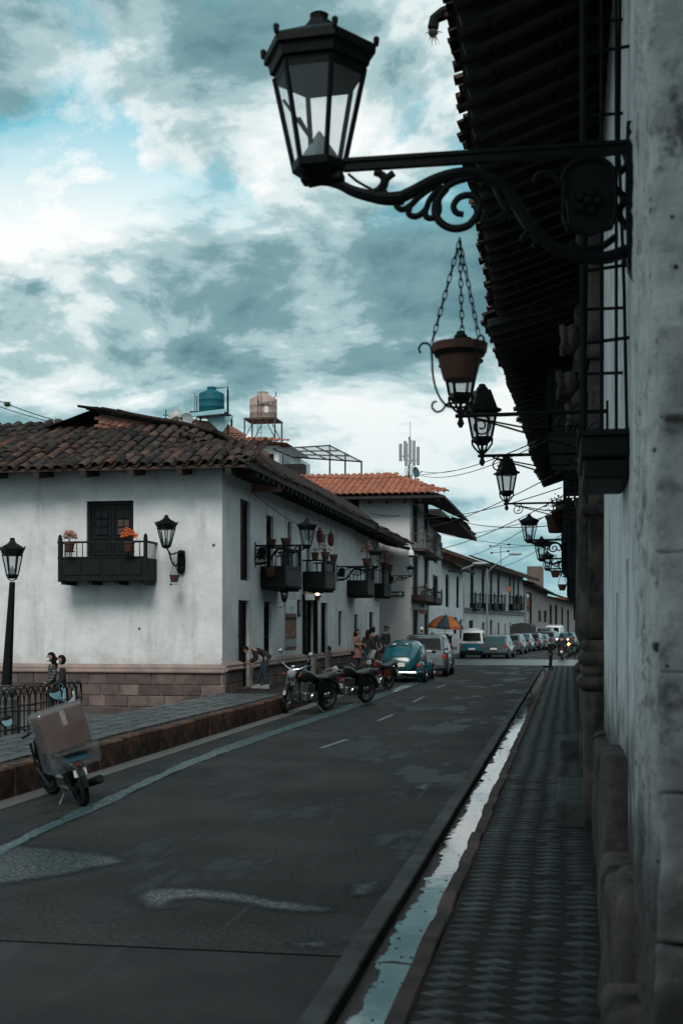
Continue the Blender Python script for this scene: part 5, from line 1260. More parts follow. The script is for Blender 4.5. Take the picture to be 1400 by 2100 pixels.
def motorcycle(label,loc,rz,tank,s=1,lean=R(-10),steer=R(20),group=None,round_light=True,chromed=True,shield=False,tailmat=None):
    t=thing('motorcycle',label,'motorcycle',loc,0,group,rot=(lean,0,rz),scale=s)
    fm=pm('dark_chrome',(.13,.14,.145),None,4,.25,metal=1) if chromed else BLACKM; Rr=.30; wb=1.30
    wheel(t,0,0,Rr,.115,STEEL,5); 
    fw=wheel(t,wb,0,Rr+.01,.09,STEEL,5,yaw=steer)
    fx=lambda v:(wb+(v[0]-wb)*math.cos(steer)-v[1]*math.sin(steer),(v[0]-wb)*math.sin(steer)+v[1]*math.cos(steer),v[2])
    for y in (-.085,.085):
        MB().tube([fx((wb+.02,y,.30)),fx((wb-.12,y,.62))],.024,8).build('fork',fm,t,smooth=True); MB().tube([fx((wb-.12,y,.62)),fx((wb-.26,y,.94))],.017,8).build('fork',fm,t,smooth=True)
        MB().tube([(.0,y*1.5,.32),(.13,y*1.5,.66)],.026,8).build('shock',fm,t)
    MB().tube([fx((wb+.36*math.cos(a),0,.31+.36*math.sin(a))) for a in [R(20+14*k) for k in range(9)]],.055,6).build('front_fender',tank,t,smooth=True)
    MB().tube([(.38*math.cos(a),0,.30+.37*math.sin(a)) for a in [R(40+14*k) for k in range(10)]],.065,6).build('rear_fender',BLACKP,t,smooth=True)
    hb=curve([fx((wb-.40,-.37,1.02)),fx((wb-.33,-.30,1.05)),fx((wb-.22,-.10,.95)),fx((wb-.22,.10,.95)),fx((wb-.33,.30,1.05)),fx((wb-.40,.37,1.02))],4)
    MB().tube(hb,.013,6).build('handlebar',CHROME if chromed else BLACKM,t,smooth=True)
    for y in (-1,1):
        MB().tube([fx((wb-.40,.25*y+.12*y,1.02)),fx((wb-.35,.20*y+.12*y,1.045))],.02,8).build('grip',BLACKM,t)
        MB().tube([fx((wb-.30,.28*y,1.06)),fx((wb-.33,.40*y,1.0))],.006,4).build('lever',STEEL,t)
        a=fx((wb-.30,.26*y,1.05)); b=fx((wb-.26,.34*y,1.27)); mirror(t,a,b,.06,CHROME if chromed else BLACKM)
        MB().ball(fx((wb-.17,.17*y,.82)),.032,.03,.03,10,6).build('turn_signal',pm('amber_lens',(.22,.05,.012),None,4,.25),t)
        MB().ball((-.27,.14*y,.70),.04,.035,.035,10,6).build('turn_signal',pm('amber_lens',(.40,.10,.02)),t)
    M=Matrix.Translation(fx((wb-.14,0,.86)))@Matrix.Rotation(steer,4,'Z')@Matrix.Rotation(R(90),4,'Y')
    hl=MB().lathe([(.03,-.10),(.075,-.07),(.098,-.0),(.10,.03)],18,M=M).build('headlight',CHROME if chromed else BLACKM,t,smooth=True)
    MB().lathe([(.090,.031),(.07,.045),(.02,.052)],18,M=M).build('lens',pm('headlight_lens',(.22,.24,.25),None,4,.06),hl,smooth=True)
    MB().lathe([(.055,-.0),(.06,.03),(.05,.05)],14,fx((wb-.26,.0,.97))).build('gauge',CHROME if chromed else BLACKM,t,smooth=True)
    tk=MB(); sec=[(.52,.07,.70,.80),(.60,.12,.68,.87),(.74,.155,.66,.92),(.88,.165,.66,.95),(.99,.13,.69,.94),(1.05,.07,.74,.90)]
    tk.loft([[(x,w_*math.cos(2*math.pi*k/14)*abs(math.cos(2*math.pi*k/14))**-.25 if abs(math.cos(2*math.pi*k/14))>.01 else 0,(z0+z1)/2+(z1-z0)/2*math.sin(2*math.pi*k/14)) for k in range(14)] for x,w_,z0,z1 in sec]).build('tank',tank,t,smooth=True)
    MB().lathe([(.035,0),(.04,.015),(.02,.02)],10,(.86,0,.945)).build('tank_cap',CHROME,t)
    st=MB(); st.loft([[(x,w_*math.cos(2*math.pi*k/12),z+h*math.sin(2*math.pi*k/12)) for k in range(12)] for x,w_,z,h in ((.60,.08,.78,.03),(.48,.13,.765,.05),(.25,.15,.76,.055),(.12,.14,.80,.06),(-.15,.13,.82,.055),(-.30,.07,.83,.03))]).build('seat',pm('black_vinyl_seat',(.02,.021,.022),None,4,.45),t,smooth=True)
    e=MB().bbox(.48,.88,-.13,.13,.25,.46,.03); e.build('engine',STEEL,t)
    for k in range(7): MB().box(.62-.11+.03*0,.62+.12,-.11,.11,.47+.026*k,.483+.026*k,Matrix.Translation((.06,0,0))).build('cooling_fin',STEEL,t)
    M=Matrix.Rotation(R(90),4,'X'); MB().lathe([(.10,-.02),(.11,.0),(.09,.03)],16,M=Matrix.Translation((.6,.14,.34))@M).build('engine_cover',CHROME,t,smooth=True); MB().lathe([(.09,-.03),(.11,.0),(.10,.02)],16,M=Matrix.Translation((.6,-.14,.34))@M).build('engine_cover',CHROME,t,smooth=True)
    for pts in ([(1.10,0,.88),(.95,0,.62),(.92,0,.30),(.55,0,.22)],[(1.08,0,.84),(.55,0,.72),(.0,0,.74)],[(.55,0,.72),(.42,0,.32),(0,0,.30)],[(.42,.10,.34),(0,.10,.30)],[(.42,-.10,.34),(0,-.10,.30)],[(.92,0,.3),(.40,0,.24)]):
        MB().tube(pts,.02,6).build('frame_tube',BLACKM,t)
    MB().tube(curve([(.90,-.08,.52),(1.0,-.13,.40),(.86,-.17,.24),(.5,-.18,.22),(.2,-.18,.25)],4),.022,7).build('exhaust_pipe',CHROME,t,smooth=True); MB().tube([(.22,-.18,.25),(.1,-.18,.27),(-.42,-.19,.34)],[.03,.05,.045],10).build('muffler',CHROME if chromed else STEEL,t,smooth=True)
    for y in (-1,1): MB().prism([(.12,.45),(.45,.42),(.5,.66),(.2,.70)],.125*y-.02,.125*y+.02).build('side_cover',tank,t)
    MB().bbox(-.34,-.28,-.05,.05,.70,.78,.01).build('tail_light',tailmat or pm('red_lens',(.35,.03,.02),None,4,.2),t); MB().box(-.385,-.375,-.09,.09,.50,.60).build('licence_plate',WHITEP,t)
    MB().tube(curve([(.1,.12,.84),(-.1,.14,.92),(-.3,.10,.90),(-.34,0,.90),(-.3,-.10,.90),(-.1,-.14,.92),(.1,-.12,.84)],3),.012,5).build('grab_rail',CHROME if chromed else BLACKM,t)
    MB().tube([(.5,.1,.24),(.38,.30,.02)],.012,5).build('side_stand',STEEL,t)
    for y in (-1,1): MB().tube([(.55,.12*y,.28),(.55,.30*y,.27)],.016,6).build('foot_peg',BLACKM,t)
    if shield: MB().loft([[(wb-.12,-.13,1.0),(wb-.10,0,.99),(wb-.12,.13,1.0)],[(wb-.27,-.09,1.25),(wb-.25,0,1.26),(wb-.27,.09,1.25)]],False,False).build('windscreen',LAMPGLASS2,t)
    return t
def ground(px,py,z=0): return onZ(px,py,z)
f_,r_=ground(586,1463),ground(690,1455); h_=math.atan2(f_.y-r_.y,f_.x-r_.x); r_=f_-(f_-r_).normalized()*1.5
motorcycle('black and chrome motorcycle with round headlight, nearest of the parked row',r_,h_,BLACKP,1.16,R(-9),R(30),'motorcycles parked by the left kerb')
r2=ground(748,1442); g2=ground(646,1449); r3=ground(794,1415); g3=ground(703,1422)
motorcycle('black motorcycle with slanted tail seen from behind, middle of the parked row',r2,math.atan2(g2.y-r2.y,g2.x-r2.x),BLACKP,1.16,R(-9),R(8),'motorcycles parked by the left kerb',chromed=False)
motorcycle('motorcycle with dark red tank beside the teal rounded car',r3,math.atan2(g3.y-r3.y,g3.x-r3.x),pm('dark_red_paint',(.12,.022,.013),None,4,.25,coat=.5),1.12,R(-9),R(8),'motorcycles parked by the left kerb',chromed=False,shield=True)
# delivery moped with a wrapped box
def moped():
    r_=ground(172,1653); f_=ground(111,1629); rz=math.atan2(f_.y-r_.y,f_.x-r_.x); s=.90; wb=(f_-r_).length/s
    t=thing('moped','dark step-through moped with wrapped carton tied behind, leaning on its stand','moped',r_,0,None,rot=(R(-13),0,rz),scale=s)
    Rr=.27; wheel(t,0,0,Rr,.11,BLACKM,18); wheel(t,wb,0,Rr,.095,BLACKM,18,yaw=R(14))
    MB().tube([(Rr*1.22*math.cos(a),0,Rr+Rr*1.22*math.sin(a)) for a in [R(35+14*k) for k in range(11)]],.055,6).build('rear_fender',BLACKP,t,smooth=True)
    MB().tube([(wb+Rr*1.2*math.cos(a),0,Rr+Rr*1.2*math.sin(a)) for a in [R(0+14*k) for k in range(11)]],.05,6).build('front_fender',BLACKP,t,smooth=True)
    for y in (-.07,.07): MB().tube([(wb,y,Rr),(wb-.13,y,.68)],.022,6).build('fork',BLACKM,t); MB().tube([(0,y*1.7,Rr),(.08,y*1.7,.6)],.028,7).build('shock',BLACKM,t)
    MB().loft([[(wb-.05,-.05,.45),(wb-.02,0,.45),(wb-.05,.05,.45)],[(wb-.22,-.2,.62),(wb-.10,0,.66),(wb-.22,.2,.62)],[(wb-.28,-.19,.88),(wb-.15,0,.92),(wb-.28,.19,.88)],[(wb-.25,-.07,1.0),(wb-.2,0,1.02),(wb-.25,.07,1.0)]],False,False).build('front_cowl',BLACKP,t,smooth=True)
    for y in (-1,1): MB().loft([[(wb-.22,.2*y,.85),(wb-.22,.24*y,.84)],[(wb-.30,.21*y,.50),(wb-.30,.25*y,.5)],[(wb-.55,.17*y,.26),(wb-.55,.2*y,.26)],[(wb-.72,.13*y,.26),(wb-.72,.15*y,.26)]],False,False).build('leg_shield',BLACKP,t)
    MB().tube(curve([(wb-.20,0,.8),(wb-.35,0,.48),(wb-.6,0,.40),(.25,0,.55),(-.1,0,.62)],4),.05,7).build('frame_tube',BLACKP,t,smooth=True)
    MB().bbox(.42,.72,-.10,.10,.20,.40,.03).build('engine',STEEL,t); MB().tube([(.42,.11,.26),(0,.11,Rr)],.035,6).build('swing_arm',STEEL,t); MB().tube([(.42,-.11,.26),(0,-.11,Rr)],.025,6).build('swing_arm',BLACKM,t)
    MB().loft([[(x,w_*math.cos(2*math.pi*k/12),z+h*math.sin(2*math.pi*k/12)) for k in range(12)] for x,w_,z,h in ((.62,.06,.70,.03),(.45,.12,.70,.05),(.1,.13,.72,.05),(-.12,.08,.75,.03))]).build('seat',pm('black_vinyl_seat',(.02,.021,.022)),t,smooth=True)
    MB().tube(curve([(.6,-.1,.3),(.7,-.15,.2),(.4,-.17,.2)],3),.02,6).build('exhaust_pipe',STEEL,t); MB().tube([(.4,-.17,.2),(.2,-.18,.24),(-.34,-.2,.36),(-.36,-.2,.365)],[.03,.055,.06,.045],12).build('muffler',BLACKM,t,smooth=True)
    MB().tube(curve([(wb-.40,-.34,.98),(wb-.3,-.2,1.0),(wb-.24,0,.98),(wb-.3,.2,1.0),(wb-.40,.34,.98)],4),.014,6).build('handlebar',BLACKM,t)
    for y in (-1,1): MB().tube([(wb-.41,.36*y,.975),(wb-.36,.25*y,.99)],.02,7).build('grip',BLACKM,t)
    mirror(t,(wb-.3,-.22,1.0),(wb-.30,-.26,1.42),.095); mirror(t,(wb-.3,.22,1.0),(wb-.34,.50,1.22),.085)
    MB().box(-.30,.34,-.2,.2,.79,.81).build('rack',STEEL,t); MB().box(-.20,-.19,-.09,.09,.44,.54).build('licence_plate',WHITEP,t); MB().bbox(-.19,-.13,-.06,.06,.58,.66,.01).build('tail_light',pm('red_lens',(.35,.03,.02)),t)
    MB().bbox(-.24,.0,-.16,.16,.66,.74,.01).build('blue_cloth',pm('blue_cloth',(.03,.10,.16),None,4,.8),t)
    MB().tube([(.4,.08,.2),(.28,.28,.0)],.012,5).build('side_stand',STEEL,t)
    # the carton, wrapped in clear film
    Mx=Matrix.Translation(r_)@Euler((R(-17),R(3),rz)).to_matrix().to_4x4()@Matrix.Scale(s,4)
    cb=bpy.data.objects.new('carton',None); COL.objects.link(cb); tag(cb,'brown carton wrapped in clear plastic film on the moped rack','box')
    cb.matrix_world=Mx@Matrix.Translation((-.02,-.02,.82))
    CARD=pm('brown_cardboard',(.105,.046,.033),(.066,.030,.023),7,.8,.1,stretch=(1,1,4))
    MB().bbox(-.22,.22,-.30,.30,.02,.55,.008).build('cardboard',CARD,cb)
    MB().box(-.2245,-.2205,-.045,.02,.33,.53).build('label_strip',pm('pale_label',(.4,.33,.3),(.22,.15,.13),12,.6),cb)
    me=rough_box(-.265,.25,-.35,.35,-.28,.585,(12,12,12),.028,4,.07); link('plastic_wrap',me,PLASTICWRAP,cb)
    MB().loft([[(0,-.20,.58),(.02,-.26,.58),(.0,-.3,.57)],[(-.02,-.29,.63),(.0,-.31,.64),(.02,-.33,.63)],[(0,-.30,.70),(.0,-.32,.71),(.01,-.33,.70)]]).build('film_knot',pm('film_glint',(.6,.64,.66)),cb)
moped()
# ---------------------------------------------------------------- cars (x forward)
def pillow(prof,W_,inset=.05,n=5):
    cx=sum(p[0] for p in prof)/len(prof); cz=sum(p[1] for p in prof)/len(prof); rings=[]
    for f,k in ((-.5,inset*2.2),(-.485,inset*.9),(-.45,inset*.2),(-.40,0),(.40,0),(.45,inset*.2),(.485,inset*.9),(.5,inset*2.2)):
        rings.append([(x-(x-cx)*k*.35-(.0),f*W_,z-(z-cz)*k) for x,z in prof])
    return MB().loft(rings)
def car(label,loc,rz,paint,L_=4.2,W_=1.7,H_=1.45,style='sedan',s=1,name='parked_car',rack=False,group='cars parked down the street',cat='car',lower=None):
    t=thing(name,label,cat,loc,rz,group,scale=s); h=L_/2; bz=.92 if style!='van' else 1.0
    if style=='sedan': prof=[(-h,.30),(-h+.02,.55),(-h+.05,.86),(-h+.75,.95),(h-1.2,.93),(h-.25,.76),(h-.03,.6),(h,.32),(h-.1,.22),(-h+.1,.22)]; gh=(-h+.45,-h+1.15,h-1.95,h-1.1)
    elif style=='hatch': prof=[(-h,.34),(-h+.0,.62),(-h+.06,.98),(-h+.3,1.0),(h-1.05,.96),(h-.2,.80),(h-.02,.6),(h,.34),(h-.1,.24),(-h+.1,.24)]; gh=(-h+.07,-h+.42,h-1.75,h-.95)
    else: prof=[(-h,.30),(-h+.02,1.0),(h-.35,1.02),(h-.08,.8),(h,.34),(h-.1,.22),(-h+.1,.22)]; gh=(-h+.03,-h+.14,h-.75,h-.32)
    zb=max(z for _,z in prof)-.02
    o=pillow(prof,W_).build('body',lower or paint,t,smooth=True)
    g=MB(); wb_,wt=W_*.46,W_*.40
    a,b,c,d=gh
    def ring(z,f):
        x0=a+(b-a)*f; x1=d+(c-d)*f; w_=wb_+(wt-wb_)*f; r_=.10
        return [(x0+r_,-w_,z),(x1-r_,-w_,z),(x1,-w_+r_,z),(x1,w_-r_,z),(x1-r_,w_,z),(x0+r_,w_,z),(x0,w_-r_,z),(x0,-w_+r_,z)]
    rings=[ring(zb+(H_-zb)*f,f) for f in (0,.5,.88)]; q=ring(H_,1.02); rings.append([(x*.96+(b+c)/2*.04,y*.90,z) for x,y,z in q])
    g.loft(rings).build('cabin',paint,t,smooth=True)
    def gz(f): return zb+(H_-zb)*f
    lo,hi=.10,.80; e=.006
    for sy in (-1,1):
        P=lambda f,u:(a+(b-a)*f+.14+((d+(c-d)*f-.14)-(a+(b-a)*f+.14))*u, sy*(wb_+(wt-wb_)*f+e), gz(f))
        for u0,u1 in ((.03,.46),(.51,.97)): MB().add([P(lo,u0),P(lo,u1),P(hi,u1),P(hi,u0)],[(0,1,2,3)]).build('side_window',DARKGLASS,t)
    for x_,nm in (((a,b),'rear_window'),((d,c),'windscreen')):
        sg=-1 if nm=='rear_window' else 1
        Q=lambda f,u:(x_[0]+(x_[1]-x_[0])*f+sg*e,(wb_-.12+(wt-wb_)*f)*u,gz(f))
        MB().add([Q(lo,-1),Q(lo,1),Q(hi,1),Q(hi,-1)],[(0,1,2,3)]).build(nm,DARKGLASS if style!='sedan' else pm('teal_tinted_glass',(.012,.055,.065),None,4,.1),t)
    wr=.30 if style!='van' else .28
    for x in (-h+.72,h-.78):
        for y in (-1,1):
            M=Matrix.Translation((x,y*(W_/2-.012),wr+.02))@Matrix.Rotation(R(90),4,'X')
            MB().lathe([(wr+.075,-.012),(wr+.07,.012)],20,M=M).build('wheel_arch',BLACKM,t)
            w_=MB().lathe([(wr-.04,-.11),(wr,-.08),(wr,.08),(wr-.04,.105)],20,M=Matrix.Rotation(R(90),4,'X')).build('wheel',RUBBER,t,(x,y*(W_/2-.075),wr),smooth=True)
            MB().lathe([(wr*.62,-.112),(wr*.6,.0),(wr*.62,.112)],14,M=Matrix.Rotation(R(90),4,'X')).build('rim',STEEL,w_,smooth=True)
    RL=pm('tail_lens',(.30,.03,.02),None,4,.15)
    for y in (-1,1):
        zl=.78 if style!='van' else .78
        wl=.10 if style=='van' else .16
        MB().bbox(-h-.02+(.03 if style!='van' else 0),-h+.24,y*(W_/2-.10)-wl*.62,y*(W_/2-.10)+.085,zl-.10,zl+.09,.03).build('tail_light',RL,t)
        MB().bbox(h-.28,h-.05,y*(W_/2-.22)-.14,y*(W_/2-.22)+.14,.60,.72,.03).build('headlight',pm('headlight_lens',(.55,.58,.6)),t)
        m_=MB().bbox(d-.25,d-.12,y*(W_/2+.10)-.08,y*(W_/2+.10)+.08,zb+.03,zb+.16,.03); m_.build('mirror',paint,t)
    MB().bbox(-h-.06,-h+.10,-W_/2+.06,W_/2-.06,.32,.52,.04).build('rear_bumper',paint if style!='van' else BLACKM,t); MB().bbox(h-.10,h+.05,-W_/2+.06,W_/2-.06,.30,.50,.04).build('front_bumper',paint,t)
    MB().box(-h-.035-.03,-h-.02,-.22,.22,.56,.68).build('licence_plate',WHITEP,t)
    if rack:
        for y in (-.5,.5): MB().tube([(b+.1,y,H_+.06),(c-.1,y,H_+.06)],.025,6).build('roof_rail',STEEL,t)
        for x in (b+.3,(b+c)/2,c-.3): MB().tube([(x,-.6,H_+.09),(x,.6,H_+.09)],.02,6).build('roof_bar',STEEL,t)
    return t
SILVER=pm('silver_paint',(.18,.20,.21),None,4,.22,metal=.75,coat=.5); TEALP=pm('teal_car_paint',(.004,.072,.093),None,4,.25,coat=.4); GREYP=pm('grey_paint',(.10,.11,.115),None,4,.25,metal=.6,coat=.5)
DARKP=pm('dark_paint',(.02,.022,.025),None,4,.2,coat=.7); REDP=pm('red_orange_paint',(.35,.07,.03),None,4,.3,coat=.5)
# teal beetle
def beetle():
    t=thing('rounded_car','teal rounded vintage car parked behind the motorcycles','car',(-6.35,50.1,0),R(90),'cars parked down the street',scale=1.10)
    secs=[]
    def sup(x,w_,z0,z1,n=20,e=.75):
        out=[]
        for k in range(n):
            a=2*math.pi*k/n; c,s=math.cos(a),math.sin(a); out.append((x,w_*math.copysign(abs(c)**e,c),(z0+z1)/2+(z1-z0)/2*math.copysign(abs(s)**e,s)))
        return out
    secs=[(-1.95,.30,.50,.66),(-1.90,.48,.40,.86),(-1.75,.58,.34,1.04),(-1.5,.66,.30,1.22),(-1.15,.69,.28,1.37),(-.7,.70,.28,1.46),(-.2,.70,.28,1.50),(.2,.70,.28,1.47),(.45,.70,.28,1.36),(.68,.68,.28,1.06),(.95,.62,.3,.98),(1.4,.52,.32,.88),(1.75,.40,.36,.74),(1.93,.22,.42,.6)]
    MB().loft([sup(*q) for q in secs]).build('body',TEALP,t,smooth=True)
    # rear window and engine lid
    def surf(x,y,off=.012):    # point on the upper back surface
        for q0,q1 in zip(secs,secs[1:]):
            if q0[0]<=x<=q1[0]:
                f=(x-q0[0])/(q1[0]-q0[0]); w_=q0[1]+(q1[1]-q0[1])*f; z0=q0[2]+(q1[2]-q0[2])*f; z1=q0[3]+(q1[3]-q0[3])*f; break
        c=min(.999,abs(y)/w_); k=(1-c**(1/.75*1.0)*1.0)
        s=(1-(c**(2/.75)))**(.75/2); return Vector((x-off*.6,y,(z0+z1)/2+(z1-z0)/2*s+off))
    def patch(x0,x1,w0,w1,nm,mat,off=.012,r=6):
        mb=MB(); n=8; 
        for i in range(r):
            for j in range(n):
                f0,f1=i/r,(i+1)/r; u0,u1=-1+2*j/n,-1+2*(j+1)/n
                X=lambda f:x0+(x1-x0)*f
                Wd=lambda f:w0+(w1-w0)*f
                mb.add([surf(X(f0),Wd(f0)*u0,off),surf(X(f0),Wd(f0)*u1,off),surf(X(f1),Wd(f1)*u1,off),surf(X(f1),Wd(f1)*u0,off)],[(0,1,2,3)])
        return mb.build(nm,mat,t,smooth=True)
    patch(-1.40,-1.02,.42,.36,'window_trim',CHROME,.008); rw=patch(-1.37,-1.05,.40,.34,'rear_window',pm('teal_tinted_glass',(.012,.055,.065)),.016)
    patch(-1.86,-1.52,.30,.36,'engine_lid',TEALP,.016); 
    for y0 in (-.24,.20):
        mb=MB()
        for k in range(5):
            a=surf(-1.28+.02*(k%2),y0+.025*k,.026); mb.ball(a,.012,.016,.022+.01*(k%3),6,5)
        mb.build('white_sticker',WHITEP,rw)
    for y in (-1,1):
        for x,l in ((-1.28,.62),(1.22,.60)):
            pts=[]; 
            MB().ball((x,y*.66,.36),l,.20,.40,16,10).build('fender',TEALP,t,smooth=True)
            w_=MB().lathe([(.26,-.085),(.31,-.06),(.31,.06),(.26,.085)],20,M=Matrix.Rotation(R(90),4,'X')).build('wheel',RUBBER,t,(x+(.02 if x<0 else .05),y*.79,.31),smooth=True)
            MB().lathe([(.19,-.088),(.12,-.092),(.12,.092),(.19,.088)],16,M=Matrix.Rotation(R(90),4,'X')).build('rim',CHROME,w_,smooth=True)
        MB().bbox(-.75,.75,y*.70-.10,y*.70+.10,.24,.30,.02).build('running_board',BLACKM,t)
        MB().ball((-1.80,y*.66,.58),.07,.075,.11,12,8).build('tail_light',pm('tail_lens',(.30,.03,.02)),t,smooth=True)
        MB().ball((1.74,y*.60,.56),.09,.10,.11,12,8).build('headlight',pm('headlight_lens',(.55,.58,.6)),t,smooth=True)
        MB().loft([[(-.95,y*.688,.98),(-.25,y*.694,.98),(-.27,y*.62,1.30),(-.72,y*.62,1.28)],[(-.95,y*.70,.98),(-.25,y*.706,.98),(-.27,y*.632,1.30),(-.72,y*.632,1.28)]]).build('side_window',DARKGLASS,t)
        MB().loft([[(-.17,y*.694,.98),(.55,y*.69,.98),(.30,y*.62,1.30),(-.15,y*.62,1.32)],[(-.17,y*.706,.98),(.55,y*.702,.98),(.30,y*.632,1.30),(-.15,y*.632,1.32)]]).build('side_window',DARKGLASS,t)
        MB().tube([(.5,y*.72,.98),(.5,y*.90,1.02)],.01,5).bbox(.46,.52,y*.95-.07,y*.95+.07,.97,1.08,.02).build('mirror',BLACKM,t)
    MB().tube(curve([(-1.75,-.78,.36),(-1.99,-.70,.36),(-2.06,-.35,.36),(-2.07,0,.36),(-2.06,.35,.36),(-1.99,.70,.36),(-1.75,.78,.36)],4),.05,8).build('rear_bumper',CHROME,t,smooth=True)
    MB().tube(curve([(1.75,-.75,.36),(2.02,-.4,.36),(2.05,0,.36),(2.02,.4,.36),(1.75,.75,.36)],4),.05,8).build('front_bumper',CHROME,t,smooth=True)
    MB().box(-2.0,-1.985,-.20,.20,.56,.70).build('licence_plate',WHITEP,t)
    for y in (-.2,.2): MB().tube([(-1.95,y,.26),(-2.1,y,.25)],.025,8).build('exhaust_pipe',CHROME,t)
    MB().loft([[(.46,-.52,1.30),(.46,.52,1.30),(.70,.58,1.04),(.70,-.58,1.04)],[(.49,-.52,1.31),(.49,.52,1.31),(.73,.58,1.05),(.73,-.58,1.05)]]).build('windscreen',DARKGLASS,t)
beetle()
car('silver hatchback parked in front of the teal rounded car',(-6.05,55.7,0),R(90),SILVER,3.9,1.74,1.62,'hatch',1.10)
car('red orange car mostly hidden behind the silver hatchback',(-6.9,62.5,0),R(90),REDP,4.0,1.65,1.5,'hatch',1.12)
v=at(965,1350,84); VAN=car('small white and teal minivan with red lettering across its back',(v.x+.05,v.y+1.7,0),R(90),WHITEP,3.4,1.62,1.86,'van',1.0,cat='minivan',name='minivan',lower=pm('teal_van_paint',(.006,.10,.145),None,4,.35))
MB().bbox(-.6,.2,-.35,.35,1.86,1.98,.05).build('roof_vent',WHITEP,VAN)
def text(s_,size,mat,parent,loc,rot,name='lettering',depth=.004):
    cu=bpy.data.curves.new(name,'FONT'); cu.body=s_; cu.size=size; cu.align_x='CENTER'; cu.align_y='CENTER'; cu.extrude=depth
    tmp=bpy.data.objects.new(name,cu); COL.objects.link(tmp); dg=bpy.context.evaluated_depsgraph_get(); me=bpy.data.meshes.new_from_object(tmp.evaluated_get(dg)); bpy.data.objects.remove(tmp)
    o=link(name,me,None,parent,loc); o.data.materials.clear(); o.data.materials.append(mat); o.rotation_euler=rot; return o
MB().box(-1.705,-1.69,-.72,.72,.985,1.13).build('back_panel',WHITEP,VAN)
text('AMAVILA',.19,pm('dark_red_letters',(.16,.03,.025),None,4,.5),VAN,(-1.712,0,1.06),(R(90),0,R(-90)))
def pc(label,px,d,paint,style,L_=4.3,W_=1.72,H_=1.45,s=1,rz=0,**k):
    a=at(px,1300,d); return car(label,(a.x,a.y+2,0),R(90)+rz,paint,L_,W_,H_,style,s,**k)
pc('silver sedan with teal rear window beside the minivan',1018,84,SILVER,'sedan',4.4,1.76,1.5,1.02,R(-5))
pc('grey hatchback following the silver sedan',1050,95,GREYP,'hatch',4.2,1.7,1.5,1.0,R(-6))
pc('black sedan with teal rear window before the canvas truck',1069,104,DARKP,'sedan',4.4,1.75,1.5,1.0,R(-6))
pc('small pale grey car to the right of the canvas truck',1107,112,pm('pale_teal_paint',(.16,.22,.23),None,4,.3,metal=.4),'sedan',3.9,1.6,1.4,1.0,R(-6))
pc('dark estate car with roof rails beyond the small grey car',1117,127,DARKP,'hatch',4.6,1.8,1.8,1.05,R(-6),rack=True)
pc('white minibus with loaded roof rack, farthest in the traffic',1137,143,WHITEP,'van',4.6,1.8,2.05,1.05,R(-6),rack=True,name='minibus',cat='minibus')
pc('black hatchback half hidden beside the canvas truck',1091,109,DARKP,'hatch',4.1,1.7,1.5,1.0,R(-6))
pc('dark grey estate behind the small pale car',1124,121,GREYP,'hatch',4.4,1.75,1.6,1.0,R(-6))
pc('black sedan squeezed between the estate cars and the minibus',1131,134,DARKP,'sedan',4.3,1.7,1.5,1.0,R(-6))
pc('teal fronted car behind the riders at the far right of the street',1163,130,pm('teal_dark_paint',(.03,.09,.10),None,4,.3,coat=.5),'sedan',4.2,1.7,1.45,1.0,R(-6))
def truck():
    a=at(1073,1300,117); t=thing('truck','dark truck with a canvas covered back among the parked cars','truck',(a.x,a.y+2.5,0),R(84),'cars parked down the street')
    CV=pm('dark_canvas',(.03,.032,.034),(.02,.021,.022),3,.9,.3)
    mb=MB(); prof=[(-.98,1.0),(-.98,2.05),(-.8,2.3),(0,2.42),(.8,2.3),(.98,2.05),(.98,1.0)]
    mb.loft([[(x,y,z) for y,z in prof] for x in (-2.4,-1.6,-.8,0,.8)]).build('canvas_cover',CV,t)
    MB().bbox(-2.4,.9,-.98,.98,.72,1.0,.02).build('cargo_bed',DARKP,t); MB().bbox(.95,2.3,-.92,.92,.6,1.95,.12).build('cab',DARKP,t); MB().box(.5,2.2,-.3,.3,.45,.7).build('chassis',BLACKM,t)
    MB().box(2.301,2.31,-.75,.75,1.25,1.8).build('windscreen',DARKGLASS,t)
    for x in (-1.5,1.6):
        for y in (-.8,.8): w_=MB().lathe([(.34,-.12),(.38,-.09),(.38,.09),(.34,.12)],18,M=Matrix.Rotation(R(90),4,'X')).build('wheel',RUBBER,t,(x,y,.38)); MB().lathe([(.2,-.125),(.2,.125)],12,M=Matrix.Rotation(R(90),4,'X')).build('rim',STEEL,w_)
    MB().box(-2.43,-2.405,.80,.96,.75,1.05).box(-2.43,-2.405,-.96,-.80,.75,1.05).build('tail_light',pm('tail_lens',(.30,.03,.02)),t)
truck()
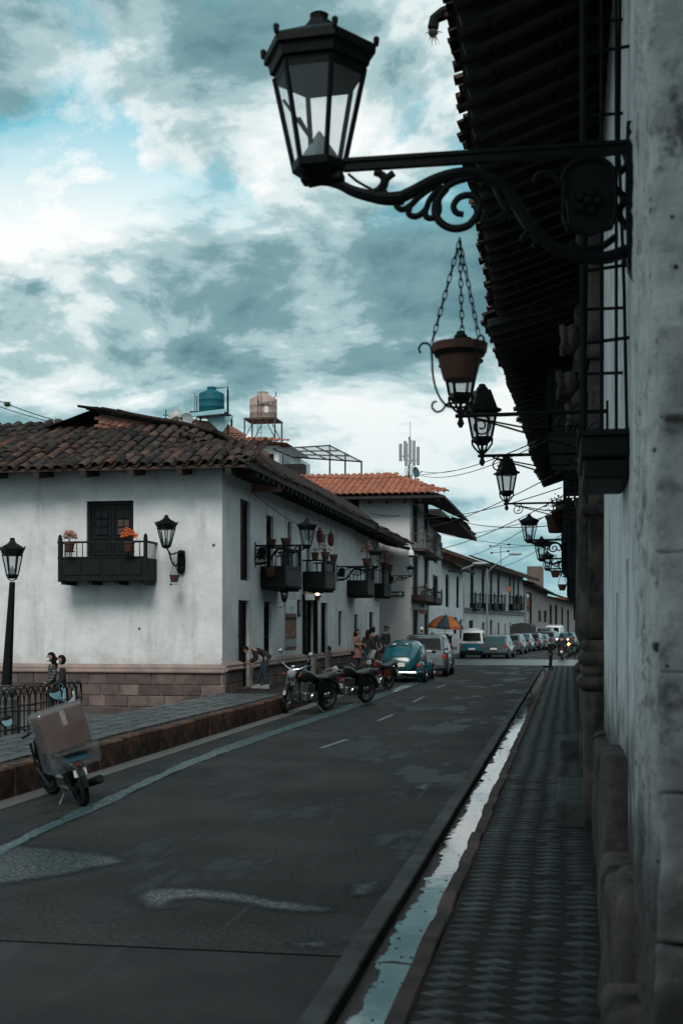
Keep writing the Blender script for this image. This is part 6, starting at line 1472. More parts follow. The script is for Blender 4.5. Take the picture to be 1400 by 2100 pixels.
# ---------------------------------------------------------------- people (facing local -y)
def skin_mesh(V,E,radii,sub=1):
    me=bpy.data.meshes.new('tmp'); me.from_pydata(V,E,[]); o=bpy.data.objects.new('tmp',me); COL.objects.link(o)
    m=o.modifiers.new('s','SKIN'); m.use_smooth_shade=True; m.branch_smoothing=.6
    sv=me.skin_vertices[0].data
    for i,r in enumerate(radii): sv[i].radius=r if isinstance(r,tuple) else (r,r); sv[i].use_root=False
    sv[0].use_root=True
    s=o.modifiers.new('u','SUBSURF'); s.levels=sub; s.render_levels=sub
    dg=bpy.context.evaluated_depsgraph_get(); out=bpy.data.meshes.new_from_object(o.evaluated_get(dg)); bpy.data.objects.remove(o); bpy.data.meshes.remove(me)
    for p in out.polygons: p.use_smooth=True
    return out
def person(label,loc,rz,h=1.65,top=(.02,.02,.022),bottom=(.03,.045,.06),pose=None,mask=False,cap=False,coat=False,long_hair=False,hat=None,plaid=False,shoes=(.02,.02,.02),scale=None,topmat=None,female=False,group=None):
    t=thing('person',label,'person',loc,rz,group); k=h/1.70
    J=dict(pel=(0,0,.94),spine=(0,.01,1.12),chest=(0,.01,1.30),neck=(0,0,1.45),head=(0,-.015,1.56))
    sw=.165 if female else .185
    for s,n in ((1,'l'),(-1,'r')):
        J['sh'+n]=(s*sw,.01,1.385); J['el'+n]=(s*(sw+.05),.03,1.12); J['wr'+n]=(s*(sw+.055),-.05,.88)
        J['hp'+n]=(s*.09,0,.88); J['kn'+n]=(s*.10,-.015,.49); J['an'+n]=(s*.10,.02,.09); J['to'+n]=(s*.12,-.14,.035)
    if pose: J.update(pose)
    J={a:Vector(b)*k for a,b in J.items()}
    J['nk']=J['chest'].lerp(J['neck'],.62); J['hem']=J['pel']+(J['pel']-J['spine'])*.45; J['waist']=J['pel'].lerp(J['spine'],.55)
    names=['pel','spine','chest','neck','shl','ell','wrl','shr','elr','wrr','hpl','knl','anl','tol','hpr','knr','anr','tor']
    ed=[('pel','spine'),('spine','chest'),('chest','neck'),('chest','shl'),('shl','ell'),('ell','wrl'),('chest','shr'),('shr','elr'),('elr','wrr'),('pel','hpl'),('hpl','knl'),('knl','anl'),('anl','tol'),('pel','hpr'),('hpr','knr'),('knr','anr'),('anr','tor')]
    JE=[('hem','pel'),('pel','spine'),('spine','chest'),('chest','nk'),('chest','shl'),('shl','ell'),('ell','wrl'),('chest','shr'),('shr','elr'),('elr','wrr')]
    TE=[('pel','waist'),('pel','hpl'),('hpl','knl'),('knl','anl'),('pel','hpr'),('hpr','knr'),('knr','anr')]
    rad=dict(pel=(.135,.10),spine=(.12,.09),chest=(.14,.10),neck=.054,shl=.062,ell=.044,wrl=.029,hpl=.082,knl=.056,anl=.032,tol=.018,nk=.060,hem=(.150,.115),waist=(.115,.09))
    rad={**rad,**{a[:-1]+'r':b for a,b in rad.items() if a.endswith('l') and a!='pel'}}
    rad={a:(tuple(x*k for x in b) if isinstance(b,tuple) else b*k) for a,b in rad.items()}
    def sub_mesh(ns,grow,extra=None,ed=ed):
        idx={n:i for i,n in enumerate(ns)}; R_=[]
        for n in ns:
            r=rad[n]; g=grow*k+(extra or {}).get(n,0)*k; R_.append(tuple(x+g for x in r) if isinstance(r,tuple) else r+g)
        return skin_mesh([J[n] for n in ns],[(idx[a],idx[b]) for a,b in ed if a in idx and b in idx],R_)
    body=sub_mesh(names,0)
    # head and hands are joined into the same body mesh
    bm=bmesh.new(); bm.from_mesh(body)
    hd=(J['head']-J['neck']).normalized(); q=Vector((0,0,1)).rotation_difference(hd)
    hb=MB(); hb.ball((0,0,0),.075*k,.095*k,.115*k,16,12)
    HV=[]
    for v in hb.v:
        v=Vector(v); z=v.z/(.115*k)
        if z<0: v.x*=1+.22*z; v.y=v.y*(1+.12*z)-.012*k*(-z)
        HV.append(J['head']+hd*.035*k+q@v)
    nb=MB().ball((0,0,0),.014*k,.022*k,.026*k,8,6); NV=[J['head']+q@(Vector(v)+Vector((0,-.10*k,.025*k))) for v in nb.v]
    parts=[(HV,hb.f),(NV,nb.f)]
    for s_ in (1,-1):
        eb=MB().ball((0,0,0),.010*k,.02*k,.03*k,6,5); parts.append(([J['head']+q@(Vector(v)+Vector((s_*.076*k,.005*k,.03*k))) for v in eb.v],eb.f))
    for n,s_ in (('l',1),('r',-1)):
        d=(J['wr'+n]-J['el'+n]).normalized(); side=Vector((1,0,0))*s_; side=(side-d*side.dot(d)).normalized(); fwd=d.cross(side).normalized()
        w_=J['wr'+n]; pm_=MB(); 
        pm_.tube([w_,w_+d*.045*k,w_+d*.09*k],[.026*k,.034*k,.030*k],8)
        for i,(o_,l) in enumerate(((-.028,.070),(-.010,.080),(.009,.075),(.027,.060))):
            b=w_+d*.085*k+fwd*o_*k; pm_.tube([b,b+d*l*.5*k-side*.006*k,b+d*l*.85*k-side*.022*k,b+d*l*k-side*.034*k],[.010*k,.009*k,.008*k,.005*k],6)
        b=w_+d*.03*k+fwd*-.03*k; pm_.tube([b,b+d*.03*k-fwd*.025*k,b+d*.06*k-fwd*.03*k-side*.012*k],[.012*k,.010*k,.007*k],6)
        parts.append(([Vector(v) for v in pm_.v],pm_.f))
    for V,F in parts:
        bv=[bm.verts.new(v) for v in V]
        for f in F:
            try: bm.faces.new([bv[i] for i in f]).smooth=True
            except ValueError: pass
    bmesh.ops.recalc_face_normals(bm,faces=bm.faces); bm.to_mesh(body); bm.free()
    link('body',body,SKIN,t)
    cm=lambda nm,c:pm('cloth_%d_%d_%d'%tuple(int(x*999) for x in c),c,tuple(x*.7 for x in c),9,.9,.3,20)
    tm=topmat or cm('t',top)
    link('jacket',sub_mesh(['chest','hem','pel','spine','nk','shl','ell','wrl','shr','elr','wrr'],.022,{'nk':.004,'shl':.006,'shr':.006,'wrl':.004,'wrr':.004},JE),tm,t)
    if coat:
        p0=J['pel']; ax=(J['spine']-J['pel']).normalized(); sp_=[]
        for z,r1,r2 in ((.06,.165,.135),(-.08,.185,.15),(-.22,.20,.165),(-.34,.205,.17)):
            c=p0+Vector((0,0,z*k)); sp_.append([(c.x+r1*k*math.cos(2*math.pi*i/16)*(1+.04*math.sin(3*i)),c.y+r2*k*math.sin(2*math.pi*i/16),c.z) for i in range(16)])
        MB().loft(sp_,False,False).build('coat_skirt',tm,t,smooth=True)
    link('trousers',sub_mesh(['pel','waist','hpl','knl','anl','hpr','knr','anr'],.016,{'anl':.012,'anr':.012},TE),cm('b',bottom),t)
    for n in 'lr':
        a=J['an'+n]; b=J['to'+n]; d=(b-a); d.z=0; d.normalize() if d.length>.01 else None
        ring=[]; base=Vector((a.x,a.y,a.z-.09*k))
        sd=Vector((-d.y,d.x,0))
        mb=MB().loft([[base+d*(x*k)+sd*(y*k)+Vector((0,0,z*k)) for x,y in ((-.075,-.036),(.05,-.048),(.15,-.046),(.195,0),(.15,.046),(.05,.048),(-.075,.036),(-.092,0))] for z in (.002,.03)]+[[base+d*(x*k)+sd*(y*k)+Vector((0,0,z*k)) for x,y,z in ((-.07,-.036,.13),(.03,-.040,.125),(.13,-.038,.085),(.18,0,.065),(.13,.038,.085),(.03,.040,.125),(-.07,.036,.13),(-.08,0,.13))]])
        mb.build('shoe',cm('s',shoes),t,smooth=True)
    # hair
    c=J['head']+hd*.035*k; hb=MB(); hb.ball((0,0,0),.086*k,.105*k,.122*k,16,12); V=[]; keep=[]
    for v in hb.v:
        v=Vector(v); 
        if v.y<-.03*k and v.z<.055*k: v=Vector((v.x*.8,v.y*.62,v.z*.8))
        V.append(c+q@(v+Vector((0,.010*k,.006*k))))
    h_=MB(); h_.add(V,hb.f)
    if long_hair:
        a=c+q@Vector((0,.055*k,-.02*k)); h_.tube([a,a+Vector((0,.035*k,-.12*k)),a+Vector((0,.045*k,-.25*k))],[.085*k,.085*k,.05*k],12)
    h_.build('hair',HAIR,t,smooth=True)
    for s_ in (1,-1): 
        e=MB().ball((0,0,0),.010*k,.006*k,.007*k,6,5); e.v=[tuple(J['head']+hd*.035*k+q@(Vector(v)+Vector((s_*.030*k,-.089*k,.005*k)))) for v in e.v]; e.build('eye',HAIR,t)
    mo=MB().ball((0,0,0),.024*k,.006*k,.007*k,8,5); mo.v=[tuple(J['head']+hd*.035*k+q@(Vector(v)+Vector((0,-.088*k,-.062*k)))) for v in mo.v]; mo.build('mouth',pm('lip',(.18,.07,.06)),t)
    if mask:
        mb=MB(); r=[]
        for z,yy,w_ in ((.0,-.105,.055),(-.03,-.118,.066),(-.06,-.115,.062),(-.09,-.095,.045)):
            r.append([J['head']+hd*.035*k+q@Vector((w_*k*math.sin(a),(yy+.06)*k-.062*k*math.cos(a),z*k)) for a in [R(-80+20*i) for i in range(9)]])
        mb.loft(r,False,False) if False else None
        n=9
        for a,b in zip(r,r[1:]):
            for i in range(n-1): mb.add([a[i],a[i+1],b[i+1],b[i]],[(0,1,2,3)])
        mb.build('face_mask',MASKM,t,smooth=True)
    if cap:
        m_=MB(); hh=MB(); hh.lathe([(.096,.03),(.099,.06),(.085,.11),(.05,.135),(.005,.142)],16,sy=1.12); hh.v=[tuple(J['head']+hd*.035*k+q@(Vector(v)*k)) for v in hh.v]; hh.loft([[J['head']+hd*.035*k+q@(Vector((x,y,z))*k) for x,y in ((-.075,-.07),(-.055,-.16),(0,-.185),(.055,-.16),(.075,-.07))] for z in (.035,.045)]); hh.build('cap',cm('c',(.015,.015,.018)),t,smooth=True)
    if hat:
        hh=MB().lathe([(.10,.02),(.105,.06),(.085,.13),(.04,.165),(.005,.17)],16,sy=1.1); hh.v=[tuple(J['head']+hd*.035*k+q@(Vector(v)*k)) for v in hh.v]; hh.build('hat' if not isinstance(hat,str) else hat,WHITEP if hat!='helmet' else BLACKP,t,smooth=True)
    return t
def plaid_mat():
    m=pm('plaid_cloth',(.25,.25,.26),None,4,.9); N=m.node_tree.nodes; L=m.node_tree.links; b=N['Principled BSDF']; tc=N.new('ShaderNodeTexCoord')
    def wv(d,s):
        n=N.new('ShaderNodeTexWave'); n.bands_direction=d; n.inputs['Scale'].default_value=s; n.inputs['Distortion'].default_value=.6; L.new(tc.outputs['Object'],n.inputs['Vector']); return n.outputs['Fac']
    a=N.new('ShaderNodeMath'); a.operation='MULTIPLY'; L.new(wv('X',4.5),a.inputs[0]); L.new(wv('Z',4.5),a.inputs[1])
    r=N.new('ShaderNodeValToRGB'); e=r.color_ramp.elements; e[0].position=.15; e[0].color=(.02,.022,.024,1); e[1].position=.6; e[1].color=(.13,.13,.135,1); L.new(a.outputs[0],r.inputs[0]); L.new(r.outputs[0],b.inputs['Base Color']); return m
a=at(107,1420,29.8); person('woman with white mask and plaid shirt standing by the hooped fence',(a.x,a.y,-.15),R(-55),1.70,topmat=plaid_mat(),bottom=(.015,.015,.018),mask=True,long_hair=True,female=True,pose={'wrl':(.18,-.16,1.0),'ell':(.22,.02,1.12)})
b=at(128,1420,29.5); person('woman with white mask in dark jacket beside the plaid shirted one',(b.x,b.y,-.15),R(-65),1.64,top=(.013,.014,.016),bottom=(.012,.012,.014),mask=True,female=True,pose={'wrl':(.10,-.20,1.0),'ell':(.21,.02,1.1),'wrr':(-.1,-.20,1.0),'elr':(-.21,.02,1.1)})
a=at(130,1420,29.4); tag(MB().loft([[(-.13,-.02,0),(.13,-.02,0),(.13,.02,0),(-.13,.02,0)],[(-.12,-.03,.30),(.12,-.03,.30),(.12,.03,.30),(-.12,.03,.30)]]).tube(curve([(-.07,0,.3),(-.05,0,.38),(.05,0,.38),(.07,0,.3)],3),.008,5).build('carrier_bag',pm('pale_blue_bag',(.30,.50,.58),(.2,.4,.48),6,.6),None,(a.x+.06,a.y-.28,.46),R(-20)),'pale blue carrier bag held by the woman in the dark jacket','bag')
# man bending towards the doorway
a=at(519,1410,36.2)
person('man bending down beside the first street door',(a.x+.28,a.y-.15,LZ),R(-72),1.68,top=(.014,.012,.013),bottom=(.016,.030,.040),shoes=(.25,.26,.26),pose={'pel':(0,.18,.90),'spine':(0,.05,1.05),'chest':(0,-.17,1.14),'neck':(0,-.33,1.14),'head':(0,-.44,1.13),'shl':(.18,-.20,1.10),'shr':(-.18,-.20,1.10),'ell':(.22,-.14,.86),'wrl':(.17,-.34,.76),'elr':(-.22,-.14,.86),'wrr':(-.16,-.34,.78),'hpl':(.09,.16,.86),'hpr':(-.09,.14,.86),'knl':(.10,.08,.47),'knr':(-.10,-.02,.47),'anl':(.10,.14,.09),'anr':(-.10,-.10,.09),'tol':(.12,-.02,.035),'tor':(-.12,-.26,.035)},mask=True)
a=at(732,1380,47.5); person('woman in pale pink coat on the left pavement',(a.x,a.y,LZ),R(75),1.64,top=(.30,.135,.11),bottom=(.03,.035,.04),coat=True,long_hair=True,female=True,pose={'ell':(.22,0,1.13),'wrl':(.12,-.24,1.08),'elr':(-.22,0,1.13),'wrr':(-.12,-.24,1.08)})
a=at(754,1380,48.6); person('person in dark jacket and jeans with long dark hair, back turned',(a.x,a.y,LZ),R(170),1.62,top=(.02,.017,.017),bottom=(.03,.06,.08),long_hair=True,female=True,coat=False)
a=at(765,1380,50.2); person('taller person in black beside the one in jeans',(a.x,a.y,LZ),R(160),1.72,top=(.012,.012,.013),bottom=(.012,.012,.014))
a=at(791,1372,52.5); person('man in black cap and dark jacket behind the teal rounded car',(a.x,a.y,LZ),R(60),1.76,top=(.014,.013,.015),bottom=(.02,.02,.022),cap=True,pose={'ell':(.27,.05,1.14),'wrl':(.2,-.08,.94),'elr':(-.27,.05,1.14),'wrr':(-.2,-.08,.94)})
a=at(868,1350,64); person('person with white hat showing above the silver hatchback',(a.x-.1,a.y,LZ),R(20),1.66,top=(.03,.03,.035),hat='hat')
a=at(916,1364,70.5); person('dark clothed man standing by the umbrella vendor',(a.x,a.y,0),R(150),1.70,top=(.014,.015,.017),bottom=(.016,.017,.02))
a=at(1184,1351,82); person('pedestrian in grey teal jacket at the far right corner',(a.x,a.y,0),R(90),1.66,top=(.12,.20,.22),bottom=(.02,.022,.025),pose={'knl':(.1,-.14,.5),'anl':(.1,-.2,.1),'tol':(.12,-.36,.035),'anr':(-.1,.22,.12),'knr':(-.1,.06,.5),'tor':(-.12,.08,.035)})
a=at(1128,1373,63); person('dark figure standing at the edge of the right gutter',(a.x,a.y,.02),R(70),1.52,top=(.014,.015,.016),bottom=(.012,.013,.014),pose={'wrl':(.12,-.24,1.08),'ell':(.24,.0,1.12)})
# riders
def rider(label,px,d,rz,top,lit=False):
    a=at(px,1350,d); b=motorcycle('dark motorcycle ridden '+('towards the viewer with its headlamp on' if lit else 'away by the rider in black'),(a.x,a.y,0),rz,BLACKP,1.0,0,0,None,chromed=False)
    fwd=Vector((math.cos(rz),math.sin(rz),0)); p=a+fwd*.35
    person(label,(p.x,p.y,0),rz+R(90),1.72,top=top,bottom=(.014,.014,.016),hat='helmet',pose={'pel':(0,.10,.86),'spine':(0,.10,1.03),'chest':(0,.05,1.22),'neck':(0,0,1.37),'head':(0,-.03,1.48),'shl':(.19,.04,1.29),'shr':(-.19,.04,1.29),'ell':(.27,-.14,1.10),'elr':(-.27,-.14,1.10),'wrl':(.30,-.42,1.04),'wrr':(-.30,-.42,1.04),'hpl':(.10,.06,.84),'hpr':(-.10,.06,.84),'knl':(.20,-.30,.66),'knr':(-.20,-.30,.66),'anl':(.20,-.16,.30),'anr':(-.20,-.16,.30),'tol':(.22,-.32,.25),'tor':(-.22,-.32,.25)})
    if lit:
        M=Matrix.Translation((1.30-.14+.05,0,.86))@Matrix.Rotation(R(90),4,'Y'); MB().lathe([(.095,.0),(.08,.012),(.02,.02)],16,M=M).build('lit_lens',emis('lit_headlamp',(1,.42,.12),5.0),b)
rider('rider in black seen from behind on a motorcycle',1151,80,R(88),(.012,.012,.014))
rider('rider in rust orange jacket coming with headlamp on',1168,91,R(-95),(.16,.06,.03),True)
# ---------------------------------------------------------------- vendor's umbrella and cart
def umbrella():
    a=at(908,1283,72); t=thing('vendor_umbrella','striped orange and navy vendor umbrella over the snack cart','umbrella',(a.x,a.y,0),0,rot=(R(3),R(4),0)); n=8; r=1.0; zt=2.78
    cols=[pm('orange_canvas',(.45,.125,.03),(.36,.09,.022),3,.8),pm('navy_canvas',(.018,.04,.055),None,3,.8)]
    for i in range(n):
        a0,a1=2*math.pi*i/n+.35,2*math.pi*(i+1)/n+.35; P=lambda f,a_,dz=0:(r*f*math.cos(a_),r*f*math.sin(a_),zt-.62*f**1.9+dz); mb=MB()
        for k in range(5): 
            f0,f1=k/5,(k+1)/5; mb.add([P(f0,a0),P(f1,a0),P(f1,(a0+a1)/2,.03*f1),P(f0,(a0+a1)/2,.03*f0)],[(0,1,2,3)]); mb.add([P(f0,(a0+a1)/2,.03*f0),P(f1,(a0+a1)/2,.03*f1),P(f1,a1),P(f0,a1)],[(0,1,2,3)])
        for u,v in ((a0,(a0+a1)/2),((a0+a1)/2,a1)): mb.add([P(1,u,.03*(u!=a0)),P(1,v,.03*(v!=a1)),P(1.0,v,-.13),P(1.0,u,-.13)],[(0,1,2,3)])
        mb.build('gore',cols[i%2],t)
        MB().tube([(0,0,zt-.3),P(.98,a0,-.02)],.010,4).build('rib',STEEL,t)
    MB().tube([(0,0,0),(0,0,zt+.06)],.022,8).build('pole',STEEL,t)
umbrella()
a=at(906,1340,74); t=thing('snack_cart','pale snack cart with glass case under the striped umbrella','cart',(a.x,a.y,0),R(20))
MB().bbox(-.55,.55,-.35,.35,.45,1.0,.03).build('counter',pm('dark_cart',(.05,.055,.06),None,4,.6),t); MB().box(-.5,.5,-.3,.3,1.0,1.55).build('glass_case',DARKGLASS,t); MB().bbox(-.6,.6,-.4,.4,1.55,1.78,.06).build('cart_roof',WHITEP,t)
for x in (-.4,.4): MB().lathe([(.22,-.03),(.25,0),(.22,.03)],16,M=Matrix.Translation((x,-.38,.25))@Matrix.Rotation(R(90),4,'X')).build('wheel',RUBBER,t)
for x in (-.5,.5): MB().tube([(x,.3,0),(x,.3,.45)],.03,6).build('leg',STEEL,t)
# ---------------------------------------------------------------- flower pots
def flower_pot(label,loc,s=1,bloom=None,leaf=True,h=.28,group='pots on the balconies',mat=None,n=60,saucer=False):
    t=thing('flower_pot',label,'flower pot',loc,0,group,scale=s)
    p=MB().lathe([(.085,0),(.10,.02),(.13,.20),(.145,.20),(.145,.25),(.12,.25),(.11,.20),(.02,.19)],16).build('pot',mat or TERRA,t,smooth=True)
    if saucer: MB().lathe([(.10,-.02),(.15,.0),(.15,.012),(.10,.004)],14).build('saucer',TERRA,t)
    if leaf:
        mb=MB(); bl=MB()
        for i in range(n):
            a=rnd.uniform(0,6.283); r=.19*math.sqrt(rnd.random()); z=.25+h*.9*math.sqrt(max(0,1-(r/.20)**2))*rnd.uniform(.35,1); c=Vector((r*math.cos(a),r*math.sin(a),z)); d=Vector((rnd.uniform(-1,1),rnd.uniform(-1,1),rnd.uniform(-.2,1))).normalized()*.045; e=d.cross(Vector((0,0,1))).normalized()*.02
            mb.add([c,c+d*.5+e,c+d,c+d*.5-e],[(0,1,2,3)])
            if bloom and i%2==0:
                c=c*1.08+Vector((0,0,.02)); 
                for q in range(5):
                    aa=q*1.257+i; u=Vector((math.cos(aa),math.sin(aa),.3*math.sin(i+q))); bl.add([c,c+u*.03+Vector((0,0,.012)),c+u*.05,c+u*.03-Vector((0,0,.012))],[(0,1,2,3)])
                bl.ball(c,.018,.018,.015,6,4)
        for i in range(7):
            a=rnd.uniform(0,6.28); mb.tube([(0,0,.2),(.06*math.cos(a),.06*math.sin(a),.25+h*.7)],.006,4)
        mb.build('leaves',LEAF,t,kind='stuff')
        if bloom: bl.build('blossoms',bloom,t,kind='stuff')
    return t
ORB=pm('orange_blossom',(.75,.16,.02),(.62,.10,.02),12,.7); PKB=pm('pink_blossom',(.55,.22,.17),(.42,.15,.12),12,.7); WHB=pm('white_blossom',(.6,.55,.52),None,4,.8)
a=onY(143,1131,31.78); flower_pot('clay pot with pink flowers on the left of the front balcony',a,1.0,PKB,True,.30,n=120,saucer=True)
a=onY(265,1131,31.78); flower_pot('clay pot with bright orange flowers on the right of the front balcony',a,1.05,ORB,True,.34,n=190,saucer=True)
def pot_on(label,B,S,f,inset=.1,s=.9,bloom=None,leaf=True,h=.25,side=False,dz=0):
    u0,u1,zb,zs,zt,proj=B; u=u0+(u1-u0)*f; y=-proj+inset if not side else -proj*side
    p=S.world(u,y,zt+dz); return flower_pot(label,p,s,bloom,leaf,h)
pot_on('clay pot near the middle of the first street balcony rail',B1,S1,.03,s=.95,side=.45,leaf=False)
pot_on('tall clay pot at the outer near corner of the first street balcony',B1,S1,.10,0.02,s=1.1,leaf=False)
pot_on('clay pot with dry stems on the near side rail of the second street balcony',B2,S1,.02,s=1.0,side=.55,h=.2)
pot_on('clay pot with white flowers at the corner of the second street balcony',B2,S1,.10,.02,s=1.1,bloom=WHB,h=.25)
pot_on('plain clay pot at the far end of the second street balcony',B2,S1,.9,.02,s=1.1,leaf=False)
pot_on('leafy pot with reddish plant at the corner of the third street balcony',B3,S2,.15,.05,s=1.5,bloom=PKB,h=.5)
pot_on('pot with tall thin flowering stems at the corner of the last street balcony',B4,S2,.15,.02,s=1.4,bloom=PKB,h=.6)
pot_on('second pot with tall stems at the far end of the last street balcony',B4,S2,.85,.02,s=1.3,bloom=PKB,h=.5)
a=S1.world(B1[0]-.10,-B1[5]*.45,B1[2]+.28); flower_pot('low clay pot hung on the outside of the first street balcony',a,1.2,None,False)
a=at(1138,1093,40); flower_pot('potted trailing plant on the far right balcony under the little tiled roof',a,2.2,None,True,.35,n=70)
def small_pot(px,py,d,label,s=1):
    a=at(px,py,d); t=thing('hanging_pot',label,'flower pot',a,0,'pots hanging from the far lanterns',scale=s)
    MB().lathe([(.12,-.2),(.2,.05),(.22,.08),(.18,.08),(.02,.02)],14).build('pot',TERRA,t)
    for q in (-.2,.2): MB().tube([(q,0,.08),(0,0,.7)],.012,4).build('wire',IRON,t)
small_pot(1138,1174,48,'dark hanging pot just below the smallest far lanterns',.95); small_pot(1152,1202,52,'lowest dark hanging pot by the far right wall',.9)
# ---------------------------------------------------------------- small things on the left facades
for (px,py,lb) in ((644,1100,'near red paper lantern hanging above the second street balcony'),(668,1107,'far red paper lantern hanging above the second street balcony')):
    u,z=S1.uz(px-14,py); p=S1.world(u,-.45,z); t=thing('paper_lantern',lb,'lantern',p)
    RP=pm('red_paper',(.15,.035,.026),(.11,.028,.022),6,.8,stretch=(1,1,6)); MB().lathe([(.05,-.24),(.10,-.19),(.125,0),(.10,.19),(.05,.24)],14).build('shade',RP,t,smooth=True)
    MB().lathe([(.06,-.29),(.06,-.26)],10).lathe([(.06,.26),(.06,.29)],10).tube([(0,0,.29),(0,0,.6)],.008,4).build('cap',WOOD,t); MB().tube([(0,0,-.29),(0,0,-.40)],.02,5).build('tassel',RP,t)
r=S1.rect(584,1213,606,1331); BN=thing('shop_banner','tall shop banner with food pictures beside the third street door','banner',S1.world((r[0]+r[1])/2,-.02,r[2]),S1.rz); hw=(r[1]-r[0])/2; hh=r[3]-r[2]
def bp_(z0,z1,mat,name,w_=1): MB().box(-hw*w_,hw*w_,-.012,-.002,hh*z0,hh*z1).build(name,mat,BN)
MB().box(-hw,hw,0,.02,0,hh).build('backing',PLASTER_FAR,BN)
FOOD=pm('food_print',(.35,.14,.06),(.10,.03,.02),7,.6,dirt=((.45,.28,.18),5,.55,.62,(1,1,1)))
bp_(.62,.86,WHITEP,'white_panel'); bp_(.56,.615,pm('brown_print',(.16,.05,.03),None,4,.6),'brown_band'); bp_(.50,.555,BLACKM,'black_band'); bp_(.18,.495,FOOD,'food_picture'); bp_(.045,.175,pm('pale_map_print',(.42,.46,.46),(.2,.27,.27),9,.7),'map_panel'); bp_(0,.04,pm('brown_print',(.16,.05,.03)),'brown_band')
MB().box(-.2,.25,-.016,-.0125,hh*.69,hh*.70).box(-.05,.28,-.016,-.0125,hh*.72,hh*.735).box(.0,.28,-.016,-.0125,hh*.66,hh*.665).build('printed_lines',BLACKM,BN)
u,z=S1.uz(612,1224); p=S1.world(u,-.40,z); t=thing('shop_sign','small white sign with scissors-like drawing hanging above the shop','sign',p,S1.rz+R(90))
MB().box(-.16,.16,-.015,.015,-.11,.11).build('board',WHITEP,t)
MB().tube([(-.12,-.018,.05),(.12,-.018,-.03)],.008,4).tube([(-.12,-.018,.02),(.12,-.018,.01)],.008,4).ball((-.125,-.018,.05),.025,.006,.02,8,5).box(-.06,.06,-.02,-.0155,-.085,-.07).build('drawing',BLACKM,t); MB().tube([(-.45,0,.125),(.16,0,.125)],.012,5).build('bar',IRON,t)
u,z=S1.uz(612,1247); t=thing('picture_frame','small dark framed picture below the white shop sign','picture',S1.world(u,-.03,z),S1.rz); MB().box(-.2,.2,-.02,.02,-.28,.28).build('frame',WOOD,t); MB().box(-.14,.14,-.026,-.021,-.22,.22).build('print',pm('grey_print',(.3,.31,.31),(.06,.06,.06),4,.4),t)
u,z=S1.uz(569,1218); t=thing('small_wall_lantern','small black lantern on the wall under the first street balcony','lantern',S1.world(u,-.22,z-.2)); ps=[]; lantern_parts(ps,6,.30,.14,.08,'hex',.9,0); adopt(ps,t); MB().tube([(0,0,-.05),(0,0,-.2),(-.22,0,-.25)],.012,5).build('arm',IRON,t)
p=at(651,1214,45.0); t=thing('lit_lamp','small lit lamp glowing under the second street balcony','lamp',p); MB().lathe([(.03,.12),(.08,.06),(.10,-.02),(.09,-.03)],12).build('shade',BLACKM,t); MB().ball((0,-.02,-.04),.075,.075,.09,10,8).build('bulb',emis('warm_bulb',(1,.62,.28),6),t)
# one-way arrow plate and other signs on the orange roofed house
p=onY(812,1218,65.40); t=thing('arrow_sign','black street sign with white arrow pointing right on the white wall','sign',p)
MB().bbox(-.42,.42,-.02,.02,-.13,.13,.004).build('plate',pm('black_sign',(.012,.014,.015),None,4,.5),t)
MB().flat([(-.36,-.035),(.2,-.035),(.2,-.085),(.37,0),(.2,.085),(.2,.035),(-.36,.035)],0,.004)
ar=MB().prism([(-.37,-.06),(-.30,-.06),(-.28,-.045),(.18,-.045),(.18,-.10),(.37,0),(.18,.10),(.18,.045),(-.28,.045),(-.30,.06),(-.37,.06)],-.026,-.0205); ar.build('arrow',WHITEP,t)
for i in range(8): MB().box(-.24+.05*i,-.205+.05*i,-.029,-.0265,-.018,.02).build('letter',BLACKM,t)
u,z=S3.uz(842,1243); 
for q in (z+.11,z-.11): pass
t=thing('small_plate','small black and white plate by the corner of the orange roofed house','sign',S3.world(.35,-.02,z),S3.rz); MB().box(-.12,.12,-.01,.01,-.17,.17).build('plate',WHITEP,t); MB().box(-.12,.12,-.014,-.0105,.07,.17).box(-.12,.12,-.014,-.0105,-.17,-.07).build('band',BLACKM,t)
p=at(866,1228,70); t=thing('shop_banner','narrow pale banner with round picture hung from the brown balcony','banner',p,R(35)); MB().box(-.22,.22,-.015,.015,-.85,.75).build('cloth',WHITEP,t)
MB().lathe([(.19,0),(.19,.004)],20,M=Matrix.Translation((0,-.016,0))@Matrix.Rotation(R(90),4,'X'),sy=2.6).build('round_print',pm('teal_print',(.05,.2,.25),(.2,.1,.08),8,.6),t); MB().box(-.2,.2,-.02,-.0155,-.82,-.6).build('red_print',pm('pink_print',(.4,.17,.12),None,4,.6),t)
MB().ball((.15,-.1,.72),.13,.10,.13,10,8).build('rosette',pm('pink_rosette',(.45,.16,.14),None,4,.7),t)
p=at(1043,1209,118); t=thing('bunting','orange and teal bunting hung across the far balconies','bunting',p,R(75))
for i,c in enumerate(((.5,.14,.04),(.05,.25,.28),(.45,.10,.05),(.5,.16,.05),(.04,.22,.26))): MB().prism([(-1.1+.42*i,.35-.02*i),(-.7+.42*i,.3-.02*i),(-.8+.42*i,-.25),(-1.0+.42*i,-.3)],-.01,.01).build('flag',pm('flag_%d'%i,c,None,4,.8),t)
MB().tube([(-1.6,0,.4),(1.6,0,.3)],.015,4).build('cord',IRON,t)
p=at(842,1137,62.5); t=thing('security_camera','white dome security camera on a curved arm at the roof end','camera',p); MB().tube(curve([(-.75,0,.35),(-.3,0,.42),(-.02,0,.38),(0,0,.2)],4),.04,7).build('arm',WHITEP,t,smooth=True); MB().lathe([(.05,.24),(.12,.16),(.17,.0),(.17,-.05)],14).build('housing',WHITEP,t,smooth=True); MB().ball((0,0,-.06),.13,.13,.10,12,8).build('dome',DARKGLASS,t)
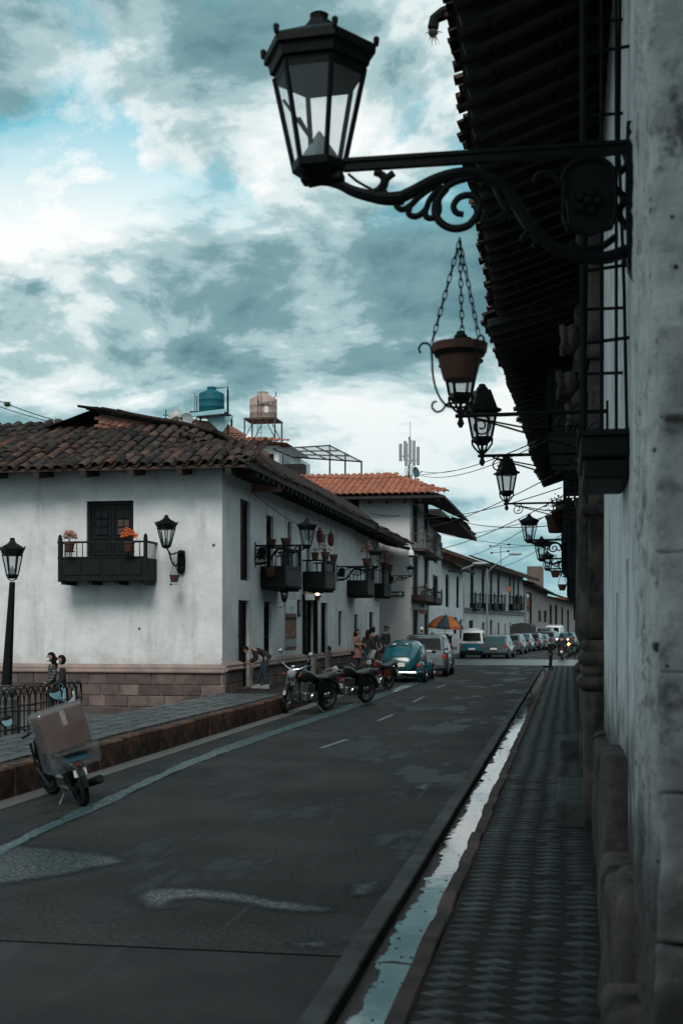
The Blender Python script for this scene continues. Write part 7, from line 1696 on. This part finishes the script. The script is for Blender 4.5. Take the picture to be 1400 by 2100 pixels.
# ---------------------------------------------------------------- roof top things
def tank(label,px0,px1,ytop,ysh,ybot,d,mat,n=20,lad=False):
    c=at((px0+px1)/2,ybot,d); r=(px1-px0)/2*d/FPX; hs=(ybot-ysh)*d/FPX; ht=(ybot-ytop)*d/FPX
    t=thing('water_tank',label,'water tank',c)
    MB().lathe([(r*.97,0),(r,.04),(r,hs*.3),(r*1.01,hs*.31),(r*1.01,hs*.33),(r,hs*.34),(r,hs*.66),(r*1.01,hs*.67),(r*1.01,hs*.69),(r,hs*.7),(r,hs),(r*.98,hs+.03),(r*.36,ht-.14),(r*.34,ht-.13),(r*.34,ht-.03),(r*.36,ht-.02),(r*.33,ht)],28).build('barrel',mat,t,smooth=True)
    return t,r,hs,ht,c
TT=pm('teal_plastic',(.006,.105,.135),(.005,.085,.11),1.5,.6,spec=.2); BT=pm('beige_plastic',(.40,.29,.245),(.36,.26,.22),1.5,.55)
t,r,hs,ht,c=tank('teal plastic water tank on an iron platform',408,460,794,809,848,60,TT)
MB().lathe([(.05,0),(.05,ht-.2)],8,(r+.22,-.1,0)).tube([(r+.22,-.1,-1.6),(r+.22,-.1,ht-.03),(r*.3,0,ht-.06)],.03,6).build('pipe',IRON,t); MB().tube([(-r-.12,0,0),(-r-.12,0,hs*.95)],.03,6).tube([(-r-.22,0,0),(-r-.22,0,hs+.1)],.02,6).build('pipe',STEEL,t)
def stand(label,c,w_,hz,n=4,mat=IRON,ladder=False):
    t=thing('tank_stand',label,'stand',(c.x,c.y,c.z-hz)); MB().box(-w_,w_,-w_,w_,hz-.10,hz-.004).build('platform',mat,t)
    for x in (-w_+.05,w_-.05):
        for y in (-w_+.05,w_-.05): MB().tube([(x,y,0),(x,y,hz-.1)],.05,6).build('leg',mat,t); MB().tube([(x*.98,y,hz*.35),(x*.35,y,hz-.1)],.03,5).build('brace',mat,t)
    if ladder:
        for x in (-.12,.12): MB().tube([(x,-w_-.03,0),(x,-w_-.03,hz+1.6)],.02,5).build('ladder_rail',mat,t)
        for i in range(int((hz+1.5)/.28)): MB().tube([(-.12,-w_-.03,.15+.28*i),(.12,-w_-.03,.15+.28*i)],.015,5).build('ladder_rung',mat,t)
stand('iron platform stand under the teal water tank',c,.82,.95)
t,r,hs,ht,c=tank('beige plastic water tank with dark script lettering',512,568,804,820,861,80,BT)
text('Narenga',.34,BLACKM,t,(.45,-r-.02,hs-.33),(R(90),R(-6),R(14)),depth=.02); MB().box(-.12,.14,-.01,.012,-.2,.2).build('label_plate',WHITEP,t,(.38,-r*.93,hs-.75),R(22)); MB().tube([(r*.7,0,hs+.1),(r*.95,0,hs+.2),(r*.95,0,hs+.5)],.03,5).build('pipe',IRON,t)
stand('rusty frame stand with ladder under the beige water tank',c,1.02,1.95,ladder=True,mat=pm('rusty_steel',(.10,.07,.06),(.05,.04,.038),4,.8))
t,r,hs,ht,c=tank('small white tank top just showing over the old tiled roof',346,378,840,851,862,58,pm('white_plastic',(.5,.46,.43),None,4,.6))
MB().tube([(-.5,0,-.4),(-.5,0,.5)],.025,5).tube([(-.65,0,.25),(-.35,0,.25)],.02,5).build('pipe',IRON,t)
def dish(label,p,r,rz,tilt,mat):
    t=thing('satellite_dish',label,'satellite dish',p); M=Matrix.Rotation(rz,4,'Z')@Matrix.Rotation(R(90)+tilt,4,'X')
    MB().lathe([(.01,.0),(r*.5,.02),(r*.8,.05),(r,.09),(r,.105),(r*.8,.066),(r*.5,.036),(.01,.015)],24,M=M).build('reflector',mat,t,smooth=True)
    MB().tube([M@Vector((0,-r*.9,.08)),M@Vector((0,-r*.35,.42))],.014,5).tube([M@Vector((0,-r*.35,.42)),M@Vector((0,-r*.2,.40))],.04,7).build('feed_arm',BLACKM,t); MB().tube([(0,.05,0),(0,.05,-r*1.9)],.03,6).build('mast',IRON,t)
dish('grey satellite dish on the ridge of the old tiled roof',at(384,864,38.2),.235,R(-8),R(-12),pm('grey_dish',(.27,.31,.32),None,4,.5)); dish('dark teal satellite dish on top of the orange roof',at(850,969,70),.30,R(60),R(-10),pm('teal_dish',(.03,.10,.11),None,4,.5))
# antenna mast with panel antennas
p=at(839,968,76); t=thing('antenna_mast','cluster of white panel antennas on a mast above the orange roof','antenna',(p.x,p.y,p.z-.6)); MB().tube([(0,0,0),(0,0,2.7)],.05,6).build('pole',IRON,t); MB().tube([(.05,0,2.6),(.05,0,3.6)],.012,4).build('whip',IRON,t)
PAN=pm('grey_white_panel',(.30,.32,.33),(.24,.26,.27),2,.6)
for x,y,z,h in ((-.52,-.1,1.25,1.05),(-.16,-.25,.95,1.35),(.08,-.3,1.05,1.45),(.30,-.2,.95,1.5),(.52,0,1.0,1.1),(-.28,.2,1.3,1.2)): MB().bbox(x-.09,x+.09,y-.06,y+.06,z,z+h,.02).build('panel_antenna',PAN,t); MB().tube([(x,y,z+.3),(0,0,z+.3)],.02,4).build('bracket',IRON,t)
for i in range(6): a=i*1.1; MB().tube(curve([(.2*math.cos(a),.2*math.sin(a),1.0),(.25*math.cos(a),.2*math.sin(a),.6),(.05*math.cos(a),.05,.1)],3),.015,4).build('feed_cable',IRON,t)
# pergola canopy on the roof terrace
D_=74; pt=[at(560,919,D_+2),at(676,912,D_+2),at(741,945,D_-2),at(600,936,D_-2)]
t=thing('terrace_canopy','translucent roof canopy on thin steel posts above the orange roof','canopy',pt[0]); L0=pt[0]
sh_=MB(); n=14
for i in range(n):
    f0,f1=i/n,(i+.94)/n; a0,a1=pt[0].lerp(pt[1],f0),pt[0].lerp(pt[1],f1); b0,b1=pt[3].lerp(pt[2],f0),pt[3].lerp(pt[2],f1)
    MB().add([a0-L0,a1-L0,b1-L0,b0-L0],[(0,1,2,3)]).build('roof_sheet',LAMPGLASS2,t)
for f in (0,.25,.5,.75,1): MB().tube([pt[0].lerp(pt[1],f)-L0+Vector((0,0,-.05)),pt[3].lerp(pt[2],f)-L0+Vector((0,0,-.05))],.045,5).build('rafter',IRON,t)
for f in (0,.33,.66,1): MB().tube([pt[0].lerp(pt[3],f)-L0+Vector((0,0,-.05)),pt[1].lerp(pt[2],f)-L0+Vector((0,0,-.05))],.045,5).build('purlin',IRON,t)
for q in (pt[1].lerp(pt[0],.0),pt[1].lerp(pt[2],.5),pt[2]): 
    q=q-L0; MB().tube([q,(q.x,q.y,9.0-L0.z)],.05,6).build('post',IRON,t)
# rusty corrugated sheets by the teal tank
p=at(425,855,57.5); tag(MB().add([(-.9,0,.2),(.9,0,.35),(1.0,-.8,.0),(-.7,-.8,-.1)],[(0,1,2,3)]).add([(-.9,0,.17),(.9,0,.32),(1.0,-.8,-.03),(-.7,-.8,-.13)],[(3,2,1,0)]).build('metal_sheet',pm('teal_metal_sheet',(.25,.42,.46),(.15,.28,.31),4,.4),None,p),'pale teal metal sheet below the teal water tank','metal sheet')
p=at(446,868,57); tag(MB().prism([(-.6,.3),(.75,.3),(.2,-.45)],-.02,.02).build('metal_sheet',pm('teal_metal_sheet',(.25,.42,.46)),None,p),'bent triangular teal sheet leaning by the brick parapet','metal sheet')
# tv aerial, street lights
p=at(1026,1150,112); t=thing('tv_aerial','thin television aerial above the arched window house','aerial',(p.x,p.y,p.z-1)); MB().tube([(0,0,0),(0,0,2.4)],.03,5).build('mast',IRON,t)
for z,w_ in ((2.3,.9),(1.7,.8)): MB().tube([(-w_,0,z),(w_*.8,.3,z+.15)],.02,4).ball((-w_,0,z),.12,.1,.1,6,5).ball((w_*.8,.3,z+.15),.12,.1,.1,6,5).build('element',IRON,t)
p=at(998,1325,103); q=at(1056,1136,103); t=thing('street_light','slim street light pole with long arm before the arched window house','street light',(p.x,p.y,0)); hz=at(998,1166,103).z
MB().tube([(0,0,0),(0,0,hz)],[.10,.06],8).build('pole',pm('grey_pole',(.16,.18,.185),None,4,.5),t); e=q-Vector((p.x,p.y,0)); MB().tube(curve([(0,0,hz-.3),(e.x*.4,e.y*.4,hz+.5),(e.x*.85,e.y*.85,e.z-.05)],4),.04,6).build('arm',pm('grey_pole',(.16,.18,.185)),t); MB().ball(e,.55,.2,.13,12,8).build('lamp_head',pm('lamp_head_grey',(.3,.33,.34),None,4,.4),t,smooth=True)
p=at(905,1172,92); q=at(975,1157,92); t=thing('street_light','curved street light arm fixed to the slit window house','street light',p); e=q-p; MB().tube(curve([(0,0,0),(e.x*.45,0,.05),(e.x*.8,0,e.z*.6),(e.x,0,e.z)],5),.07,6).build('arm',pm('grey_pole',(.16,.18,.185)),t); MB().ball((e.x+.3,0,e.z+.02),.55,.2,.13,12,8).build('lamp_head',pm('lamp_head_grey',(.3,.33,.34)),t,smooth=True)
# ---------------------------------------------------------------- overhead cables
def cable(label,a,b,sag=.25,r=.012,knots=()):
    a,b=at(*a),at(*b); n=14; pts=[a.lerp(b,i/n)-Vector((0,0,sag*4*(i/n)*(1-i/n))) for i in range(n+1)]
    pts=[p-a for p in pts]
    if knots:
        t=thing('overhead_cable',label,'cable',a,0,'overhead cables'); MB().tube(pts,r,4).build('wire',IRON,t)
        for f in knots: 
            p=pts[int(f*n)]; m=MB().ball(p,.10,.10,.08,8,6)
            for i in range(40):
                d=Vector((rnd.uniform(-1,1),rnd.uniform(-1,1),rnd.uniform(-1,1))).normalized(); m.tube([p,p+d*rnd.uniform(.10,.19)],[.008,.002],3)
            m.build('air_plant_clump',LEAF,t)
        return t
    return tag(MB().tube(pts,r,4).build('overhead_cable',IRON,None,a),label,'cable','overhead cables')
cable('pair of cables with clumps of air plants at the upper left, upper wire',(-120,770,36),(135,868,41),.10,.014,(.5,.93))
cable('lower wire of the pair at the upper left',(-120,785,36),(135,872,41),.12,.012)
CB=[((862,966,70),(1100,905,24)),((862,975,70),(1165,880,26)),((845,1083,66),(1170,955,26)),((840,1060,66),(1150,1000,30)),((870,1130,78),(1165,1010,36)),((880,1045,78),(1160,1075,40)),((960,1140,105),(1160,1030,34)),((930,1098,86),(1165,1045,44)),((1010,1165,110),(1160,1090,46)),((760,1052,66),(850,1052,66)),((905,1095,90),(1120,1120,90)),((1000,1118,112),(1165,1098,60)),((600,975,66),(930,965,66))]
CBL=['topmost cable from the antenna mast towards the right eave','cable from the orange roof corner to the second square lantern','thick cable from the upper brown balcony to the right eave','cable from under the orange eave crossing behind the third lantern','cable from the arrow sign wall rising steeply to the right','cable from the broken dark eave to the bright cloud','lowest cable from the arched window house to the right gallery','cable starting at the tip of the broken dark eave','far cable above the arched window house roof','short cable across the blank white wall under the orange roof','flat far cable passing the television aerial','cable behind the television aerial at the right','cable along the front edge of the orange tiles']
for (a,b),lb in zip(CB,CBL): cable(lb,a,b,rnd.uniform(.1,.5),.013 if a[2]<75 else .016)
cable('cable looped along the top of the corner house wall',(505,1000,35),(690,1100,50),.3,.012)
